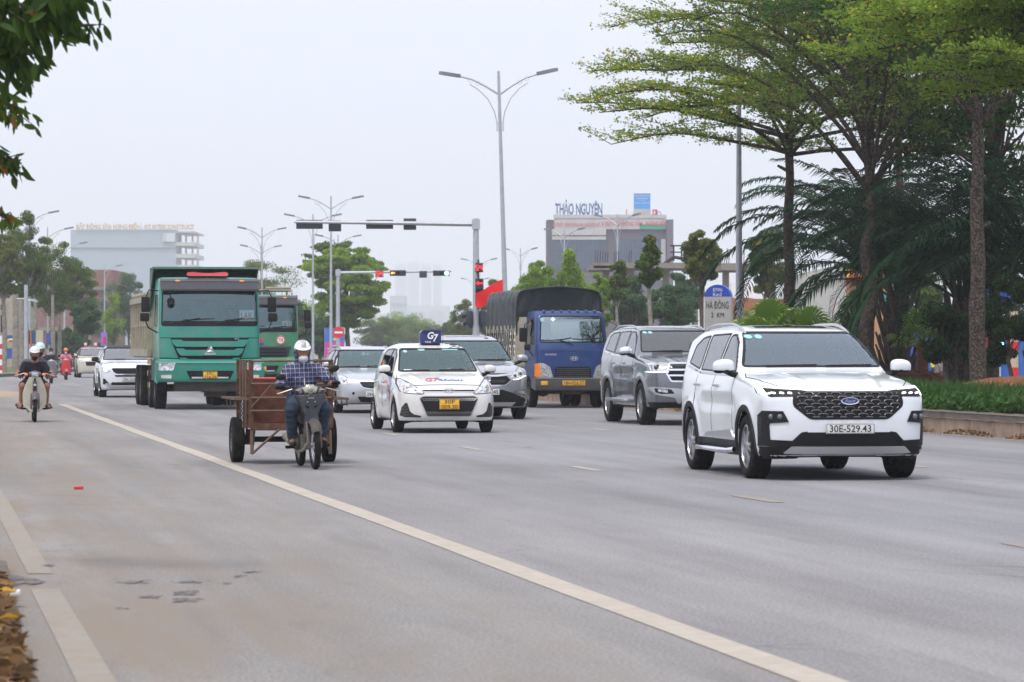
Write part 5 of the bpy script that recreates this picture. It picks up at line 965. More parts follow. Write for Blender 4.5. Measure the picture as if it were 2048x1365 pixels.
def rider(name_label, mtx, J, cfg):
    h = cfg.get('h', .0105); hc = V3(*J['head']); r_ = cfg.get('hr', 1.0)
    b = Caps()
    b.add(J['pelvis'], J['chest'], .12, .125, .05, (1,.8,1)); b.add(V3(*J['shl']), V3(*J['shr']), .055, .055, .06); b.add(J['chest'], J['neck'], .07, .048, .05); b.add(J['neck'], hc, .048, .05, .03)
    b.add(hc+V3(-.012,0,.025)*r_, hc+V3(.0,0,.03)*r_, .084*r_, .084*r_, .02, (1,1.1,1)); b.add(hc+V3(.035,0,-.055)*r_, hc+V3(.03,0,.0)*r_, .045*r_, .06*r_, .03)
    b.add(hc+V3(.078,0,.018)*r_, hc+V3(.094,0,-.018)*r_, .009, .014, .012)
    for s_ in (-1,1): b.add(hc+V3(-.005,s_*.078,.02)*r_, hc+V3(-.012,s_*.084,-.02)*r_, .012, .009, .008); b.add(hc+V3(.070,s_*.02,.037)*r_, hc+V3(.064,s_*.05,.036)*r_, .010, .008, .012)
    for q in ('l','r'):
        b.add(J['sh'+q], J['el'+q], .048, .040, .03); b.add(J['el'+q], J['wr'+q], .039, .025, .02)
        b.add(J['hip'+q], J['kn'+q], .085, .056, .05); b.add(J['kn'+q], J['an'+q], .055, .036, .03); b.add(J['an'+q], J['to'+q], .036, .030, .02)
        hd = J['hand'+q]; hand(b, V3(*J['wr'+q]), *hd)
    lo, hi = b.bounds(); V, T = nets(b, lo, hi, h, 3)
    body = mesh_obj('person', V, T, M['skin'], None, sharp=0); body.matrix_world = mtx
    tag(body, name_label, 'person', cfg.get('group'))
    def cloth(nm, cps, mt, grow=0, wr=.004, cut=None, hh=None, seed=0):
        def f(X, Y, Z):
            d = cps(X, Y, Z)-grow
            d = d+wr*(np.sin(X*37+Z*23+seed)*np.sin(Y*31-Z*41+1.3*seed)+.6*np.sin(Z*74+X*29+Y*17))
            if cut is not None: d = np.maximum(d, cut(X, Y, Z))
            return d
        lo, hi = cps.bounds(); V, T = nets(f, lo-grow, hi+grow, hh or h, 2); return mesh_obj(nm, V, T, mt, body, sharp=60)
    j = Caps(); g = cfg.get('jacket_grow', .018)
    j.add(J['pelvis']+V3(0,0,.0), J['chest'], .135, .150, .05, (1,.82,1)); j.add(J['chest'], V3(*J['neck'])-V3(0,0,.06), .13, .075, .06, (1,.9,1)); j.add(V3(*J['shl'])*.94+V3(*J['shr'])*.06, V3(*J['shr'])*.94+V3(*J['shl'])*.06, .078, .078, .07)
    sl = cfg.get('sleeve', 1.0)
    for q in ('l','r'):
        j.add(J['sh'+q], J['el'+q] if sl >= 1 else V3(*J['sh'+q])*(1-sl*1.0)+V3(*J['el'+q])*sl, .076, .062 if sl >= 1 else .068, .03)
        if sl >= 1: j.add(J['el'+q], V3(*J['wr'+q])*.93+V3(*J['el'+q])*.07, .060, .046, .03)
    if cfg.get('hood'):
        j.add(V3(*J['neck'])-V3(.02,0,.03), V3(*J['neck'])+V3(-.01,0,.02), .085, .078, .03); j.add(V3(*J['neck'])+V3(-.01,0,.02), hc+V3(-.03,0,.04), .085, .098, .03, (1,.98,1))
        cut = lambda X,Y,Z: -np.maximum(np.sqrt(((Y-hc[1])/.066)**2+((Z-hc[2]+.015)/.090)**2)*.07-.07, hc[0]+.015-X)
    else: cut = lambda X,Y,Z: Z-(J['neck'][2]-.035)+np.clip((X-J['neck'][0])*.45,0,1)-.035
    jk = cloth('jacket' if sl >= 1 else 'shirt', j, cfg['jacket'], 0, .0035, cut, seed=1)
    if cfg.get('hood'): MB().tube([hc+V3(.085,0,-.10), V3(*J['chest'])+V3(.13,0,.10), V3(*J['chest'])+V3(.165,0,-.08), V3(*J['pelvis'])+V3(.155,0,.05)], .007, 6).build('zip', mat('zip grey', (.5,.5,.5), .5), jk)
    p = Caps(); tl = cfg.get('trouser', 1.0)
    p.add(V3(*J['pelvis'])-V3(0,.05,.02), V3(*J['pelvis'])+V3(0,.05,-.02), .135, .135, .05)
    for q in ('l','r'):
        kn = V3(*J['kn'+q]); hp = V3(*J['hip'+q]); an = V3(*J['an'+q])
        p.add(hp, kn if tl > .6 else hp+(kn-hp)*.86, .100, .078 if tl > .6 else .085, .05)
        if tl > .6: p.add(kn, kn+(an-kn)*.86, .076, .064, .03)
    cloth('trousers' if tl > .6 else 'shorts', p, cfg['trousers'], 0, .005, None, seed=3)
    for q in ('l','r'):
        s_ = Caps(); an, to = V3(*J['an'+q]), V3(*J['to'+q])
        if cfg.get('sandal'): s_.add(an-V3(.03,0,.045), to-V3(-.03,0,.022), .028, .030, .02, (1,1,1.6)); s_.add(to+V3(-.03,-.035,.0), to+V3(-.03,.035,.0), .033, .033, .02)
        else: s_.add(an+V3(-.02,0,.0), an+V3(-.03,0,-.035), .045, .04, .02); s_.add(an-V3(.02,0,.03), to+V3(.02,0,-.005), .042, .036, .03, (1,1,1.15))
        cloth('sandal' if cfg.get('sandal') else 'shoe', s_, cfg['shoe'], 0, 0)
    # helmet, mask, eyes
    def fh(X, Y, Z):
        x, y, z = X-hc[0]+.012, Y-hc[1], Z-hc[2]-.060*r_; k = cfg.get('hel', 1.0)
        d = np.sqrt((x/(.122*k))**2+(y/(.104*k))**2+(z/(.112*k))**2)-1; d = d*.105
        d = np.maximum(d, -(z+.012+.25*np.clip(-x-.02, 0, .2)*-1+.18*np.abs(np.clip(x, -.2, 0))))
        br = np.maximum(np.abs(z+.004+.30*(x-.10))-.006, np.maximum(np.sqrt(((x-.02)/.135)**2+(y/.098)**2)*.1-.1, .03-x)); return smin(d, br, .012)
    V, T = nets(fh, hc-V3(.17,.15,.06), hc+V3(.18,.15,.19), h*.8, 2); hm = mesh_obj('helmet', V, T, cfg['helmet'], body, sharp=45)
    if cfg.get('stripes'):
        for y_ in (-.026, -.009, .009, .026):
            pts = [(hc[0]-.012+.124*math.sin(t), hc[1]+y_*(.75+.35*math.cos(t)), hc[2]+.060+.114*math.cos(t)*math.sqrt(max(0, 1-(y_/.104)**2))) for t in np.linspace(-.6, 1.45, 12)]; MB().tube(pts, .0030, 5).build('helmet_stripe', M['ink'], hm)
    if cfg.get('mask') is not None:
        def fm(X, Y, Z):
            x, y, z = X-hc[0], Y-hc[1], Z-hc[2]+.056; return np.maximum(np.sqrt((x/.112)**2+(y/.060)**2+(z/.056)**2)*.06-.06-.004*np.exp(-(y/.012)**2), .02-x)
        V, T = nets(fm, hc+V3(0,-.1,-.13), hc+V3(.15,.1,.05), h*.8, 2); mk = mesh_obj('face_mask', V, T, cfg['mask'], body, sharp=60)
    for s_ in (-1,1): MB().ball(hc+V3(.073,s_*.031,.022), (.012,.018,.009), 8).build('eye', mat('eye', (.03,.02,.02), .3), body)
    MB().tube([hc+V3(.06,-.07,.02), hc+V3(.03,-.062,-.06), hc+V3(.045,0,-.105), hc+V3(.03,.062,-.06), hc+V3(.06,.07,.02)], .005, 5).build('helmet_strap', M['ink'], body)
    return body
def bike(name, label, X, D, yaw, lean, st):
    root = empty(name, (X, D, 0)); root.rotation_euler = (lean, 0, HEAD+yaw); tag(root, label, st.get('cat', 'motorbike'))
    fx, rx, r = .60, -.62, st.get('r', .285); tw = st.get('tw', .036); body, sh, trim, fend = st['body'], st['shield'], st['trim'], st['fender']; S = 1
    for x_ in (fx, rx):
        w_ = empty('wheel', (x_, 0, r), 0, root); t = MB().lathe([(-tw*.5, r-.075), (-tw, r-.05), (-tw*.95, r-.018), (-tw*.5, r-.003), (-.006, r), (-.004, r-.006), (.004, r-.006), (.006, r), (tw*.5, r-.003), (tw*.95, r-.018), (tw, r-.05), (tw*.5, r-.075)], n=40, closed=True).build('tyre', M['rubber'], w_, sharp=60)
        m = MB().lathe([(-.022, r-.07), (-.024, r-.06), (.024, r-.06), (.022, r-.07), (0, r-.082)], n=36, closed=True).tube([(0,-.05,0),(0,.05,0)], .035, 12)
        for k in range(16): q = 2*math.pi*k/16; m.tube([(.03*math.cos(q+.3), .03*(-1)**k, .03*math.sin(q+.3)), ((r-.075)*math.cos(q), 0, (r-.075)*math.sin(q))], .003, 4, False)
        m.build('rim', M['alloy'], w_, fixn=False)
    for s_ in (-1,1): MB().tube([(fx, s_*.072, r), (fx-.05, s_*.070, r+.15), (fx-.10, s_*.066, r+.27)], [.021,.020,.018], 8).box((fx, s_*.07, r), (.05,.03,.07)).build('fork_leg', mat('fork metal', (.10,.085,.07), .5, .5, dirt=.6, dirtcol=(.2,.16,.11)), root)
    m = MB(); V = []; n = 14   # mudguard
    for i in range(n+1):
        a = R(32)+R(133)*i/n
        for j in range(7): u = (j-3)/3; V.append((fx+(r+.035-.02*u*u)*math.cos(a), u*.068*(1-.15*abs(i/n-.5)), r+(r+.035-.022*u*u)*math.sin(a)-.03*u*u))
    Fs = [(i*7+j,i*7+j+1,(i+1)*7+j+1,(i+1)*7+j) for i in range(n) for j in range(6)]; mesh_obj('front_mudguard', V, Fs, fend, root, sharp=60)
    V = [(rx+(r+.04)*math.cos(a), u*.07, r+(r+.04)*math.sin(a)-.02*abs(u)) for a in np.linspace(R(40),R(185),10) for u in (-1,0,1)]; mesh_obj('rear_mudguard', V, [(i*3+j,i*3+j+1,(i+1)*3+j+1,(i+1)*3+j) for i in range(9) for j in range(2)], M['black'], root)
    # leg shield and front cowl
    kind = st['kind']
    def fs(X, Y, Z):
        Ya = np.abs(Y); t = np.clip((.86-Z)/.55, 0, 1)
        if kind == 'cub': hwd = .10+.12*np.sin(np.clip(t*1.25, 0, 1)*math.pi*.60)-.9*np.clip(.34-Z, 0, 1); xc = .36-.10*t; zlo = .20
        elif kind == 'scooter': hwd = .15+.07*np.sin(t*math.pi); xc = .40-.04*t; zlo = .27
        else: hwd = .165-.10*np.clip((.86-Z)/.22, 0, 1)**1.1+.03*np.clip((.62-Z)/.3, 0, 1); xc = .40+.02*t; zlo = .42
        sx = xc-1.5*Ya*Ya-(.05*Ya if kind != 'cub' else -.2*Ya*Ya)
        return np.maximum(np.maximum(np.abs(X-sx)-(.028 if kind == 'cub' else .05), Ya-hwd), np.maximum(zlo-Z, Z-(.86 if kind != 'scooter' else .92)))-.012
    V, T = nets(fs, (.08,-.27,.15), (.52,.27,.98), .014); mesh_obj('leg_shield', V, T, sh, root, sharp=50)
    if kind == 'cub': MB().box((.40,0,.66), (.03,.08,.26)).build('horn_panel', trim, root, bevel=.01); MB().box((.418,0,.72), (.01,.05,.04)).build('emblem', M['chrome'], root)
    elif kind == 'underbone':
        for s_ in (-1,1): MB().prism([(s_*.03,.735),(s_*.075,.755),(s_*.065,.73),(s_*.035,.715)], 'x', .465, .472).build('cowl_slot', M['dark'], root); MB().ball((.462,s_*.045,.79), (.006,.008,.008), 8).build('cowl_screw', M['silver'], root)
        text('HONDA', .075, .014, (.476,0,.835), 'cowl_lettering', M['silver'], root, bold=.02)
    # handlebar cowl
    def fc(X, Y, Z):
        Ya = np.abs(Y); zt = 1.00-.32*Ya-(1.2*np.clip(Ya-.10, 0, 1)**2); zb_ = .875+.20*Ya; xx = .42-1.1*Ya*Ya-.35*np.clip(Z-.92, 0, 1)
        return smax(np.maximum(Z-zt, zb_-Z), np.maximum(np.maximum(X-xx, xx-.19-X), Ya-(.185 if kind != 'cub' else .12)), .03)
    V, T = nets(fc, (.05,-.25,.82), (.52,.25,1.06), .013); cw = mesh_obj('handlebar_cowl', V, T, body, root, sharp=55)
    def lensp(q, mt, nm, up=.008): return patch(root, nm, mt, fc, rpoly(q, .012), 'front', up, .02)
    if kind == 'cub': MB().box((.415,0,.92), (.03,.14,.085)).build('headlight', M['lens'], root, bevel=.015); 
    else: lensp([(-.10,.985),(.10,.985),(.065,.895),(.03,.872),(-.03,.872),(-.065,.895)], mat('yellowed lens', (.30,.29,.22), .25, .1, .5), 'headlight'); Q, ok, g = project(fc, np.array([[0,.93]]), 'front'); MB().ball(tuple(Q[0]-V3(.012,0,0)), (.03,.045,.040), 16).build('headlight_bowl', mat('old lamp glass', (.25,.25,.21), .2, coat=.6), root)
    for s_ in (-1,1):
        if kind != 'cub': lensp([(s_*.115,.945),(s_*.175,.925),(s_*.178,.905),(s_*.12,.89),(s_*.085,.895)], mat('dull clear lens', (.22,.22,.21), .25, .2, .6), 'indicator')
        else: MB().ball((.36,s_*.17,.92), (.03,.04,.03), 10).build('indicator', M['amber'], root)
        MB().tube([(.30,0,.93), (.29,s_*.14,.95), (.25,s_*.24,.955), (.20,s_*.30,.955)], .012, 8).build('handlebar', M['black'], root)
        MB().tube([(.245,s_*.245,.955), (.185,s_*.36,.953)], .017, 10).build('hand_grip', M['rubber'], root)
        MB().tube([(.30,s_*.20,.945), (.30,s_*.27,.925), (.27,s_*.37,.895), (.285,s_*.385,.89)], .006, 6).build('brake_lever', M['silver'], root)
        if st.get('mirrors', 1):
            zz = 1.09 if s_ < 0 else 1.165; MB().tube([(.27,s_*.20,.96),(.25,s_*.25,1.02),(.24,s_*.29,zz-.02)], .006, 6).build('mirror_stalk', M['black'], root)
            mo = MB().ball((0,0,0), (.018,.064,.040), 16).build('mirror', M['black'], root); mo.location = (.24, s_*.32, zz); mo.rotation_euler = (s_*R(14) if s_ > 0 else 0, 0, 0)
    # frame, engine, seat, side panels
    MB().tube([(.30,0,.86),(.20,0,.55),(.02,0,.42),(-.20,0,.45)], .035, 8).tube([(.36,0,.95),(.41,0,.62)], .026, 8).build('frame', M['black'], root)
    eng = mat('engine grime', (.13,.12,.10), .6, .4, dirt=.7, dirtcol=(.12,.09,.06), bump=.5, bscale=30)
    MB().box((.02,0,.31), (.30,.20,.18)).tube([(.08,0,.34),(.26,0,.37)], .062, 12).tube([(-.02,-.10,.30),(-.02,-.155,.30)], .085, 16).tube([(0,.10,.30),(0,.145,.30)], .07, 16).build('engine', eng, root, bevel=.015)
    MB().tube([(.24,-.02,.32),(.22,-.08,.22),(0,-.12,.19),(-.30,-.13,.26)], .018, 8).tube([(-.30,-.13,.26),(-.85,-.14,.36)], [.03,.045], 12).build('exhaust', mat('rusty exhaust', (.25,.22,.18), .5, .6, dirt=.5), root)
    MB().tube([(.30,.07,.55),(.34,.12,.42),(.42,.10,.36),(.58,.08,.32)], .005, 5).build('brake_hose', M['silver'], root)
    for s_ in (-1,1):
        MB().tube([(.0,s_*.10,.25),(.0,s_*.26,.25)], .014, 8).box((.0,s_*.22,.262), (.05,.09,.02)).build('footrest', M['rubber'], root)
        MB().tube([(rx,s_*.09,r),(rx+.10,s_*.10,r+.32)], .024, 8).tube([(rx,s_*.08,r),(-.10,s_*.08,.36)], .018, 8).build('swing_arm', M['black'], root)
    def fb(X, Y, Z):
        t = np.clip((.1-X)/.9, 0, 1); wd = .07+.08*np.sin(t*math.pi*.9); zc = .62+.10*t; return smax(np.sqrt((Y/np.maximum(wd,.02))**2+((Z-zc)/.13)**2)*.1-.1, np.maximum(X-.10, -.80-X), .04)
    V, T = nets(fb, (-.86,-.2,.42), (.16,.2,.9), .018); mesh_obj('side_panel', V, T, st.get('rear', body), root, sharp=50)
    MB().box((-.32,0,.775), (.62,.20,.08)).build('seat', M['black'], root, bevel=.03)
    return root
def seated(dx=0, dz=0, lean=0, s=1.0, arm=None, knee=.20, foot=.17, hx=0):
    J = dict(pelvis=V3(-.28+dx,0,.86+dz), chest=V3(-.20+dx+lean,0,1.10+dz), neck=V3(-.15+dx+lean*1.6,0,1.27+dz), head=(-.10+dx+lean*1.8+hx,0,1.40+dz),
      shl=V3(-.17+dx+lean,.175*s,1.20+dz), shr=V3(-.17+dx+lean,-.175*s,1.20+dz), ell=V3(-.02+dx,.27,1.02+dz), elr=V3(-.03+dx,-.285,.99+dz), wrl=V3(.155,.315,.985), wrr=V3(.155,-.32,.985),
      hipl=V3(-.26+dx,.09,.84+dz), hipr=V3(-.26+dx,-.09,.84+dz), knl=V3(.16+dx,knee,.72+dz*.5), knr=V3(.16+dx,-knee,.72+dz*.5), anl=V3(-.03,foot,.345), anr=V3(-.03,-foot,.345), tol=V3(.12,foot+.02,.295), tor=V3(.12,-foot-.02,.295))
    J['handl'] = ((.5,.15,-.35), (.0,.15,-1), (.1,-1,.0), .75); J['handr'] = ((.5,-.15,-.35), (.0,-.15,-1), (.1,1,.0), .75); return J
def plaid():
    m = bpy.data.materials.new('plaid cloth'); MATS['plaid cloth'] = m; m.use_nodes = True; n = m.node_tree; L = n.links.new; b = n.nodes['Principled BSDF']; b.inputs['Roughness'].default_value = .85
    t = n.nodes.new('ShaderNodeTexCoord'); s = n.nodes.new('ShaderNodeSeparateXYZ'); L(t.outputs['Object'], s.inputs[0])
    def stripe(src, f, ph, width):
        a = n.nodes.new('ShaderNodeMath'); a.operation = 'MULTIPLY_ADD'; a.inputs[1].default_value = f; a.inputs[2].default_value = ph; L(src, a.inputs[0]); q = n.nodes.new('ShaderNodeMath'); q.operation = 'FRACT'; L(a.outputs[0], q.inputs[0])
        c = n.nodes.new('ShaderNodeMath'); c.operation = 'LESS_THAN'; c.inputs[1].default_value = width; L(q.outputs[0], c.inputs[0]); return c.outputs[0]
    def mixc(fac, a, bcol, k=1.0):
        mu = n.nodes.new('ShaderNodeMath'); mu.operation = 'MULTIPLY'; mu.inputs[1].default_value = k; L(fac, mu.inputs[0]); x = n.nodes.new('ShaderNodeMix'); x.data_type = 'RGBA'; L(mu.outputs[0], x.inputs[0])
        if isinstance(a, tuple): x.inputs[6].default_value = (*a, 1)
        else: L(a, x.inputs[6])
        x.inputs[7].default_value = (*bcol, 1); return x.outputs[2]
    y, z = s.outputs[1], s.outputs[2]; dk, bl, wh, rd = (.010,.012,.024), (.035,.055,.22), (.42,.40,.37), (.12,.06,.055)
    c = mixc(stripe(y, 19, .2, .5), bl, dk, .85); c = mixc(stripe(z, 19, .1, .42), c, dk, .7); c = mixc(stripe(y, 19, .05, .15), c, wh, .55); c = mixc(stripe(z, 19, .62, .13), c, wh, .55); c = mixc(stripe(y, 19, .52, .06), c, rd, .6)
    L(c, b.inputs['Base Color']); return m
def bike_mtx(o): return Matrix.Translation(o.location) @ o.rotation_euler.to_matrix().to_4x4()
dk = mat('dark navy plastic', (.012,.015,.024), .4, 0, .25, .3, (.16,.14,.12), 8); dus = mat('dusty plastic', (.030,.029,.028), .65, dirt=.6, dirtcol=(.12,.10,.08), dscale=7)
b1 = bike('motorbike', 'dark dusty motorbike with cream headlight pulling the rusty cart', -2.42, 39.2, R(1.5), R(2.2), dict(body=dk, shield=dk, trim=dk, fender=dus, kind='underbone', rear=dus))
J = seated(0, -.045, 0, 1.0); J['wrr'] = V3(.13,-.315,.975); J['wrl'] = V3(.155,.305,1.045); J['elr'] = V3(-.07,-.285,.985); J['ell'] = V3(-.05,.285,1.04)
J['handr'] = ((.62,-.10,-.25), (.0,-.10,-1), (.1,1,.0), .70); J['handl'] = ((.42,.02,-.80), (-.55,0,-.5), (.1,-1,.0), .28)
rider('rider in a blue plaid hooded jacket, white helmet and white mask driving the cart motorbike', bike_mtx(b1), J, dict(jacket=plaid(), trousers=mat('slate trousers', (.035,.055,.08), .85, var=.2, vscale=9), shoe=M['black'],
   helmet=mat('white helmet', (.72,.73,.73), .25, coat=.6, dirt=.15), mask=mat('white mask', (.62,.63,.64), .8), hood=True, stripes=True, hel=.95, h=.0095))
for s_ in (-1,1):   # sleeve muffs at the wrists
    pass
def cart():
    root = empty('cart', (-2.86, 41.2, 0), HEAD); tag(root, 'rusty two wheeled cart of welded bars towed behind the dark motorbike', 'cart')
    RU = mat('rusty steel', (.10,.05,.032), .8, .1, dirt=.7, dirtcol=(.20,.14,.10), dscale=9, bump=.5, bscale=40, var=.3); RB = mat('weathered bar', (.15,.105,.08), .75, .15, dirt=.6, dirtcol=(.10,.06,.04), dscale=12, bump=.4, bscale=50)
    PN = mat('rust panel', (.11,.045,.028), .75, 0, dirt=.6, dirtcol=(.05,.025,.018), dscale=5, bump=.4, bscale=18, var=.35)
    x0, x1, hw = .90, -.65, .49
    m = MB()
    for s_ in (-1,1):
        for x_ in (x0, x1): m.box((x_, s_*hw, .86), (.05,.055,.84))
        for x_ in (.55, .15, -.25): m.box((x_, s_*hw, .80), (.03,.03,.72))
        for z_ in (.46, .62, .86, 1.05, 1.26): m.box(((x0+x1)/2, s_*hw, z_), (x0-x1, .028, .028))
    for z_ in (.46,): m.box((x0, 0, z_), (.05, 2*hw-.05, .09)).box((x1, 0, z_), (.05, 2*hw-.05, .09))
    m.build('side_frame', RU, root)
    m = MB()
    for z_ in (.655, .815, .985): m.tube([(x0+.035,-hw,z_),(x0+.03,hw,z_)], .016, 6)
    m.tube([(x0+.03,-hw,1.26),(x0+.03,hw,1.27)], .014, 6)
    for y_ in (-.02, .17, .36): m.tube([(x0+.03,y_,.655),(x0+.03,y_,.815)], .008, 5)
    m.tube([(x0+.04,-hw,.70),(x0+.04,-.24,.98)], .009, 5).tube([(x0+.04,.36,.96),(x0+.04,.49,.66)], .009, 5); m.build('front_rail', RB, root)
    # extra round posts on the near side
    m = MB()
    for x_ in (x0-.14, x0-.45, x0-.8): m.tube([(x_,-hw-.05,.44),(x_,-hw-.05,1.26)], .015, 6)
    m.build('side_post', RB, root)
    bx = MB().box(((x0+x1)/2-.05,0,.505), (x0-x1-.1,.9,.03)).box((x0-.30,0,.77), (.02,.86,.54)).box((x1+.06,0,.77), (.02,.86,.54))
    for s_ in (-1,1): bx.box(((x0+x1)/2-.1, s_*.43,.77), (x0-x1-.4,.02,.54))
    bx.build('cargo_box', PN, root)
    for s_ in (-1,1):
        m = MB(); y1 = s_*(hw+.20)
        for y_ in (s_*(hw+.03), s_*(hw+.11), y1): m.box(((x0+x1)/2, y_, .80), (x0-x1, .028, .028))
        for k in range(7): m.box((x0-(x0-x1)*k/6, s_*(hw+.11), .80), (.03, .22, .026))
        for k in range(3): m.tube([(x0-.02-.5*k, y1, .79), (x0-.02-.5*k, y1+.003, .71)], .008, 5)
        m.build('side_rack', RB, root)
        wheel(root, (0, s_*.575, .283), .283, .155, .155, 'steel', s_ > 0)
        m = MB().tube([(x0,s_*(hw-.01),.42),(x0+.02,s_*(hw-.01),.13)], .022, 6).tube([(x0+.02,s_*(hw-.01),.13),(x0+.05,s_*(hw-.34 if s_ < 0 else hw-.10),.43)], .017, 6).tube([(x0-.1,s_*(hw-.05),.42),(x0+.0,s_*(hw-.01),.13)], .017, 6); m.build('tow_brace', RB, root)
        m = MB()
        for k in range(5): m.box((.0, s_*.42, .33+.018*k), (.62-.1*k, .06, .012))
        m.box((0, s_*.42, .28), (.10,.12,.12)).tube([(.3,s_*.42,.32),(.33,s_*.42,.44)], .014, 6).tube([(-.3,s_*.42,.32),(-.33,s_*.42,.44)], .014, 6); m.build('leaf_spring', RU, root)
        m = MB()
        for k in range(9): m.lathe([(.006*math.cos(q), .014+.006*math.sin(q)) for q in np.linspace(0,2*math.pi,6)[:-1]], (.45,s_*(hw+.06),.76-.028*k), 'x' if k%2 else 'y', 8, True)
        m.build('chain', M['steel'], root, fixn=False)
    MB().box((0,0,.285), (.07,1.05,.07)).build('axle', M['black'], root, bevel=.006)
    MB().tube([(x0,0,.46),(1.15,.02,.47),(1.35,.03,.60)], .022, 8).build('draw_bar', RU, root)
    rc = MB().box((.25,-.18,1.03), (.5,.42,.05)).build('sheet', mat('red plastic sheet', (.6,.03,.03), .5), None, bevel=.01); rc.matrix_world = Matrix.Translation(root.location) @ Matrix.Rotation(HEAD,4,'Z') @ Matrix.Translation((0,.0,.0)); tag(rc, 'red plastic sheet lying on top of the rusty box in the cart', 'plastic sheet')
cart()
# sleeve guards belong to the rider's handlebar
for s_ in (-1,1):
    def fg(X,Y,Z): return np.sqrt(((X-.235)/.075)**2+((Y-s_*.335)/.06)**2+((Z-.975)/.055)**2)*.06-.06
    V, T = nets(lambda X,Y,Z: np.maximum(fg(X,Y,Z), (.955 if s_ < 0 else .985)-Z+ (X-.235)*.3), (.12,s_*.335-.1,.88), (.35,s_*.335+.1,1.07), .010); mesh_obj('hand_guard', V, T, M['black'], b1, sharp=60)
# left hand motorbike with rider and passenger
cream = mat('cream leg shield', (.50,.48,.38), .4, coat=.4, dirt=.35, dirtcol=(.24,.18,.11), dscale=6); pur = mat('dull purple plastic', (.065,.045,.07), .4)
b2 = bike('motorbike', 'old cream motorbike with a tall leg shield carrying two people, left of the road', -9.31, 64.3, R(-1), R(-.5), dict(body=pur, shield=cream, trim=pur, fender=pur, kind='cub', mirrors=0, rear=cream))
J = seated(-.02, -.10, -.01); J['knl'] = V3(.16,.235,.70); J['knr'] = V3(.16,-.235,.70); J['anl'] = V3(-.03,.24,.335); J['anr'] = V3(-.03,-.24,.335); J['tol'] = V3(.12,.28,.285); J['tor'] = V3(.12,-.28,.285)
blk = mat('black cotton', (.010,.010,.013), .85); wh2 = mat('silver helmet', (.55,.58,.57), .28, coat=.6)
rider('rider in a black polo shirt, shorts and black mask on the cream motorbike', bike_mtx(b2), J, dict(jacket=blk, trousers=blk, sleeve=.75, trouser=.5, shoe=mat('dark sandal', (.05,.04,.035), .7), sandal=True, helmet=wh2, mask=blk, h=.014, hel=1.02))
J = seated(-.40, -.06, .02); J['head'] = (-.50,.11,1.38); J['neck'] = V3(-.53,.08,1.24); J['wrl'] = V3(-.20,.22,.95); J['wrr'] = V3(-.20,-.22,.95); J['ell'] = V3(-.42,.26,1.02); J['elr'] = V3(-.42,-.26,1.02); J['knl'] = V3(-.10,.24,.68); J['knr'] = V3(-.10,-.24,.68); J['anl'] = V3(-.28,.23,.37); J['anr'] = V3(-.28,-.26,.37); J['tol'] = V3(-.14,.26,.32); J['tor'] = V3(-.14,-.30,.32)
rider('pillion passenger in a pale blue helmet peeping from behind the rider in black', bike_mtx(b2), J, dict(jacket=mat('grey shirt', (.09,.09,.11), .8), trousers=blk, sleeve=.75, trouser=.5, shoe=MATS['dark sandal'], sandal=True, helmet=mat('pale blue helmet', (.42,.55,.60), .3, coat=.5), mask=blk, h=.016))
# two far scooters and one at the frame edge
gy = mat('grey scooter plastic', (.17,.17,.19), .35, .2, .5); rdp = mat('red scooter plastic', (.55,.02,.03), .3, 0, .8); navy = mat('navy cloth', (.02,.022,.04), .85); pk = mat('pink cloth', (.50,.16,.22), .85)
def far_rider(label, X, D, col, jk, hc_, lab2, tr=None):
    b = bike('motor_scooter', label, X, D, 0, 0, dict(body=col, shield=col, trim=col, fender=col, kind='scooter', r=.25, tw=.045, cat='scooter')); 
    rider(lab2, bike_mtx(b), seated(-.02, -.08), dict(jacket=jk, trousers=tr or navy, shoe=M['black'], helmet=hc_, mask=MATS['white mask'], h=.024)); return b
far_rider('grey scooter far down the left lane just ahead of the red one', -19.2, 137.5, gy, navy, M['black'], 'rider in dark jacket, black helmet and white mask on the far grey scooter')
far_rider('bright red scooter far down the left lane', -20.75, 153.5, rdp, pk, mat('orange helmet', (.7,.13,.05), .35, coat=.5), 'rider in a pink top and orange helmet on the red scooter')
far_rider('dark scooter cut off by the left edge of the picture', -12.6, 78.2, M['black'], mat('olive cloth', (.06,.07,.05), .85), M['black'], 'rider in olive, cut off by the left edge of the picture')
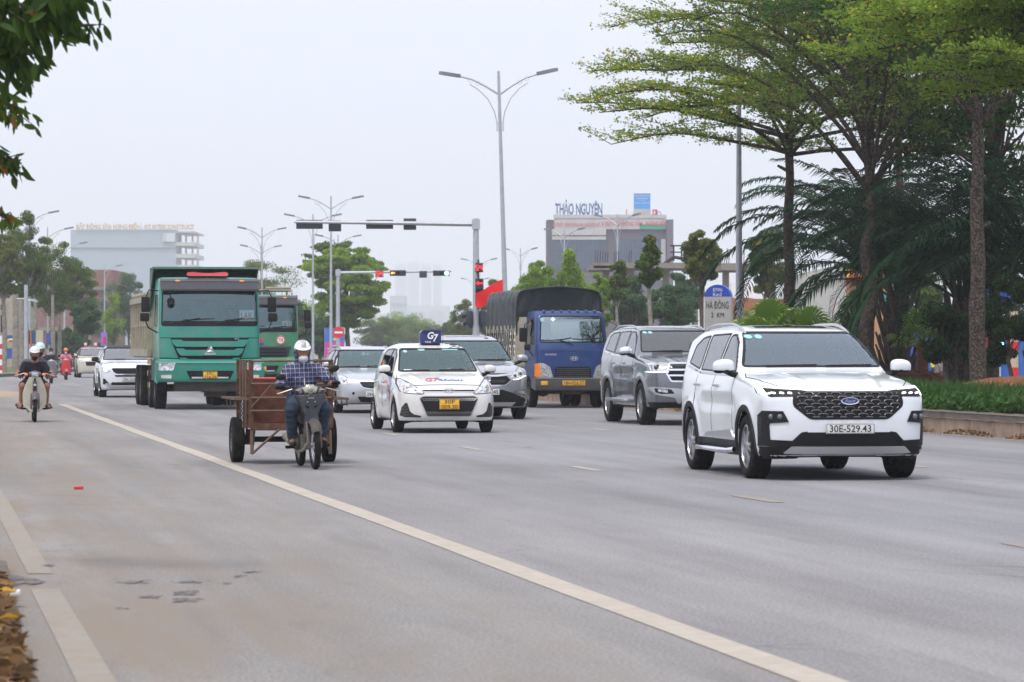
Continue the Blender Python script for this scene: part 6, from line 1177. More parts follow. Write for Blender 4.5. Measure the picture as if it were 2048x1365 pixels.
# ---------------- ground, road, kerbs, markings ----------------
def vx(v, D): return v-VK*D
def sheet(name, pts, z, mt, kind='structure', thick=None):
    m = MB()
    if thick: m.prism([tuple(p) for p in pts], 'z', z-thick, z)
    else:
        b = [(x, y, z) for x, y in pts]
        m.add(b, [tuple(t) for t in tessellate_polygon([[Vector((x,y,0)) for x, y in pts]])])
    o = m.build(name, mt, smooth=False)
    if o.data.polygons[0].normal.z < 0 and not thick: o.data.flip_normals()
    if kind: tag(o, kind=kind)
    return o
def asphalt():
    m = bpy.data.materials.new('asphalt'); m.use_nodes = True; n = m.node_tree; L = n.links.new; b = n.nodes['Principled BSDF']
    t = n.nodes.new('ShaderNodeTexCoord'); s = n.nodes.new('ShaderNodeSeparateXYZ'); L(t.outputs['Object'], s.inputs[0])
    a = n.nodes.new('ShaderNodeMath'); a.operation = 'MULTIPLY_ADD'; a.inputs[1].default_value = VK; L(s.outputs[1], a.inputs[0]); L(s.outputs[0], a.inputs[2])   # v
    c = n.nodes.new('ShaderNodeCombineXYZ'); L(a.outputs[0], c.inputs[0]); L(s.outputs[1], c.inputs[1])
    def noise(vec, sc_, sy=1, det=6, ro=.6, off=0):
        mp = n.nodes.new('ShaderNodeMapping'); mp.inputs['Scale'].default_value = (1, sy, 1); mp.inputs['Location'].default_value = (off, off*1.7, 0); L(vec, mp.inputs[0]); x = n.nodes.new('ShaderNodeTexNoise'); x.inputs['Scale'].default_value = sc_; x.inputs['Detail'].default_value = det; x.inputs['Roughness'].default_value = ro; L(mp.outputs[0], x.inputs[0]); return x.outputs[0]
    def ramp(f, a0, a1, v0, v1):
        r = n.nodes.new('ShaderNodeMapRange'); r.inputs[1].default_value = a0; r.inputs[2].default_value = a1; r.inputs[3].default_value = v0; r.inputs[4].default_value = v1; L(f, r.inputs[0]); return r.outputs[0]
    def mul(x, y):
        q = n.nodes.new('ShaderNodeMath'); q.operation = 'MULTIPLY'; L(x, q.inputs[0]); L(y, q.inputs[1]) if not isinstance(y, float) else setattr(q.inputs[1], 'default_value', y); return q.outputs[0]
    def mix(f, A, B):
        x = n.nodes.new('ShaderNodeMix'); x.data_type = 'RGBA'; L(f, x.inputs[0])
        for i, q in ((6, A), (7, B)):
            if isinstance(q, tuple): x.inputs[i].default_value = (*q, 1)
            else: L(q, x.inputs[i])
        return x.outputs[2]
    vec = c.outputs[0]
    g = noise(vec, 55, .5, 3, .8); f = ramp(g, .36, .64, .70, 1.30); lane = ramp(noise(vec, 1.1, .03, 5, .6), .35, .65, .84, 1.12); pat = ramp(noise(vec, .5, .3, 7, .7, 7), .35, .65, .88, 1.10)
    v = mul(mul(f, lane), pat); cb = n.nodes.new('ShaderNodeCombineColor'); cb0 = mix(mul(ramp(a.outputs[0], 1.0, 8.0, 1, 0), 1.0), (.203,.202,.209), (.203,.193,.181))
    x = n.nodes.new('ShaderNodeMix'); x.data_type = 'RGBA'; x.blend_type = 'MULTIPLY'; x.inputs[0].default_value = 1; L(cb0, x.inputs[6]); L(v, x.inputs[7]); col = x.outputs[2]
    # dust swept to the side and sandy streaks
    dm = mul(ramp(a.outputs[0], .9, 4.0, 1.0, .0), ramp(noise(vec, 1.6, .16, 6, .65, 3), .40, .62, 0, 1)); col = mix(dm, col, (.19,.158,.125))
    dk_ = mul(ramp(noise(vec, 3.5, .25, 7, .7, 21), .56, .74, 0, .45), ramp(a.outputs[0], 0, 6, 1, .25)); col = mix(dk_, col, (.10,.09,.08))
    sp_ = ramp(noise(vec, 26, .6, 2, .5, 31), .70, .78, 0, .45); col = mix(mul(sp_, ramp(a.outputs[0], 0, 4, 1, .12)), col, (.09,.07,.055))
    wv = n.nodes.new('ShaderNodeTexNoise'); wv.inputs['Scale'].default_value = .8; wv.inputs['Detail'].default_value = 6; L(vec, wv.inputs[0]); va = n.nodes.new('ShaderNodeVectorMath'); va.operation = 'MULTIPLY_ADD'; va.inputs[1].default_value = (1.6,1.6,0); L(wv.outputs[1], va.inputs[0]); L(vec, va.inputs[2])
    vo = n.nodes.new('ShaderNodeTexVoronoi'); vo.feature = 'DISTANCE_TO_EDGE'; vo.inputs['Scale'].default_value = .16; L(va.outputs[0], vo.inputs[0]); ck = mul(ramp(vo.outputs[0], .0, .006, .55, 0), ramp(noise(vec, .35, .5, 2, .5, 51), .50, .60, 0, 1)); col = mix(ck, col, (.07,.066,.062))
    drip = ramp(noise(vec, 2.2, .12, 3, .5, 77), .60, .72, 0, .30); col = mix(drip, col, (.12,.117,.118))
    L(col, b.inputs['Base Color']); b.inputs['Roughness'].default_value = .85; b.inputs['Specular IOR Level'].default_value = .2
    bp = n.nodes.new('ShaderNodeBump'); bp.inputs['Strength'].default_value = .35; bp.inputs['Distance'].default_value = .008; L(g, bp.inputs['Height']); L(bp.outputs[0], b.inputs['Normal']); return m
tag(sheet('ground', [(-3800,-50),(3800,-50),(3800,8300),(-3800,8300)], -.05, mat('far ground', (.16,.17,.10), .95, var=.3, vscale=.02)), kind='structure')
sheet('road', [(-160,1),(160,1),(160,700),(-330,700)], 0, asphalt())
LM = mat('road paint', (.35,.31,.255), .7, dirt=.45, dirtcol=(.27,.245,.215), dscale=1.6, var=.12, vscale=8, bump=.2, bscale=60)
LM3 = mat('faded dash paint', (.33,.30,.25), .75, dirt=.6, dirtcol=(.21,.205,.20), dscale=4, var=.1, vscale=10)
LM2 = mat('worn road paint', (.235,.205,.168), .8, dirt=1.0, dirtcol=(.255,.24,.225), dscale=3.2, var=.1, vscale=10)
def stripe_(name, v0, v1, D0, D1, mt=LM, step=2.5, jag=.008, z=.004):
    n = max(2, int((D1-D0)/step)); r = np.random.default_rng(int(D0*10)); a = [(vx(v0+r.normal(0, jag), D0+(D1-D0)*i/n), D0+(D1-D0)*i/n) for i in range(n+1)]; b = [(vx(v1+r.normal(0, jag), D0+(D1-D0)*i/n), D0+(D1-D0)*i/n) for i in range(n+1)]
    V = [(x, y, z) for x, y in a+b]; k = n+1; return tag(mesh_obj(name, V, [(i, k+i, k+i+1, i+1) for i in range(n)], mt, smooth=False), kind='structure')
stripe_('lane_line', 3.73, 3.94, 9, 84.5)
for d_ in (87.5, 91, 95, 99.5, 104): stripe_('lane_line', 3.74+(d_-87)*.02, 3.9+(d_-87)*.02, d_, d_+1.4, LM2)
for k in range(10):
    D0 = 14.4+7.9*k; stripe_('lane_dash', 7.86, 7.99, D0, D0+1.55, LM2 if k < 3 else LM3, .4, .012)
    D0 = 39.3+8.9*k; stripe_('lane_dash', 12.0, 12.14, D0, D0+1.55, LM3, .4, .012)
stripe_('edge_line', .69, .86, 5, 19.3, LM2, 1.5, .003); stripe_('edge_line', .72, .88, 20.6, 48, LM2, 2.5, .003); stripe_('edge_line', 16.95, 17.12, 30, 130, LM2)
for k in range(5): stripe_('lane_line', -1.5+k*.0, 2.9, 118+3.0*k*.0+.0, 118.6, LM2) if k == 0 else None
# dark damp patches on the road
DAMP = bpy.data.materials.new('damp asphalt'); DAMP.use_nodes = True; n = DAMP.node_tree; b = n.nodes['Principled BSDF']; b.inputs['Base Color'].default_value = (.07,.066,.064,1); b.inputs['Roughness'].default_value = .6
t_ = n.nodes.new('ShaderNodeTexCoord'); mp = n.nodes.new('ShaderNodeMapping'); mp.inputs['Scale'].default_value = (1,.35,1); x_ = n.nodes.new('ShaderNodeTexNoise'); x_.inputs['Scale'].default_value = 16; x_.inputs['Detail'].default_value = 6; r_ = n.nodes.new('ShaderNodeMapRange'); r_.inputs[1].default_value = .38; r_.inputs[2].default_value = .62; r_.inputs[4].default_value = .95
n.links.new(t_.outputs['Object'], mp.inputs[0]); n.links.new(mp.outputs[0], x_.inputs[0]); n.links.new(x_.outputs[0], r_.inputs[0]); n.links.new(r_.outputs[0], b.inputs['Alpha'])
for i, (px, py, w_, h_) in enumerate([(265,1166,60,5),(290,1163,26,4),(385,1165,70,5),(450,1168,26,4),(372,1187,48,9),(300,1195,50,6),(372,1201,60,8),(245,1217,26,4),(480,1154,22,5),(505,1145,30,4),(95,1133,26,5)]):
    D = GD(py); r = np.random.default_rng(i+40); q = []
    for k in range(22): a = 2*math.pi*k/22; rr = 1+.5*r.normal()*.6; q.append((PX(px, D)+w_/2/F*D*math.cos(a)*max(.4, rr), D+h_*D*D/(F*H)*.55*math.sin(a)*max(.4, rr)))
    sheet('road_stain', q, .0045, DAMP)
# near left verge with kerb, drain slot and leaves
soil = mat('verge soil', (.135,.115,.095), .95, var=.35, vscale=5, bump=.8, bscale=30, dirt=.6, dirtcol=(.05,.04,.03), dscale=8)
r = np.random.default_rng(5); pts = [(vx(.50+.012*(d-13)+.02*r.normal(), d), d) for d in np.arange(6, 19.6, .35)]+[(vx(.58, 19.6), 19.6), (vx(.60, 21), 21), (vx(.1, 22), 22)]+[(vx(.30, d), d) for d in (26, 34, 44)]+[(vx(-9,44),44),(vx(-9,6),6)]
sheet('verge', pts, .055, soil, thick=.1)
sheet('drain_slot', [(vx(.50,19.5),19.5),(vx(.62,19.5),19.5),(vx(.74,19.62),19.62),(vx(.80,19.85),19.85),(vx(.76,20.1),20.1),(vx(.66,20.35),20.35),(vx(.58,20.6),20.6),(vx(.45,20.7),20.7),(vx(.4,20.0),20.0)], .0075, DAMP)
# ---------------- leaves ----------------
def leaves(name, P, Dr, L_, W_, tone, mt, parent=None, fold=0, jit=.6, seed=1):
    """many leaf-shaped faces; P centres, Dr long axes"""
    g = np.random.default_rng(seed); N = len(P); Dr = Dr+g.normal(0, jit, (N,3)); Dr /= np.linalg.norm(Dr, axis=1, keepdims=True)
    S_ = np.cross(Dr, g.normal(0, 1, (N,3))); S_ /= np.maximum(np.linalg.norm(S_, axis=1, keepdims=True), 1e-6)
    L_ = (L_*(.7+.6*g.random(N)))[:,None]; W_ = W_*(L_/np.mean(L_)) if np.isscalar(W_) else W_[:,None]
    V = np.stack([P-Dr*L_*.5, P+S_*W_*.5-Dr*L_*.05, P+Dr*L_*.5, P-S_*W_*.5-Dr*L_*.05], 1).reshape(-1,3)
    Fq = np.arange(N*4).reshape(-1,4); o = mesh_obj(name, V, Fq, mt, parent, smooth=False)
    at = o.data.attributes.new('tone', 'FLOAT', 'FACE'); at.data.foreach_set('value', np.clip(tone, 0, 1).astype(np.float32)); return o
GR = dict(
 fresh=leafmat('fresh leaf', (.085,.175,.022), (.27,.39,.05), (.55,.42,.06), .48), dark=leafmat('dark leaf', (.010,.030,.008), (.035,.08,.018), None, .25),
 mid=leafmat('mid leaf', (.045,.095,.018), (.16,.235,.040), (.30,.20,.05), .4), olive=leafmat('olive leaf', (.075,.11,.028), (.20,.23,.055), (.32,.17,.06), .35),
 lime=leafmat('lime leaf', (.085,.19,.018), (.28,.42,.035), (.45,.34,.05), .45), blue=leafmat('bluish leaf', (.035,.090,.034), (.10,.185,.065), None, .3), deep=leafmat('deep leaf', (.012,.042,.008), (.050,.135,.020), (.2,.13,.03), .3),
 palm=leafmat('palm leaflet', (.008,.028,.014), (.030,.085,.034), (.10,.085,.04), .2), fan=leafmat('fan leaf', (.07,.16,.022), (.21,.34,.055), (.55,.58,.34), .4), dry=leafmat('dry leaf', (.10,.055,.025), (.24,.14,.06), (.50,.30,.03), .2),
 near=leafmat('near leaf', (.012,.035,.007), (.08,.15,.018), (.22,.09,.02), .35))
BARK = mat('bark', (.085,.062,.045), .9, var=.35, vscale=7, bump=.8, bscale=14, dirt=.5, dirtcol=(.25,.24,.21), dscale=9); BARKS = mat('spotted bark', (.045,.030,.022), .9, var=.35, vscale=6, bump=1, bscale=11, dirt=.45, dirtcol=(.40,.39,.34), dscale=22)
BARKP = mat('pale bark', (.26,.235,.20), .9, var=.35, vscale=5, bump=.6, bscale=12, dirt=.5, dirtcol=(.08,.06,.05), dscale=6)
BARKD = mat('dark bark', (.045,.032,.024), .9, var=.3, vscale=7, bump=.8, bscale=14, dirt=.45, dirtcol=(.20,.19,.165), dscale=14)
def tree(label, px, D, ztop, zlo, rx, mt='mid', n=26, per=260, ls=.16, trunk=.14, bark=None, seed=0, lean=0, flat=.5, z0=0, group=None, name='tree', spread=.5, shape='round', ry=None, X=None):
    g = np.random.default_rng(seed+100); X = PX(px, D) if X is None else X; root = empty(name, (X, D, z0)); tag(root, label, 'tree', group); ztop -= z0; zlo -= z0
    h = ztop-zlo; cz = (ztop+zlo)/2; C_ = []
    while len(C_) < n:
        u = g.uniform(-1, 1, 3)
        if (u**2).sum() > 1: continue
        if shape == 'cone': k = 1-.75*(u[2]+1)/2; u[0] *= k; u[1] *= k
        if shape == 'vase': k = .45+.55*(u[2]+1)/2; u[0] *= k; u[1] *= k
        C_.append((u[0]*rx*.86+lean*u[2], u[1]*(ry or rx)*.86, cz+u[2]*h*.47))
    C_ = np.array(C_); tr = MB(); zt = zlo+h*.55; tr.tube([(0,0,0), (lean*.1+.05,0,zlo*.5), (lean*.3-.04,.03,zlo), (lean*.6,0,zt)], [trunk, trunk*.85, trunk*.7, trunk*.25], 8).build('trunk', bark or BARK, root)
    br = MB()
    for c in C_: q = np.array([lean*.3, 0, zlo+(c[2]-zlo)*.35*g.random()]); mid = (q+c)/2+[0,0,-.08*h*g.random()]; br.tube([q, mid, c], [trunk*.28, trunk*.16, trunk*.05], 4, False)
    br.build('limbs', bark or BARK, root, fixn=False)
    rad = (h*rx*rx/n)**(1/3)*.75*(.6+.8*g.random(n)); ci = g.integers(0, n, n*per); off = g.normal(0, 1, (n*per,3)); off /= np.linalg.norm(off, axis=1, keepdims=True); off *= (g.random((n*per,1))**.45)*spread*2
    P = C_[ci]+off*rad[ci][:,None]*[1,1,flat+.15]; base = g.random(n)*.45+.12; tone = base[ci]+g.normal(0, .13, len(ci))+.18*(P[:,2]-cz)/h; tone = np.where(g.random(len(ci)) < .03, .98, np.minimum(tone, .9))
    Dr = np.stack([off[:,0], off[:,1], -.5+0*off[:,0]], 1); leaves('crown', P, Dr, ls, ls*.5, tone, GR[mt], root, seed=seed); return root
def tiered(label, px, D, zb, ztop, reach, mt='fresh', tiers=6, nb=8, tw=26, lf=16, ls=.07, trunk=.15, seed=0, bark=None, az=None, z0=.35, X=None, yellow=.07, rise=.16, group=None, wob=0, droop=0, puff=.05):
    """tree with long, near-level branches carrying flat sprays of tiny leaves"""
    g = np.random.default_rng(seed+7); X = PX(px, D) if X is None else X; root = empty('tree', (X, D, z0)); tag(root, label, 'tree', group); zb -= z0; ztop -= z0
    k = 13; tp = [(wob*math.sin(i*1.3)*.12, .03*math.sin(i), zb*i/(k-1)*1.0) for i in range(k)]+[(wob*.1, 0, zb+(ztop-zb)*.55), (wob*.2, 0, ztop*.97)]
    tr = MB().tube(tp, [trunk*(1.12-.45*i/k)*(1+.06*math.sin(i*2.7+seed)) for i in range(k)]+[trunk*.35, trunk*.12], 10)
    for (z_, a_) in ((zb*.93, 2.8), (zb*.62, .3)): tr.tube([(0,0,z_), (.22*math.cos(a_), .1, z_+.12), (.30*math.cos(a_), .1, z_+.16)], [.05, .04, .028], 7)
    tr.build('trunk', bark or BARKD, root)
    br = MB(); LP = []; LD = []; LT = []
    for t in range(tiers):
        f = t/max(1, tiers-1); z0_ = zb+(ztop-zb)*(f**1.1)*.62; rc = reach*(1-.45*f)
        for b in range(nb):
            a = (az[0]+(az[1]-az[0])*g.random()) if az else 2*math.pi*(b+g.random()*.8)/nb+t; Lb = rc*(.72+.4*g.random()); up = (rise+.10*f+.10*g.normal())*Lb; d = np.array([math.cos(a), math.sin(a), 0.]); sd_ = np.array([-d[1], d[0], 0])
            S_ = np.linspace(0, 1, 9); bend = g.normal(0, .10)*Lb; kk = droop*(.7+.6*g.random()); pts = [np.array([0,0,z0_])+d*Lb*s+sd_*bend*s*s+np.array([0,0,up*((1.9+kk)*s-(.95+kk*1.15)*s*s)+.05*math.sin(9*s+b)]) for s in S_]
            br.tube(pts, [trunk*.34*(1-.88*s)+.006 for s in S_], 5, False)
            for j in range(tw):
                s = .22+.78*(j+g.random())/tw; i = min(7, int(s*8)); p = pts[i]+(pts[i+1]-pts[i])*(s*8-i); sgn = 1 if j%2 else -1; ln = Lb*(.30-.17*s)*(.6+.8*g.random()); dd = d*(.75+.2*g.random())+sd_*sgn*(.75+.3*g.random())+np.array([0,0,.14+.20*g.normal()]); dd /= np.linalg.norm(dd)
                e_ = p+dd*ln; m_ = (p+e_)/2+[0,0,.03]; br.tube([p, m_, e_], [.012, .008, .004], 3, False)
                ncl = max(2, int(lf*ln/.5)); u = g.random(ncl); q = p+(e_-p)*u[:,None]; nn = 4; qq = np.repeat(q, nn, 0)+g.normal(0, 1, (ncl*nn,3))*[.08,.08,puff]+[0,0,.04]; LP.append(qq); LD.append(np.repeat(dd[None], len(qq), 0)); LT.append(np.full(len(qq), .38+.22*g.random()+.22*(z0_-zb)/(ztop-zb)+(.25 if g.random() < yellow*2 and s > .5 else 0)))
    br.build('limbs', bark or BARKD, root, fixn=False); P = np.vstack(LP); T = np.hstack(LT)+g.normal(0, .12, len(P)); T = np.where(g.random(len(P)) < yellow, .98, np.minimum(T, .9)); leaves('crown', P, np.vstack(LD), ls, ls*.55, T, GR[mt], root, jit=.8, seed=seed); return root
def frond(V, Fs, T, base, az, el, L_, g, n=44, ll=.55, lw=.040, droop=1.0, hang=.55, curv=1.0, tone0=.3):
    d = np.array([math.cos(az), math.sin(az), 0.]); s_ = np.array([-d[1], d[0], 0.]); P = [np.array(base, float)]; e = el
    for i in range(n): P.append(P[-1]+(d*math.cos(e)+np.array([0,0,math.sin(e)]))*L_/n); e -= droop*(.6+1.4*i/n)/n*curv
    P = np.array(P); R_ = MB().tube(P[::3], [.030*(1-.85*i/(len(P[::3])-1))+.004 for i in range(len(P[::3]))], 5, False)
    b = len(V); V.extend(R_.v); Fs.extend([tuple(b+i for i in f) for f in R_.f]); T.extend([.30]*len(R_.f))
    for i in range(5, n):
        t = (P[i+1]-P[i-1]) if i < n else P[i]-P[i-1]; t /= np.linalg.norm(t); l = ll*(.35+.65*math.sin(math.pi*min(1, (i/n)*.93+.10)))*(.85+.3*g.random())
        for sg in (-1,1):
            for rep in (0,1):
                q = P[i]+t*rep*L_/n*.5; o = s_*sg*(.75+.25*g.random())+t*(.55)+np.array([0,0,-.15+.35*g.random()]); o /= np.linalg.norm(o); m_ = q+o*l*.5; o2 = o+np.array([0,0,-hang*(1+.5*g.random())]); o2 /= np.linalg.norm(o2); e_ = m_+o2*l*.5; w_ = np.cross(o, [0,0,1]); w_ = w_/max(np.linalg.norm(w_), 1e-3)*lw*.5+np.array([0,0,lw*.25])*sg
                b = len(V); V.extend([q-w_*.5, q+w_*.5, m_+w_, m_-w_, e_]); Fs.extend([(b,b+1,b+2,b+3)]); Fs.append((b+3,b+2,b+4)); tt = tone0+.35*g.random(); T.extend([tt, tt])
def palm(label, px, D, zt, n=26, L_=4.6, seed=0, z0=.35, tr=.40, az=None, mt='palm', els=(1.45,.35), ll=.6, boots=True, dead=1, X=None):
    g = np.random.default_rng(seed+55); root = empty('palm_tree', (PX(px, D) if X is None else X, D, z0)); tag(root, label, 'palm'); zt -= z0
    m = MB().lathe([(0,tr*.75),(zt*.3,tr*.7),(zt*.7,tr*.8),(zt,tr*.55)], axis='z', n=14)
    m.build('trunk', BARKD, root)
    if boots:
        m = MB()
        for k in range(46):
            a = k*2.4; z = zt*(.12+.88*k/46); rr = tr*.78; d = np.array([math.cos(a), math.sin(a), 0]); hh = .35+.35*g.random(); m.tube([d*rr*.85+[0,0,z-.25], d*(rr+.06)+[0,0,z], d*(rr+.10+.16*g.random())+[0,0,z+hh]], [.055,.05,.025], 5)
        m.build('leaf_bases', mat('palm boots', (.07,.055,.04), .9, var=.4, vscale=6, dirt=.4, dirtcol=(.14,.13,.10)), root, fixn=False)
    V, Fs, T = [], [], []
    for k in range(n):
        a = k*2.399+g.normal()*.15; f = (k+.5)/n; el = els[0]+(els[1]-els[0])*f+g.normal()*.06; frond(V, Fs, T, (.15*math.cos(a), .15*math.sin(a), zt-.1), a, el, L_*(.8+.3*g.random())*(1 if f > .2 else .85), g, ll=ll, droop=1.5, curv=.75+.5*f)
    o = mesh_obj('fronds', V, Fs, GR[mt], root, smooth=False); at = o.data.attributes.new('tone','FLOAT','FACE'); at.data.foreach_set('value', np.array(T, np.float32))
    if dead:
        V, Fs, T = [], [], []
        for a in (math.pi+.15, math.pi*1.25, .3): frond(V, Fs, T, (0,0,zt-.3), a, .75, L_*.62, g, n=30, ll=.5, lw=.02, droop=2.0, hang=2.2, tone0=.2)
        o = mesh_obj('dead_fronds', V, Fs, GR['dry'], root, smooth=False); at = o.data.attributes.new('tone','FLOAT','FACE'); at.data.foreach_set('value', np.array(T, np.float32)*.5)
    return root
def fanpalm(label, px, D, zc, n=16, r=.6, seed=0, z0=.35, trunk=0):
    g = np.random.default_rng(seed+9); root = empty('fan_palm', (PX(px, D), D, z0)); tag(root, label, 'palm'); zc -= z0
    MB().tube([(0,0,0),(0,0,max(.25,zc-.35))], [.17 if trunk else .12, .13 if trunk else .1], 9).build('trunk', mat('fibrous palm trunk', (.13,.055,.03), .95, bump=1, bscale=20, var=.4) if trunk else BARK, root)
    V, Fs, T = [], [], []
    for k in range(n):
        a = k*2.399; el = R(80-85*(k/n)+8*g.normal()); d = np.array([math.cos(a)*math.cos(el), math.sin(a)*math.cos(el), math.sin(el)]); st_ = np.array([0,0,max(.15,zc-.45)]); ln = .55*r/.6+.25*g.random(); c = st_+d*ln; MBt = MB().tube([st_, (st_+c)/2, c], [.014,.011,.008], 4, False); b = len(V); V.extend(MBt.v); Fs.extend([tuple(b+i for i in f) for f in MBt.f]); T.extend([.5]*len(MBt.f))
        up = np.array([0,0,1.]); s_ = np.cross(d, up); s_ /= max(np.linalg.norm(s_), 1e-3); nn = np.cross(s_, d); tone = .30+.35*g.random(); m_ = 34
        for i in range(m_):
            th = -R(125)+R(250)*i/(m_-1); dd = d*math.cos(th)+s_*math.sin(th); w_ = (-d*math.sin(th)+s_*math.cos(th))*r*.052; l = r*(1-.12*abs(th)/2.2); p1 = c+dd*l*.62+nn*.03*(-1)**i; p2 = c+dd*l*.98+np.array([0,0,-.16*r-.12*r*g.random()]); b = len(V); V.extend([c, p1-w_, p1+w_, p2]); Fs.extend([(b,b+1,b+2), (b+1,b+3,b+2)]); T.extend([tone+.06*(-1)**i, .97 if g.random() < .22 else tone+.12])
    o = mesh_obj('fan_leaves', V, Fs, GR['fan'], root, smooth=False); at = o.data.attributes.new('tone','FLOAT','FACE'); at.data.foreach_set('value', np.array(T, np.float32)); return root
# ---------------- median on the right ----------------
KB = mat('kerb concrete', (.40,.29,.21), .9, dirt=.7, dirtcol=(.12,.10,.08), dscale=1.6, var=.2, vscale=3, bump=.6, bscale=12); KC = mat('kerb cap', (.16,.135,.115), .9, dirt=.6, dirtcol=(.06,.055,.05), dscale=2.5, bump=.7, bscale=14)
def kerb_line(vs, D0, D1, h_, cap, name):
    m, c = MB(), MB(); n = int((D1-D0)/1.25)
    for i in range(n):
        d0 = D0+(D1-D0)*i/n; d1 = D0+(D1-D0)*(i+1)/n-.02; m.prism([(vx(vs,d0),d0),(vx(vs,d1),d1),(vx(vs+.30,d1),d1),(vx(vs+.30,d0),d0)], 'z', -.02, h_-(.10 if cap else 0))
        if cap: c.prism([(vx(vs-.06,d0),d0),(vx(vs-.06,d1+.015),d1+.015),(vx(vs+.34,d1+.015),d1+.015),(vx(vs+.34,d0),d0)], 'z', h_-.098, h_)
    o = tag(m.build(name, KB, bevel=.02), kind='structure')
    if cap: tag(c.build('kerb_cap', KC, bevel=.015), kind='structure')
kerb_line(17.35, 34, 92, .36, True, 'kerb'); kerb_line(17.35, 92, 150, .28, False, 'kerb')
sheet('median_soil', [(vx(17.6,34),34),(vx(17.6,150),150),(vx(30,150),150),(vx(30,34),34)], .34, mat('median soil', (.11,.075,.05), .95, var=.4, vscale=2, bump=.8, bscale=9), thick=.36)
g_ = np.random.default_rng(11)
def strap(name, label, D0, D1, v0, v1, z0, z1, N, ls, mt, up, seed, lw=.16):
    g = np.random.default_rng(seed); D = g.uniform(D0, D1, N); v = g.uniform(v0, v1, N); z = z0+(z1-z0)*g.random(N)**.8+.05*np.sin(D*2.1+v*3); P = np.stack([v-VK*D, D, z], 1); Dr = np.stack([g.normal(0,.35,N), g.normal(0,.35,N)-.2, np.full(N, up)], 1)
    o = leaves(name, P, Dr, ls, ls*lw, .25+.5*g.random(N), mt, None, jit=.25, seed=seed); tag(o, label, 'planting', None, 'stuff')
hg = leafmat('hedge leaf', (.022,.065,.012), (.085,.19,.035), None, .3)
strap('ground_cover', 'low green bedding plants along the median kerb', 36, 72, 17.7, 18.6, .36, .62, 26000, .13, hg, .3, 3, .45); strap('ground_cover', 'taller strap leaved plants behind the bedding on the median', 38, 78, 18.3, 20.6, .40, .70, 15000, .30, hg, 1.1, 4, .11)
strap('leaf_litter', 'brown and yellow fallen leaves along the foot of the median kerb', 36, 75, 17.16, 17.34, .01, .04, 1500, .09, GR['dry'], 0, 6, .5)
sb = MB()
for (px, D, w_, h_) in ((2035,64,1.6,.55),(1965,86,1.2,.4),(1850,88,1.0,.35)): sb.ball((PX(px,D),D,.34), (w_,1.1,h_), 18)
tag(sb.build('soil_mound', mat('red soil', (.16,.07,.035), .95, var=.4, vscale=6, bump=1, bscale=16)), kind='structure')
g = np.random.default_rng(8); N = 900; P = np.stack([PX(1835,84)+g.normal(0,.45,N), 84+g.normal(0,.5,N), .5+.35*g.random(N)], 1); tag(leaves('dead_brush', P, np.stack([np.ones(N),g.normal(0,1,N),-.2*np.ones(N)],1), .5, .022, .2+.5*g.random(N), leafmat('dead brush', (.10,.035,.02), (.24,.10,.05), None, .1), None, jit=.4), 'heap of reddish dead palm leaves by the small fan palm', 'brush', None, 'stuff')
# trees of the median
tiered('tall tree with level sprays reaching far left over the road, slim dark trunk', 1578, 83, 6.3, 12.4, 6.1, 'fresh', 9, 6, 24, 7, .085, .15, 1, yellow=.13, wob=.2, rise=.17, droop=.8, puff=.05)
tiered('tree with a forked dark trunk directly behind the white sport utility vehicle bonnet', 1738, 76, 5.0, 12.8, 5.0, 'mid', 8, 6, 20, 8, .085, .16, 2, rise=.62, yellow=.05, wob=.8, droop=.4, puff=.08)
tiered('spotted straight trunk, thickest of the median trees, near the right edge', 1955, 67.5, 6.0, 12.5, 5.0, 'deep', 8, 6, 20, 9, .085, .165, 3, rise=.55, yellow=.02, bark=BARKS, wob=.12, droop=.3, puff=.08)
tiered('nearer tree beyond the right edge whose bright green boughs hang into the top corner', 2300, 55, 6.2, 10.0, 5.0, 'fresh', 8, 7, 28, 13, .085, .18, 4, rise=.12, droop=.8, puff=.06, az=(2.3,4.2), yellow=.03)
palm('large dark palm with a thick trunk of old leaf bases left of the spotted trunk', 1795, 86, 2.9, 36, 5.8, 1, tr=.48, ll=.75, els=(1.5,.72))
palm('second dark palm crowded behind the spotted trunk', 1925, 78, 2.7, 36, 5.8, 2, tr=.40, dead=0, ll=.75, els=(1.5,.6))
palm('third dark palm at the right edge of the picture', 2090, 75, 2.9, 34, 5.8, 3, tr=.36, dead=0, ll=.75, els=(1.5,.5))
palm('dark palm set back between the forked tree and the spotted trunk', 1738, 92, 3.6, 26, 4.9, 5, tr=.2, dead=0, ll=.75, els=(1.5,.85), boots=False)
fanpalm('bright green fan palm left of the slim dark trunk', 1535, 72, 1.92, 16, .58, 1); fanpalm('bright green fan palm right of the slim dark trunk', 1615, 72.5, 1.85, 14, .56, 2)
fanpalm('small fan palm with a reddish fibrous trunk between the dark palms', 1845, 84, 1.95, 16, .50, 3, trunk=1)
tree('dark juniper bush between the two palm trunks', 1893, 72, 2.75, .9, .62, 'dark', 16, 420, .09, .06, seed=5, z0=.35, name='bush'); tree('dark juniper bush hanging at the right edge', 2020, 70, 2.9, 1.2, .62, 'dark', 16, 420, .09, .06, seed=6, z0=.35, name='bush'); tree('dark juniper bush half behind the spotted trunk', 1960, 73, 2.4, .8, .5, 'dark', 12, 380, .09, .06, seed=16, z0=.35, name='bush')
tree('dense dark tree filling the sky behind the spotted trunk', 1985, 79, 12.5, 4.8, 4.4, 'deep', 50, 330, .16, .16, seed=61, z0=.35, flat=.35); tree('dense dark tree behind the forked trunk', 1800, 88, 12.8, 7.0, 3.0, 'deep', 30, 260, .15, .14, seed=62, z0=.35, flat=.35)
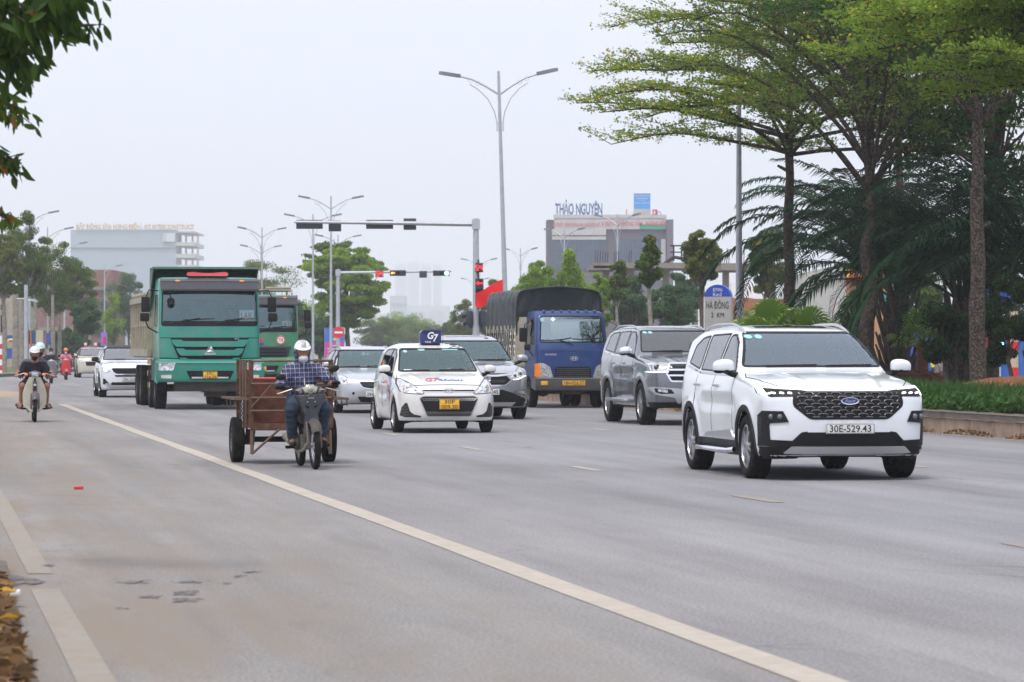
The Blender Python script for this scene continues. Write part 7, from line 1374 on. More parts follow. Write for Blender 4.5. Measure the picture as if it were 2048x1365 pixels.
# kilometre stone
def milestone():
    D = 97; s = F/D; X = PX(1437, D); root = empty('milestone', (X, D, .3), R(-13)); tag(root, 'large rounded kilometre stone with a blue cap reading HÀ ĐÔNG 2 KM', 'milestone')
    w_ = .395; zt = PZ(570, D)-.3; zb = PZ(594, D)-.3; arc = [(w_*math.cos(a), zb+(zt-zb)*math.sin(a)) for a in np.linspace(0, math.pi, 22)]
    MB().prism([(w_,0)]+[(w_,zb)]+[(-w_,zb)]+[(-w_,0)], 'y', -.17, .17).build('stone_body', mat('stone grey', (.40,.41,.40), .7, dirt=.25, dirtcol=(.2,.2,.18)), root)
    MB().prism(arc, 'y', -.172, .172).build('blue_cap', mat('cap blue', (.02,.06,.42), .45), root); MB().box((-w_-.004,0,zb/2), (.02,.35,zb)).build('white_edge', M['white'], root)
    for t_, w2, h2, y2, m2 in (('ĐTPN', .27, .10, 580.5, M['white']), ('Km2', .26, .10, 589.5, M['white']), ('HÀ ĐÔNG', .66, .26, 609, M['ink']), ('2  KM', .38, .14, 630.5, M['ink'])): text(t_, w2, h2, (0,-.180,PZ(y2,D)-.3), mt=m2, parent=root, view='world')
milestone()
# ---------------- street lamps ----------------
def lamp_proto():
    root = empty('street_lamp', (0,0,0)); hp = 10.45
    MB().lathe([(0,.095),(4,.08),(hp,.045),(hp,0)], axis='z', n=10).lathe([(0,.17),(.03,.17),(.04,.1)], axis='z', n=10).ball((0,0,hp+.05), .05, 8).build('pole', M['steel'], root)
    for s_ in (-1,1):
        a = MB().tube([(0,0,9.75), (s_*.40,0,10.02), (s_*.85,0,10.27), (s_*1.4,0,10.43)], [.035,.032,.03,.028], 7)
        ar = a.build('arm', M['steel'], root)
        q = MB().tube([(s_*.10,0,8.55),(s_*.10,0,8.85),(s_*.17,0,9.2),(s_*.37,0,9.62),(s_*.68,0,9.95),(s_*.95,0,10.12)], .018, 6)
        for z in (8.6,8.7,8.8): q.tube([(0,0,z),(s_*.10,0,z)], .012, 5)
        for x in (.68,.92): q.lathe([(.006*math.cos(t), .075+.006*math.sin(t)) for t in np.linspace(0,2*math.pi,6)[:-1]], (s_*x,0,10.14 if x < .7 else 10.25), 'y', 12, True)
        q.build('scroll_bracket', M['steel'], ar)
        MB().prism([(s_*1.25,-.05),(s_*1.4,-.10),(s_*1.85,-.11),(s_*1.95,0),(s_*1.85,.11),(s_*1.4,.10),(s_*1.25,.05)][::s_], 'z', -.05, .05).build('lamp_head', mat('lamp head grey', (.20,.21,.22), .4, .3), ar, bevel=.02).matrix_local = Matrix.Translation((0,0,10.43)) @ Matrix.Translation((s_*1.4,0,0)) @ Matrix.Rotation(-s_*R(10),4,'Y') @ Matrix.Translation((-s_*1.4,0,0))
    return root
lp = lamp_proto(); LAMPS = [(1016,108,'tall double street lamp in the middle of the picture, nearest of them all',0),(1478,86,'double street lamp whose arms are lost in the tree right of the kilometre stone',0),(662,196,'double street lamp left of the traffic signal arm end',0),(626,222,'double street lamp just left of the taller one beside the no entry sign',0),
 (524,246,'double street lamp above the rounded olive tree',25),(522,288,'smaller double street lamp behind the one above the olive tree',25),(1235,222,'double street lamp with a globe lantern, in front of the grey office building',-38),(1129,248,'double street lamp at the left corner of the grey office building',-38),(1041,296,'small double street lamp right of the tall central one',-38),(676,262,'faint double street lamp behind the lamp beside the no entry sign',20),
 (958,330,'faint distant street lamp right of the signal pole',-20),(950,420,'smallest distant street lamp beside the signal pole',-20),(59,217,'tall lamp post at the far left with its arm above the trees',0),(95,246,'second lamp post in the left row',0),(129,280,'third lamp post in the left row',0),(209,355,'fourth lamp post in the left row, before the brick building',0)]
for i, (px, D, lb, rz) in enumerate(LAMPS):
    o = lp if i == 0 else copy_tree(lp); o.location = (PX(px, D), D, .3 if D < 100 else 0); o.rotation_euler = (0, -R(1.7) if i == 0 else 0, R(rz)); tag(o, lb, 'street lamp', 'street lamps')
    if i >= 12:
        for ch in [c for c in o.children if c.name.startswith('arm')][:1]:
            for cc in list(ch.children): bpy.data.objects.remove(cc)
            bpy.data.objects.remove(ch)
gl = empty('globe_lantern', (PX(1235,222), 222, 0)); tag(gl, 'white globe lantern on a bracket of the lamp post before the office building', 'lantern')
MB().tube([(-.28,-.1,4.85),(.6,-.1,4.85)], .03, 6).tube([(0,-.1,4.5),(.55,-.1,4.5)], .025, 6).build('bracket', M['steel'], gl); MB().ball((.55,-.1,4.68), .19, 14).build('globe', mat('frosted globe', (.7,.7,.68), .3), gl)
# ---------------- traffic signals ----------------
SG = dict(red=mat('signal red', (.9,.02,.02), .4, emit=(1,.02,.03), estr=1.3), green=mat('signal green', (.1,.9,.6), .4, emit=(.25,1,.72), estr=3.0), grw=mat('signal core', (1,1,1), .4, emit=(.8,1,.95), estr=2.5), or_=mat('signal orange', (.9,.3,.02), .4, emit=(1,.30,.02), estr=3)); HB = mat('signal housing', (.02,.028,.035), .5)
SEG = {'5': 'afgcd', '4': 'fgbc'}
def seg_digit(s, c, w_, h_, mt, parent, th=.03):
    m = MB(); x, y, z = c; a = {'a': ((0,h_/2),(w_,th)), 'g': ((0,0),(w_,th)), 'd': ((0,-h_/2),(w_,th)), 'f': ((-w_/2,h_/4),(th,h_/2)), 'b': ((w_/2,h_/4),(th,h_/2)), 'e': ((-w_/2,-h_/4),(th,h_/2)), 'c': ((w_/2,-h_/4),(th,h_/2))}
    for k in SEG[s]: (dx, dz), (sx, sz) = a[k]; m.box((x+dx, y, z+dz), (sx, .01, sz))
    return m.build('countdown_digit', mt, parent)
def arrow_left(c, r, mt, parent): x, y, z = c; return MB().prism([(x-r,z),(x-.25*r,z+.7*r),(x-.25*r,z+.25*r),(x+r,z+.25*r),(x+r,z-.25*r),(x-.25*r,z-.25*r),(x-.25*r,z-.7*r)], 'y', y, y-.01).build('arrow_lamp', mt, parent)
def visor(m, c, r, d=.18): # hood over a lens
    x, y, z = c; n = 10; V = [(x+r*math.cos(a), y-k*d*(1 if math.sin(a) > -.2 else .5), z+r*math.sin(a)) for a in np.linspace(R(-20),R(200),n) for k in (0,1)]; m.add(V, [(2*i,2*i+1,2*i+3,2*i+2) for i in range(n-1)])
def gantry(D, pxp, pxe, ya, label, front, boxes, sc_=1.0, h=None):
    X = PX(pxp, D); z = PZ(ya, D); root = empty('traffic_signal', (X, D, 0)); tag(root, label, 'traffic signal', 'overhead traffic signals'); Lx = PX(pxe, D)-X; r_ = .14*sc_
    MB().lathe([(0,r_*1.15),(z+.25,r_*.85),(z+.26,0)], axis='z', n=8).lathe([(0,.3),(.04,.3)], axis='z', n=8).build('pole', M['steel'], root, sharp=30)
    MB().tube([(0,0,z),(Lx*.5,0,z+.06),(Lx,0,z+.10)], [.10*sc_,.085*sc_,.055*sc_], 8).box((0,0,z), (.34,.34,.42)).build('mast_arm', M['steel'], root)
    for (x0, y0, x1, y1, kind) in boxes:
        xa, xb, za, zb = PX(x0,D)-X, PX(x1,D)-X, PZ(y1,D), PZ(y0,D); hb = MB().box(((xa+xb)/2, -.16 if front else .14, (za+zb)/2), (xb-xa,.16,zb-za)).build('signal_head', HB, root, bevel=.015); zc = (za+zb)/2; yf = -.25
        if not front: MB().box(((xa+xb)/2, .235, (za+zb)/2), (xb-xa-.04,.03,zb-za-.04)).build('back_cover', M['black'], hb); continue
        hh = (zb-za)
        if kind == '54': seg_digit('5', (xa+(xb-xa)*.28, yf, zc), (xb-xa)*.30, hh*.66, SG['red'], hb, hh*.11); seg_digit('4', (xa+(xb-xa)*.72, yf, zc), (xb-xa)*.30, hh*.66, SG['red'], hb, hh*.11)
        if kind in ('arrow','green','redball'):
            m = MB(); n = 3; w3 = (xb-xa)/n
            for k in range(n): visor(m, (xa+w3*(k+.5), -.245, zc), hh*.40)
            m.build('lamp_hood', HB, hb, fixn=False)
            if kind == 'arrow': arrow_left((xa+w3*.55, yf-.03, zc), hh*.36, SG['or_'], hb)
            else:
                xk = xa+w3*(2.5 if kind == 'green' else .5); MB().lathe([(yf,0),(yf,hh*.40)], (xk,0,zc), 'y', 18).build('lit_lamp', SG['green' if kind == 'green' else 'red'], hb); 
                if kind == 'green': MB().lathe([(yf-.004,0),(yf-.004,hh*.30)], (xk,0,zc), 'y', 18).build('lit_core', SG['grw'], hb)
            MB().lathe([(yf+.01,0),(yf+.01,hh*.34)], (xa+w3*1.5,0,zc), 'y', 14).build('dark_lens', M['black'], hb)
    return root
g1 = gantry(141, 952, 588, 449, 'near overhead traffic signal seen from behind, its arm reaching left over the lanes', False, [(592,440,645,458,''),(657,441,682,463,''),(732,440,786,458,''),(807,437,832,460,'')])
D = 141; X = PX(952, D); sb1 = MB().box((PX(958.5,D)-X,-.25,PZ(536,D)), (.33,.16,.40)).build('countdown_box', HB, g1, bevel=.015); seg_digit('5', (PX(954.5,D)-X,-.34,PZ(536.5,D)), .10, .20, SG['red'], sb1, .035); seg_digit('4', (PX(962.5,D)-X,-.34,PZ(536.5,D)), .10, .20, SG['red'], sb1, .035)
sb2 = MB().box((PX(959,D)-X,-.25,PZ(585,D)), (.35,.16,1.16)).build('side_signal', HB, g1, bevel=.015); arrow_left((PX(959,D)-X,-.34,PZ(567,D)), .15, SG['red'], sb2); m = MB()
for y_ in (567,585,603): visor(m, (PX(959,D)-X,-.33,PZ(y_,D)), .15, .22)
m.build('lamp_hood', HB, sb2, fixn=False); m = MB()
for y_ in (585,603): m.lathe([(-.335,0),(-.335,.13)], (PX(959,D)-X,0,PZ(y_,D)), 'y', 14)
m.build('dark_lens', M['black'], sb2); MB().tube([(PX(957,D)-X,-.12,PZ(520,D)),(PX(957,D)-X,-.12,PZ(620,D))], .03, 6).build('mounting_bar', M['black'], g1)
for s_ in (-1,1): q = MB().box((s_*.30,-.02,PZ(637,D)), (.22,.5,.62)).tube([(s_*.36,0,PZ(634,D)+.1),(s_*.62,0,PZ(636,D)+.1)], [.12,.15], 10).tube([(s_*.36,0,PZ(640,D)-.1),(s_*.55,0,PZ(641,D)-.12)], [.10,.12], 10).build('cross_signal', HB, g1, bevel=.02)
MB().prism(ell(0,PZ(640,D),.42,.42,26), 'y', .12, .15).build('round_sign', M['blue'], g1)
g2 = gantry(230, 676, 903, 546, 'second overhead traffic signal showing 54, a lit arrow and a green lamp', True, [(751,541,767,555,'54'),(780,541,812,552.5,'arrow'),(839,542.5,854,556,''),(866,541.5,899,552.5,'green')])
D = 229; ns = empty('no_entry_sign', (PX(678,D), D-.6, 0)); tag(ns, 'round red no entry sign with a white bar on the second signal post', 'road sign'); z = PZ(665.5,D); MB().lathe([(0,0),(0,.40),(.03,.40),(.03,0)], (0,0,z), 'y', 28).build('sign_disc', M['red'], ns); MB().box((0,-.012,z), (.56,.02,.13)).build('white_bar', M['white'], ns); MB().tube([(0,.05,0),(0,.05,z+.2)], .04, 8).build('post', M['steel'], ns)
D = 236; bs_ = empty('banner_board', (PX(669,D), D, 0)); tag(bs_, 'blue and pink banner board with a yellow arrow behind the no entry sign', 'banner'); w_ = 38/F*D; m = MB().box((0,0,PZ(671,D)), (w_,.05,28/F*D)); m.build('blue_panel', mat('banner blue', (.03,.14,.50), .5), bs_); MB().box((0,0,PZ(702,D)), (w_,.05,34/F*D)).build('pink_panel', mat('banner pink', (.55,.03,.28), .5), bs_)
arrow_left((.10,-.03,PZ(679,D)), .22, mat('banner yellow', (.85,.50,.03), .5), bs_)
for k, y_ in enumerate((663,669)): text(('TIÊN YÊN CHO MỌI NGƯỜI','CAO TẦNG')[k] if 0 else 'ĐƯỜNG DẪN', w_*.7, .10, (0,-.03,PZ(y_,D)), mt=MATS['banner yellow'], parent=bs_, view='world') if 0 else None
m = MB()
for k, (y_, q) in enumerate(((692,.5),(698,.75),(704,.7),(710,.75),(715,.5))): m.box((0,-.03,PZ(y_,D)), (w_*q,.02,.07))
m.build('pale_lines', mat('banner pale', (.8,.5,.65), .5), bs_)
for s_ in (-1,1): MB().tube([(s_*w_/2,.05,0),(s_*w_/2,.05,PZ(657,D))], .04, 6).build('post', M['steel'], bs_)
g3 = gantry(600, 741, 822, 651.5, 'third and farthest overhead traffic signal over the road', True, [(764,649,770,655,'redball'),(768,649,782,655,'redball'),(793,649,807,655.5,'green'),(808,649,822,655.5,'green')], 1.6)
D = 92; rs_ = empty('traffic_signal', (PX(1995,D), D, .3)); tag(rs_, 'small white signal post with a green lamp glowing behind the bushes at the right', 'traffic signal'); MB().tube([(0,0,0),(0,0,2.2)], .09, 10).build('pole', M['white'], rs_); hb = MB().box((.10,-.12,PZ(690,D)-.3), (.16,.12,.42)).build('signal_head', HB, rs_); MB().lathe([(-.19,0),(-.19,.07)], (.10,0,PZ(690,D)-.3), 'y', 14).build('lit_lamp', SG['green'], hb)
D = 110; rs2 = empty('traffic_signal', (PX(1891,D), D, .3)); tag(rs2, 'red signal lamp glowing among the palm leaves at the right', 'traffic signal'); MB().tube([(0,.1,0),(0,.1,PZ(545,D)-.3)], .07, 8).build('pole', M['steel'], rs2); hb = MB().box((0,0,PZ(547,D)-.3), (.25,.12,.25)).build('signal_head', HB, rs2); MB().lathe([(-.07,0),(-.07,.08)], (0,0,PZ(546,D)-.3), 'y', 14).build('lit_lamp', SG['red'], hb)
D = 120; bsn = empty('road_sign', (PX(2000,D), D, .3)); tag(bsn, 'blue road sign showing through the leaves at the right edge', 'road sign'); MB().box((0,0,PZ(590,D)-.3), (.9,.04,.75)).build('sign_panel', M['blue'], bsn, bevel=.01); MB().tube([(0,.05,0),(0,.05,PZ(580,D)-.3)], .05, 8).build('post', M['steel'], bsn)
# ---------------- hoarding and buildings on the right ----------------
def hoarding(X0, D0, X1, D1, h_, label, cols, n):
    root = empty('hoarding', (X0, D0, 0)); tag(root, label, 'fence'); L_ = math.hypot(X1-X0, D1-D0); root.rotation_euler = (0,0,math.atan2(D1-D0, X1-X0))
    for k in range(n):
        x0, x1 = L_*k/n, L_*(k+1)/n-.02; pr = []; m = 16
        for i in range(m+1): pr.append((x0+(x1-x0)*i/m, .03*(1 if i%2 else -1)))
        V = [(x,y,z) for x,y in pr for z in (.05,h_)]; mesh_obj('sheet_panel', V, [(2*i,2*i+2,2*i+3,2*i+1) for i in range(m)], cols[k%len(cols)], root, smooth=False)
        MB().box((x0, .06, h_/2), (.08,.06,h_)).build('post', M['steel'], root)
SB = mat('blue sheet metal', (.03,.13,.42), .45, .2, dirt=.4, dirtcol=(.25,.28,.32), dscale=1.5); SR = mat('red sheet metal', (.28,.03,.04), .5, .2, dirt=.3, dirtcol=(.3,.15,.13), dscale=1.5)
hoarding(PX(1790,118), 118, PX(2120,112), 112, 2.4, 'blue corrugated sheet hoarding with a dark red panel seen under the palms', [SB,SB,SR,SB,SB], 5)
yp = MB().box((PX(1871,116.2),116.2,PZ(718,116.5)), (.35,.02,.6)).build('notice', mat('yellow notice', (.75,.6,.05), .6)); tag(yp, 'yellow notice on the blue hoarding', 'notice')
for k, (px, D) in enumerate(((1878,104),(1985,101),(2028,103))):
    pl = MB().tube([(0,0,0),(0,0,2.6)], .14, 9).build('young_tree' if k == 0 else 'striped_post', BARKP if k == 0 else mat('post cream', (.5,.42,.28), .7)); pl.location = (PX(px,D), D, 0); tag(pl, ('pale mottled young trunk before the hoarding','cream and red striped post left of the white signal post','cream and red striped post right of the white signal post')[k], 'trunk' if k == 0 else 'post')
    if k:
        for q in range(3): MB().tube([(0,0,.5+.8*q),(0,0,.85+.8*q)], .145, 9).build('red_band', M['red'], pl)
def building(name, label, X0, X1, D, depth, h_, mt, cat='building'):
    root = empty(name, ((X0+X1)/2, D, 0)); tag(root, label, cat); w_ = X1-X0; return root, w_, MB().box((0, depth/2, h_/2), (w_, depth, h_)).build('wall', mt, root)
def boxpart(root, D, x0, y0, x1, y1, off, dp, nm, mt, X0=None, parent=None, bevel=0):
    X = root.location.x; k_ = max(1, D/400); off *= k_; dp *= k_; return MB().box(((PX(x0,D)+PX(x1,D))/2-X, -off, (PZ(y0,D)+PZ(y1,D))/2), (abs(PX(x1,D)-PX(x0,D)), dp, abs(PZ(y0,D)-PZ(y1,D)))).build(nm, mt, parent or root, bevel=bevel)
# grey office building with roof signs
D = 600; OG = mat('office grey', (.085,.08,.10), .7, dirt=.2); OW = mat('office white band', (.46,.45,.42), .7, dirt=.5, dirtcol=(.28,.26,.22), dscale=.5); OGL = mat('curtain glass', (.055,.085,.12), .15, .3, var=.3, vscale=.6)
ob, w_, wl = building('office_building', 'dark grey office building with blue roof lettering and rows of red signs', PX(1093,D), PX(1333,D), D, 12, PZ(440,D), OG)
boxpart(ob, D, 1333, 440, 1346, 640, -5, 12, 'side_wing', mat('office side', (.14,.12,.14), .8)); boxpart(ob, D, 1107, 430, 1333, 437, .15, .4, 'parapet', OW); boxpart(ob, D, 1108, 434, 1332, 459, .12, .3, 'sign_band', OW); boxpart(ob, D, 1104, 459, 1212, 480, .15, .3, 'white_band', OW); boxpart(ob, D, 1105, 471, 1213, 472.5, .33, .05, 'dark_joint', M['black'])
for (x0,x1,y0,y1) in ((1104,1213,480,540),(1238,1322,479,532)):
    gp_ = boxpart(ob, D, x0, y0, x1, y1, .08, .2, 'window_wall', OGL); n = int((x1-x0)/9)
    for k in range(n+1): q = x0+(x1-x0)*k/n; boxpart(ob, D, q-.25, y0, q+.25, y1, .20, .06, 'mullion', OG, parent=gp_)
    for y_ in (y0+(y1-y0)*.45,): boxpart(ob, D, x0, y_-.4, x1, y_+.4, .20, .05, 'mullion', OG, parent=gp_)
boxpart(ob, D, 1322, 479, 1331, 560, .10, .2, 'white_pier', OW)
RS = mat('sign red', (.55,.05,.08), .5); 
text('NỘI THẤT - SƠN TƯỜNG HÀ - GẠCH ỐP LÁT', PX(1200,D)-PX(1104,D), 13/F*D, (PX(1152,D)-ob.location.x, -.6, PZ(449,D)), 'wall_lettering', RS, ob, 'world', bold=.012)
text('& THIẾT BỊ PHÒNG TẮM - PHÒNG BẾP', PX(1331,D)-PX(1203,D), 15/F*D, (PX(1267,D)-ob.location.x, -.6, PZ(447,D)), 'wall_lettering', RS, ob, 'world', bold=.012)
boxpart(ob, D, 1279, 449, 1331, 459, .30, .05, 'green_banner', mat('banner green', (.03,.30,.16), .6))
ts = text('THẢO NGUYÊN', 94/F*D, 30/F*D, (PX(1157.5,D), D-.3, PZ(415,D)), 'roof_lettering', mat('sign dark blue', (.01,.06,.22), .5), None, 'world', bold=.02, thick=.2); tag(ts, 'large dark blue letters standing on the roof of the grey office building', 'roof sign')
m = MB()
for k in range(12): q = 1112+k*8.3; m.tube([(PX(q,D)-ob.location.x, .4, PZ(432,D)), (PX(q,D)-ob.location.x, .2, PZ(424,D)), (PX(q,D)-ob.location.x, .2, PZ(404,D))], .035, 4, False)
m.tube([(PX(1110,D)-ob.location.x,.2,PZ(424,D)),(PX(1206,D)-ob.location.x,.2,PZ(424,D))], .03, 4).build('letter_frame', M['steel'], ob, fixn=False)
rb = empty('billboard', (PX(1285,D), D+2, PZ(430,D))); tag(rb, 'light blue billboard standing on the office roof', 'billboard'); w_ = 34/F*D; h_ = 33/F*D; MB().box((0,0,1.0+h_/2), (w_,.2,h_)).build('panel', mat('billboard blue', (.04,.26,.62), .5), rb); MB().box((0,.02,.55), (w_,1.5,1.1)).build('plinth', OW, rb)
for k, (t_, fw, fh, fz) in enumerate((('BẤT ĐỘNG SẢN',.88,.11,.86),('THẢO NGUYÊN',.70,.09,.70),('- - -',.3,.03,.56),('MUA BÁN - CHO THUÊ',.85,.07,.42),('0 987 654 3..',.0,0,0))):
    if fw: text(t_, w_*fw, h_*fh, (0,-.115,1.0+h_*fz), mt=M['white'], parent=rb, view='world', bold=.015)
q = MB()
for s_ in (-1,1): q.box((s_*w_/2,0,1+h_/2),(.08,.26,h_+.1))
q.box((0,0,1+h_),(w_,.26,.08)).box((0,0,1),(w_,.26,.08)).build('frame', M['white'], rb)
rh = MB().box((0,0,.7), (.9,1.0,1.4)).build('roof_cabin', M['white']); rh.location = (PX(1259.5,D), D+2, PZ(430,D)); tag(rh, 'small white cabin with red side on the office roof', 'cabin'); MB().box((-.52,0,.5),(.14,.9,1.1)).build('red_side', M['red'], rh)
rr2 = MB().box((0,0,.55), (.95,.1,1.0)).build('roof_panel', M['red']); rr2.location = (PX(1311,D), D+2, PZ(430,D)); tag(rr2, 'red and white panel right of the billboard on the office roof', 'roof sign'); MB().box((-.1,-.06,.5),(.3,.03,.5)).build('white_figure', M['white'], rr2); MB().lathe([(-.08,.30),(-.12,.30),(-.12,.42),(-.08,.42)], (.72,0,.25), 'y', 20, True).build('blue_ring', M['blue'], rr2)
# unfinished concrete frame
D = 215; CC = mat('bare concrete', (.24,.215,.18), .9, dirt=.5, dirtcol=(.12,.10,.08), dscale=1, bump=.4, bscale=8); cf = empty('concrete_frame', (PX(1360,D), D, 0)); tag(cf, 'unfinished concrete frame with rusting bars above its slab', 'building')
m = MB()
for (x0,x1,y0,y1) in ((1186,1395,527,538),(1178,1230,533,541),(1440,1500,528,542),(1500,1560,528,540)): m.box(((PX(x0,D)+PX(x1,D))/2-cf.location.x, 2, (PZ(y0,D)+PZ(y1,D))/2), (PX(x1,D)-PX(x0,D), 7, PZ(y0,D)-PZ(y1,D)))
m.build('slab', CC, cf); 
for x_ in (1212,1262,1332,1390,1452,1482,1545): MB().box((PX(x_,D)-cf.location.x, .3, PZ(535,D)/2), (.42,.42,PZ(535,D))).build('column', CC, cf)
m = MB()
for x_ in list(range(1190,1216,5))+[1228,1232,1236,1258,1262,1454,1458,1478,1482,1488]: m.tube([(PX(x_,D)-cf.location.x, .4, PZ(530,D)), (PX(x_,D)-cf.location.x+.05, .4, PZ(505-(x_*7)%9,D))], .025, 4, False)
m.build('reinforcing_bar', mat('rust bar', (.06,.045,.045), .8), cf, fixn=False)
m = MB().tube([(PX(1330,D)-cf.location.x,3,PZ(528,D)),(PX(1352,D)-cf.location.x,3,PZ(512,D)),(PX(1375,D)-cf.location.x,3,PZ(516,D)),(PX(1388,D)-cf.location.x,3,PZ(519,D))], .12, 5)
for x_ in (1352,1368): m.tube([(PX(x_,D)-cf.location.x,3,PZ(520,D)),(PX(x_,D)-cf.location.x,3,PZ(488,D))], .05, 4)
m.tube([(PX(1345,D)-cf.location.x,3,PZ(489,D)),(PX(1368,D)-cf.location.x,3,PZ(489,D))], .05, 4).tube([(PX(1345,D)-cf.location.x,3,PZ(502,D)),(PX(1368,D)-cf.location.x,3,PZ(502,D))], .04, 4).build('scaffold', M['black'], cf, fixn=False)
D = 175; wb_, w_, _w = building('plastered_building', 'pale grey plastered gable building between the fan palm and the forked tree', PX(1600,D), PX(1692,D), D, 10, PZ(548,D), mat('pale render', (.42,.42,.38), .8, dirt=.2))
MB().prism([(PX(1600,D)-wb_.location.x,PZ(548,D)),(PX(1692,D)-wb_.location.x,PZ(548,D)),(PX(1690,D)-wb_.location.x,PZ(528,D)),(PX(1655,D)-wb_.location.x,PZ(535,D))], 'y', 0, 10).build('gable', mat('pale render', ()), wb_); boxpart(wb_, D, 1640, 541, 1692, 545, .1, .2, 'metal_coping', M['steel'])
D = 190; obd, w_, _w = building('orange_building', 'orange building with dark windows showing between the palm trunks', PX(1690,D), PX(1775,D), D, 10, PZ(530,D), mat('orange render', (.44,.25,.13), .85))
for (x0,x1,y0,y1) in ((1712,1730,558,590),(1738,1752,558,590)): boxpart(obd, D, x0,y0,x1,y1,.05,.12,'window', M['black'])
boxpart(obd, D, 1690, 556, 1735, 560, .4, .8, 'balcony_edge', M['red']); boxpart(obd, D, 1691, 535, 1700, 556, .1, .3, 'yellow_pier', mat('banner yellow', ()))
boxpart(obd, D, 1755, 585, 1773, 610, .1, .2, 'teal_panel', mat('teal paint', (.05,.30,.30), .6))
D = 230; rbk, w_, _w = building('brick_building', 'low reddish building under construction behind the kilometre stone', PX(1465,D), PX(1600,D), D, 8, PZ(598,D), mat('bamboo screen', (.30,.13,.06), .9, var=.4, vscale=3)); boxpart(rbk, D, 1465, 565, 1510, 596, -3, 4, 'upper_room', M['white'])
# ---------------- left background ----------------
grass = mat('verge grass', (.10,.13,.045), .95, var=.4, vscale=1.2, bump=.8, bscale=8, dirt=.7, dirtcol=(.20,.16,.12), dscale=.4)
kp = [(PX(x,GD(y)), GD(y)) for x, y in ((-60,757.5),(42,753),(137,745.5),(174,737.5),(200,727))]
sheet('far_verge', kp+[(-70,400),(-110,400),(-110,150),(-35,150)], .15, grass, thick=.2)
m = MB()
for a, b in zip(kp, kp[1:]): m.prism([a, b, (b[0]-.3,b[1]+.1), (a[0]-.3,a[1]+.1)], 'z', 0, .19)
tag(m.build('kerb', mat('far kerb', (.30,.26,.23), .9)), kind='structure')
m = MB().ball((PX(-25,100),100,0), (1.3,2.2,.16), 16); tag(m.build('sand_heap', mat('sand', (.32,.25,.18), .95, bump=.6, bscale=9)), kind='structure')
D = 1500; GBm = mat('blue grey render', (.30,.36,.42), .8, dirt=.25, dirtcol=(.22,.24,.27), dscale=.12)
gb, w_, _w = building('grey_building', 'big pale blue grey building at the left with yellow rooftop lettering', PX(141,D), PX(352,D), D, 26, PZ(460,D), GBm)
for y0, y1 in ((463,466),(485,492),(508,516),(530,540)): boxpart(gb, D, 352, y0, 390, y1, -6, 12, 'balcony', OW)
for x_ in (353,364,377,388): boxpart(gb, D, x_-1.2, 463, x_+1.2, 545, -5, 1, 'balcony_column', OW)
boxpart(gb, D, 326, 467, 350, 484, .1, .4, 'roof_opening_panel', mat('opening sky grey', (.55,.58,.62), .8)); boxpart(gb, D, 326, 467, 331, 484, .3, .4, 'opening_pier', OW)  # solid panel; the bright sky through the opening is painted as its colour
for (x0,x1,y) in ((141,352,495),(196,197,520)): boxpart(gb, D, x0, y, x1, y+1, .1, .2, 'wall_joint', mat('joint grey', (.24,.27,.31), .8))
yt = text('BẤT ĐỘNG SẢN HƯNG ĐIỀN - HT INTERCONSTRUCT', 236/F*D, 16/F*D, (PX(271,D), D-1, PZ(453,D)), 'roof_lettering', mat('sign gold', (.50,.27,.04), .6), None, 'world', bold=.03, thick=.4); tag(yt, 'row of gold roof letters along the big pale building at the left', 'roof sign')
m = MB()
for k in range(26): x_ = PX(155+k*9.1,D)-gb.location.x; m.tube([(x_,1,PZ(461,D)),(x_,0,PZ(446,D))], .1, 4, False)
m.tube([(PX(152,D)-gb.location.x,0,PZ(459,D)),(PX(388,D)-gb.location.x,0,PZ(459,D))], .12, 4).build('letter_frame', M['steel'], gb, fixn=False)
D = 420; bk, w_, _w = building('brick_building', 'long reddish brick building behind the left row of trees', PX(60,D), PX(225,D), D, 14, PZ(540,D), mat('old brick', (.22,.12,.105), .9, var=.2, vscale=2))
boxpart(bk, D, 60, 655, 216, 662, .2, .4, 'concrete_band', CC); boxpart(bk, D, 60, 575, 216, 580, .2, .4, 'concrete_band', CC)
for x_ in (62,105,150,180,212): boxpart(bk, D, x_-3, 575, x_+3, 720, .15, .4, 'concrete_pier', CC)
for x0 in (195,170,120): boxpart(bk, D, x0, 686, x0+14, 694, .05, .2, 'opening', M['black'])
D = 240; lb2, w_, _w = building('pale_building', 'pale building with dark tall windows at the far left edge', PX(-80,D), PX(28,D), D, 10, PZ(585,D), mat('old cream render', (.40,.36,.31), .85, dirt=.5))
for x0,y0,y1 in ((2,610,620),(2,630,665),(-20,610,660)): boxpart(lb2, D, x0, y0, x0+9, y1, .05, .2, 'window', M['black'])
D = 205; hb_ = empty('container_row', (PX(60,D), D, .15)); tag(hb_, 'row of blue site hoardings with a cream panel behind the left lamp posts', 'fence')
for (x0,x1,y0,y1,c_) in ((7,28,671,684,'blue'),(7,28,697,718,'blue'),(56,72,661,688,'t'),(72,86,661,687,'cream'),(92,99,667,690,'blue'),(60,63,661,700,'or'),(33,38,671,712,'blue')):
    MB().box(((PX(x0,D)+PX(x1,D))/2-hb_.location.x, .1*(x0%3), (PZ(y0,D)+PZ(y1,D))/2-.15), (PX(x1,D)-PX(x0,D), .1, PZ(y0,D)-PZ(y1,D))).build('panel', {'blue': mat('hoarding blue', (.03,.08,.33), .6), 't': mat('hoarding teal blue', (.03,.13,.28), .6), 'cream': mat('hoarding cream', (.45,.40,.30), .7), 'or': mat('hoarding orange', (.45,.13,.05), .7)}[c_], hb_)
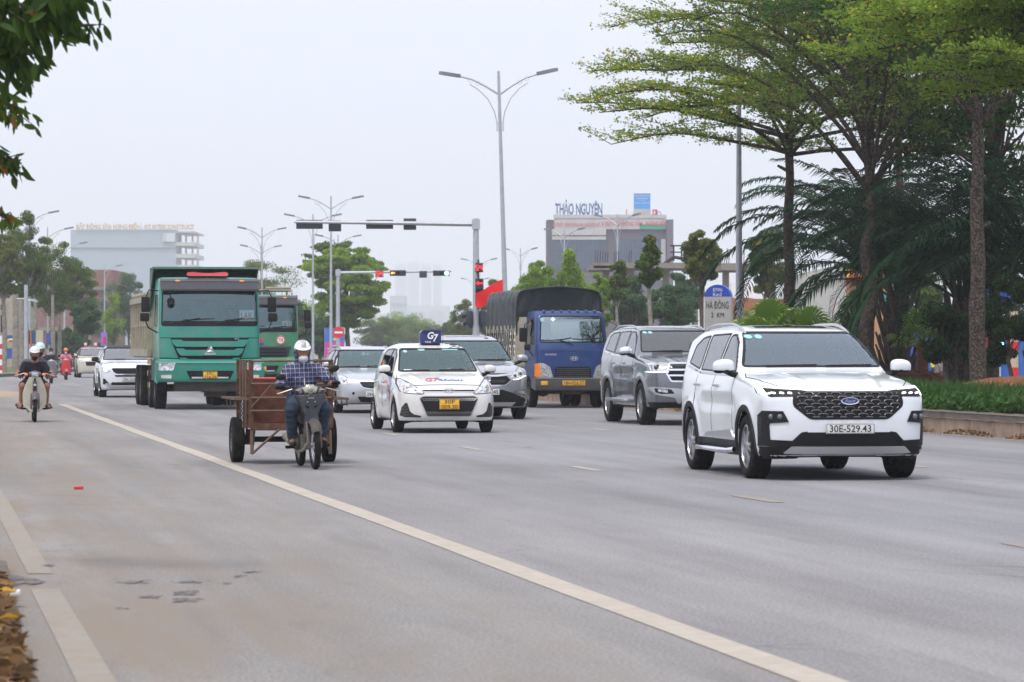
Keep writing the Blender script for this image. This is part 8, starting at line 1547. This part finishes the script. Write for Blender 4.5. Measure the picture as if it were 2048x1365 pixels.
MB().tube([(PX(11,D)-hb_.location.x,-.1,PZ(689,D)-.1),(PX(19,D)-hb_.location.x,-.1,PZ(685,D)),(PX(27,D)-hb_.location.x,-.1,PZ(685,D))], .07, 5).build('yellow_stripe', mat('banner yellow', ()), hb_)
for k in range(5): MB().box((PX(5+k*23,D)-hb_.location.x,.3,1.0), (.10,.10,2.0)).build('post', M['steel'], hb_)
for k, (px, D, y0) in enumerate(((171,210,686),(191,225,686),(1,170,672))):
    b_ = MB().tube([(0,0,0),(0,0,PZ(y0,D))], .09, 8).build('striped_post', M['white']); b_.location = (PX(px,D), D, 0); tag(b_, ('red and white striped post just left of the white crossover','second striped post, behind the white crossover roof','striped post at the left edge of the picture')[k], 'post')
    for q in range(3): MB().tube([(0,0,.35+.55*q),(0,0,.6+.55*q)], .095, 8).build('red_band', M['red'], b_)
lg = MB().box((0,0,.5),(.45,.05,1.0)).build('small_sign', mat('lilac sign', (.25,.15,.55), .5)); lg.location = (PX(208,245),245,PZ(692,245)); tag(lg, 'small lilac and red sign above the white crossover', 'sign'); MB().box((.05,-.03,.4),(.2,.02,.5)).build('red_figure', M['red'], lg); MB().tube([(0,.05,.5),(0,.05,-PZ(692,245))], .04, 6).build('post', M['steel'], lg)
mc = empty('camera_post', (PX(52,150), 150, 0)); D = 150; tag(mc, 'slim post with camera arms in front of the left trees', 'post'); MB().tube([(0,0,0),(0,0,PZ(570,D))], .09, 8).build('pole', M['steel'], mc); MB().tube([(PX(34,D)-mc.location.x,0,PZ(598,D)),(0,0,PZ(598,D))], .03, 6).tube([(0,0,PZ(601,D)),(.28,0,PZ(601,D))], .035, 6).build('arm', M['steel'], mc); MB().box((.36,0,PZ(602,D)), (.36,.2,.10), ry=R(14)).build('camera_hood', M['steel'], mc, bevel=.02)
# far town
FT = mat('hazed far tower', (.50,.56,.64), .8)  # haze is put into this pale colour, on top of the volume
for k, (x0,x1,y0,D,lb) in enumerate(((790,812,528,5800,'left slab of the hazy group of far towers'),(814,838,524,5800,'second slab of the hazy far towers'),(842,862,527,5800,'third slab of the hazy far towers'),(866,883,530,5800,'right slab of the hazy far towers'),(410,470,575,6600,'faint slab in the haze above the green lorries'),(545,600,545,6600,'faint slab in the haze left of the big green tree'))):
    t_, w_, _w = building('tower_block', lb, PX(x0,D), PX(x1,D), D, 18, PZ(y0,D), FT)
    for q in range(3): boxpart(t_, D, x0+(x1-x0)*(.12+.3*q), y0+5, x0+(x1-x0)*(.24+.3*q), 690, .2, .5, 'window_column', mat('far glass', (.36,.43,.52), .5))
D = 3000
for k, (x0,x1,y0,lb) in enumerate(((780,812,592,'plain hazy block with a flat top left of the low white one'),(812,899,612,'wide low hazy block behind the third signal'),(740,782,628,'low hazy block partly behind the big green tree'))):
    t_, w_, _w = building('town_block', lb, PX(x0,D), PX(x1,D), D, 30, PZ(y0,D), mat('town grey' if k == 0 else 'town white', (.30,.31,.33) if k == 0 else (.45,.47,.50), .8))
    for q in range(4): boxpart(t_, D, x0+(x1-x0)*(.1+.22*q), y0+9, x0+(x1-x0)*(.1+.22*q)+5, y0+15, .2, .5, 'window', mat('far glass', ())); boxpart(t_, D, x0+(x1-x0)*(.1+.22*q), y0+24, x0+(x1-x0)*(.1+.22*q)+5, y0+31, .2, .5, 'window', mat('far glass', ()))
# ---------------- background trees ----------------
BT = [ # label, px, D, y_top, y_low, half width px, kind, seed, shape, flat
 ('loose yellowish tree behind the left lamp posts, tallest of the left row',52,205,418,600,52,'mid',1,'round',.6),('olive tree at the left edge of the picture',8,185,462,600,42,'olive',2,'round',.6),('wide dark green tree second in the left row',105,225,468,640,62,'mid',3,'round',.5),('green tree reaching right before the brick building',150,235,520,630,52,'mid',4,'round',.45),
 ('small dark tree in front of the brick building',172,215,600,668,34,'blue',5,'round',.6),('yellow green tree left of the green lorry',228,290,590,690,26,'lime',6,'round',.7),('dark bluish tree behind the leading green lorry',258,330,545,680,34,'blue',7,'round',.6),('faint bluish tree above the leading green lorry cab',215,400,560,700,30,'blue',8,'round',.6),
 ('low green bushes beside the far left lane',140,235,660,715,48,'blue',9,'round',.8),('rounded olive tree behind the second green lorry',535,270,505,700,82,'olive',10,'vase',.3),('light green bushes low between the olive tree and the big green tree',610,300,600,705,60,'lime',31,'round',.5),('pale green trees low in the distance right of the big green tree',800,520,628,702,75,'lime',32,'round',.4),('bluish green bush between the olive tree and the lamp posts',580,255,590,705,52,'blue',11,'round',.6),
 ('dark bushes under the big green tree',640,240,630,712,60,'blue',12,'round',.6),('distant green trees beyond the second signal',760,430,632,700,60,'mid',13,'round',.4),('distant tree row right of the third signal',850,480,645,700,56,'mid',14,'round',.4),('distant low trees left of the signal pole',912,380,628,700,32,'mid',15,'round',.5),
 ('dark tree just right of the signal pole',928,260,588,690,24,'olive',16,'round',.6),('dark green tree behind the flag',985,240,560,690,34,'mid',17,'round',.5),('yellow green tree behind the tarpaulin cover',1070,190,512,650,48,'lime',18,'round',.6),('bright lime tree right of the yellow green one',1140,180,500,640,44,'lime',19,'cone',.6),('green tree with reddish tips behind the blue lorry cab',1190,165,545,680,38,'lime',20,'round',.6),
 ('slender broad leaved tree behind the globe lantern lamp post',1235,150,508,620,24,'mid',21,'round',.6),('dark bluish tree behind the slender pale trunk',1265,185,545,680,48,'blue',22,'round',.5),('slender tree with a pale trunk and a dense top',1300,118,472,575,30,'mid',23,'cone',.6),('bluish bushy tree low behind the silver car',1345,170,560,690,48,'blue',24,'round',.5),
 ('open broad leaved tree left of the kilometre stone',1405,122,462,570,42,'olive',25,'round',.6),('light bluish tree behind the open broad leaved one',1370,200,530,660,40,'blue',26,'round',.5),('loose olive tree left of the slim dark trunk',1535,135,448,600,40,'olive',27,'round',.7),('dark green shrub between the pale wall and the forked trunk',1715,112,575,700,36,'blue',28,'round',.7),
 ('leafy tree right of the small fan palm, before the orange building',1850,130,545,690,50,'mid',29,'round',.6),('bushy tree filling the gap behind the right palms',1990,135,520,700,70,'dark',30,'round',.6)]
for (lb, px, D, y0, y1, hw_, kd, sd_, shp, fl) in BT:
    rx_ = hw_/F*D; ls = max(.12, min(.5, 2.6/F*D)); slim = hw_ < 32
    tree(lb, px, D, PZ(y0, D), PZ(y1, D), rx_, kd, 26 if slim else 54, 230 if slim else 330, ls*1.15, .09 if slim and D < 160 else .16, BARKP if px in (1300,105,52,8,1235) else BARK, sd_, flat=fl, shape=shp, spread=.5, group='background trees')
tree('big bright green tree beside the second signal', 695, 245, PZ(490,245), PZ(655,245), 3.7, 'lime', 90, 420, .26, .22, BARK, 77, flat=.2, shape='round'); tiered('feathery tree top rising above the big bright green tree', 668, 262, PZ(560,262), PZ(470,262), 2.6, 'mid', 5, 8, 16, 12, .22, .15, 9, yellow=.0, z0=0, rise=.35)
for k, (px, D) in enumerate(((28,200),(44,212),(70,214),(105,222),(118,228),(32,190))): 
    t_ = MB().tube([(0,0,0),(.05,0,2.2),(0,0,5)], [.17,.13,.10], 9).build('pruned_tree', BARKP); t_.location = (PX(px,D), D, .1); tag(t_, ('pale trunk left of the camera post','pale trunk right behind the camera post','pale trunk beside the cream panel','pale trunk nearest the third lamp post','pale trunk right of the third lamp post','leftmost thick pale trunk')[k], 'trunk', 'pale trunks of the left row')
# ---------------- overhanging branches, top left, and fallen leaves ----------------
def near_branch(label, x0, D, pts, N, sp, seed, tone=(.05,.5), ls=.15):
    g = np.random.default_rng(seed); root = empty('branch', (PX(x0, D), D, 0)); tag(root, label, 'branch'); Q = [np.array([PX(x,D)-root.location.x, dy, PZ(y,D)]) for x, y, dy in pts]
    MB().tube(Q, [.028-.022*i/(len(Q)-1) for i in range(len(Q))], 6).build('stem', BARKD, root); V, Fs, T = [], [], []; tw = MB()
    for k in range(N):
        s = (k+g.random())/N*(len(Q)-1); i = min(len(Q)-2, int(s)); p = Q[i]+(Q[i+1]-Q[i])*(s-i)+g.normal(0, 1, 3)*sp*[.5,.8,.45]; q = Q[i]+(Q[i+1]-Q[i])*(s-i)
        if k % 4 == 0: tw.tube([q, (p+q)/2, p], .004, 3, False)
        d = np.array([.45*g.normal()+.25, .4*g.normal(), -.75+.35*g.normal()]); d /= np.linalg.norm(d); s_ = np.cross(d, [g.normal(), 1, .3*g.normal()]); s_ /= np.linalg.norm(s_); nn = np.cross(d, s_); l = ls*(.65+.6*g.random()); w_ = l*.17; b = len(V); tn = tone[0]+(tone[1]-tone[0])*g.random() if g.random() > .03 else .98
        pr = [(0,0),(.22,.75),(.5,1),(.78,.62),(1,0)]; mid = [p+d*l*a-nn*.10*l*a*a for a, _ in pr]; V.extend(mid); V.extend([mid[j]+s_*w_*pr[j][1]+nn*w_*.25*pr[j][1] for j in (1,2,3)]); V.extend([mid[j]-s_*w_*pr[j][1]+nn*w_*.25*pr[j][1] for j in (1,2,3)])
        Fs += [(b,b+1,b+5),(b+1,b+2,b+6,b+5),(b+2,b+3,b+7,b+6),(b+3,b+4,b+7),(b,b+8,b+1),(b+1,b+8,b+9,b+2),(b+2,b+9,b+10,b+3),(b+3,b+10,b+4)]; T += [tn]*4+[min(1,tn+.05)]*4
    tw.build('twigs', BARKD, root, fixn=False); o = mesh_obj('leaves', V, Fs, GR['near'], root, smooth=False); at = o.data.attributes.new('tone','FLOAT','FACE'); at.data.foreach_set('value', np.clip(np.array(T, np.float32), 0, 1))
near_branch('dark leafy branch with long hanging leaves in the top left corner', -60, 20, [(-120,-70,0),(-20,10,0),(60,20,.2),(110,8,-.1),(165,-25,0)], 330, .17, 1); near_branch('lower part of the top left foliage with drooping leaves', -60, 20.5, [(-90,60,0),(-20,70,.1),(20,90,0),(40,135,-.1)], 200, .17, 2)
near_branch('twig of leaves reaching right from the top left foliage', -60, 20.2, [(40,20,0),(80,40,0),(120,52,.1),(160,48,.1),(190,50,0)], 55, .07, 7, ls=.10)
near_branch('twig with reddish leaves at the left edge below the corner foliage', -60, 21, [(-70,170,0),(-30,185,0),(10,205,0),(36,228,0)], 110, .10, 3, (.3,.95), .11); near_branch('green twig at the left edge halfway up the sky', -60, 21, [(-70,290,0),(-30,305,0),(10,318,0),(36,328,0)], 80, .09, 4, ls=.11); near_branch('small brown twig at the left edge just above the far trees', -60, 21, [(-60,400,0),(-20,425,0),(8,430,0),(20,440,0)], 30, .06, 5, (.5,.98), .10)
g = np.random.default_rng(21); N = 1500; D_ = g.uniform(9, 19.4, N); v_ = .50+.012*(D_-16)-np.abs(g.normal(0, .22, N)); P = np.stack([v_-VK*D_, D_, .07+.03*g.random(N)], 1); tag(leaves('leaf_litter', P, np.stack([g.normal(0,1,N),g.normal(0,1,N),.15*g.normal(0,1,N)],1), .11, .04, g.random(N)**2*.99, GR['dry'], None, jit=.1), 'orange, brown and yellow dead leaves on the near left verge', 'leaf litter', None, 'stuff')
for k, (px, py, c_, sz) in enumerate(((157,980,'red',.09),(3,1215,'white',.18))):
    D = GD(py); o = MB().box((0,0,.02), (sz,sz*.5,.03), rz=.3).box((sz*.4,.01,.022), (sz*.3,sz*.4,.026)).build('litter', M[c_], bevel=.006); o.location = (PX(px,D), D, .0 if k == 0 else .06); tag(o, ('small red and white wrapper lying on the road' if k == 0 else 'crumpled white litter on the leaves at the left edge'), 'litter')
for k, (px, py) in enumerate(((575,1152),(1400,1352) ,(1225,1256),(268,968))):
    pass
# ---------------- haze ----------------
hz = MB().box((0, 4140, 213), (8200, 8420, 430)).build('haze', None, smooth=False); hz.data.materials.clear(); hm = bpy.data.materials.new('haze air'); hm.use_nodes = True; n = hm.node_tree; n.nodes.clear(); pv = n.nodes.new('ShaderNodeVolumePrincipled'); oo = n.nodes.new('ShaderNodeOutputMaterial'); n.links.new(pv.outputs[0], oo.inputs['Volume'])
pv.inputs['Color'].default_value = (.93,.96,1,1); pv.inputs['Density'].default_value = .00032; pv.inputs['Anisotropy'].default_value = .2; hz.data.materials.append(hm); tag(hz, 'pale haze filling the air over the road and town', 'haze', None, 'stuff'); hz.display_type = 'WIRE'
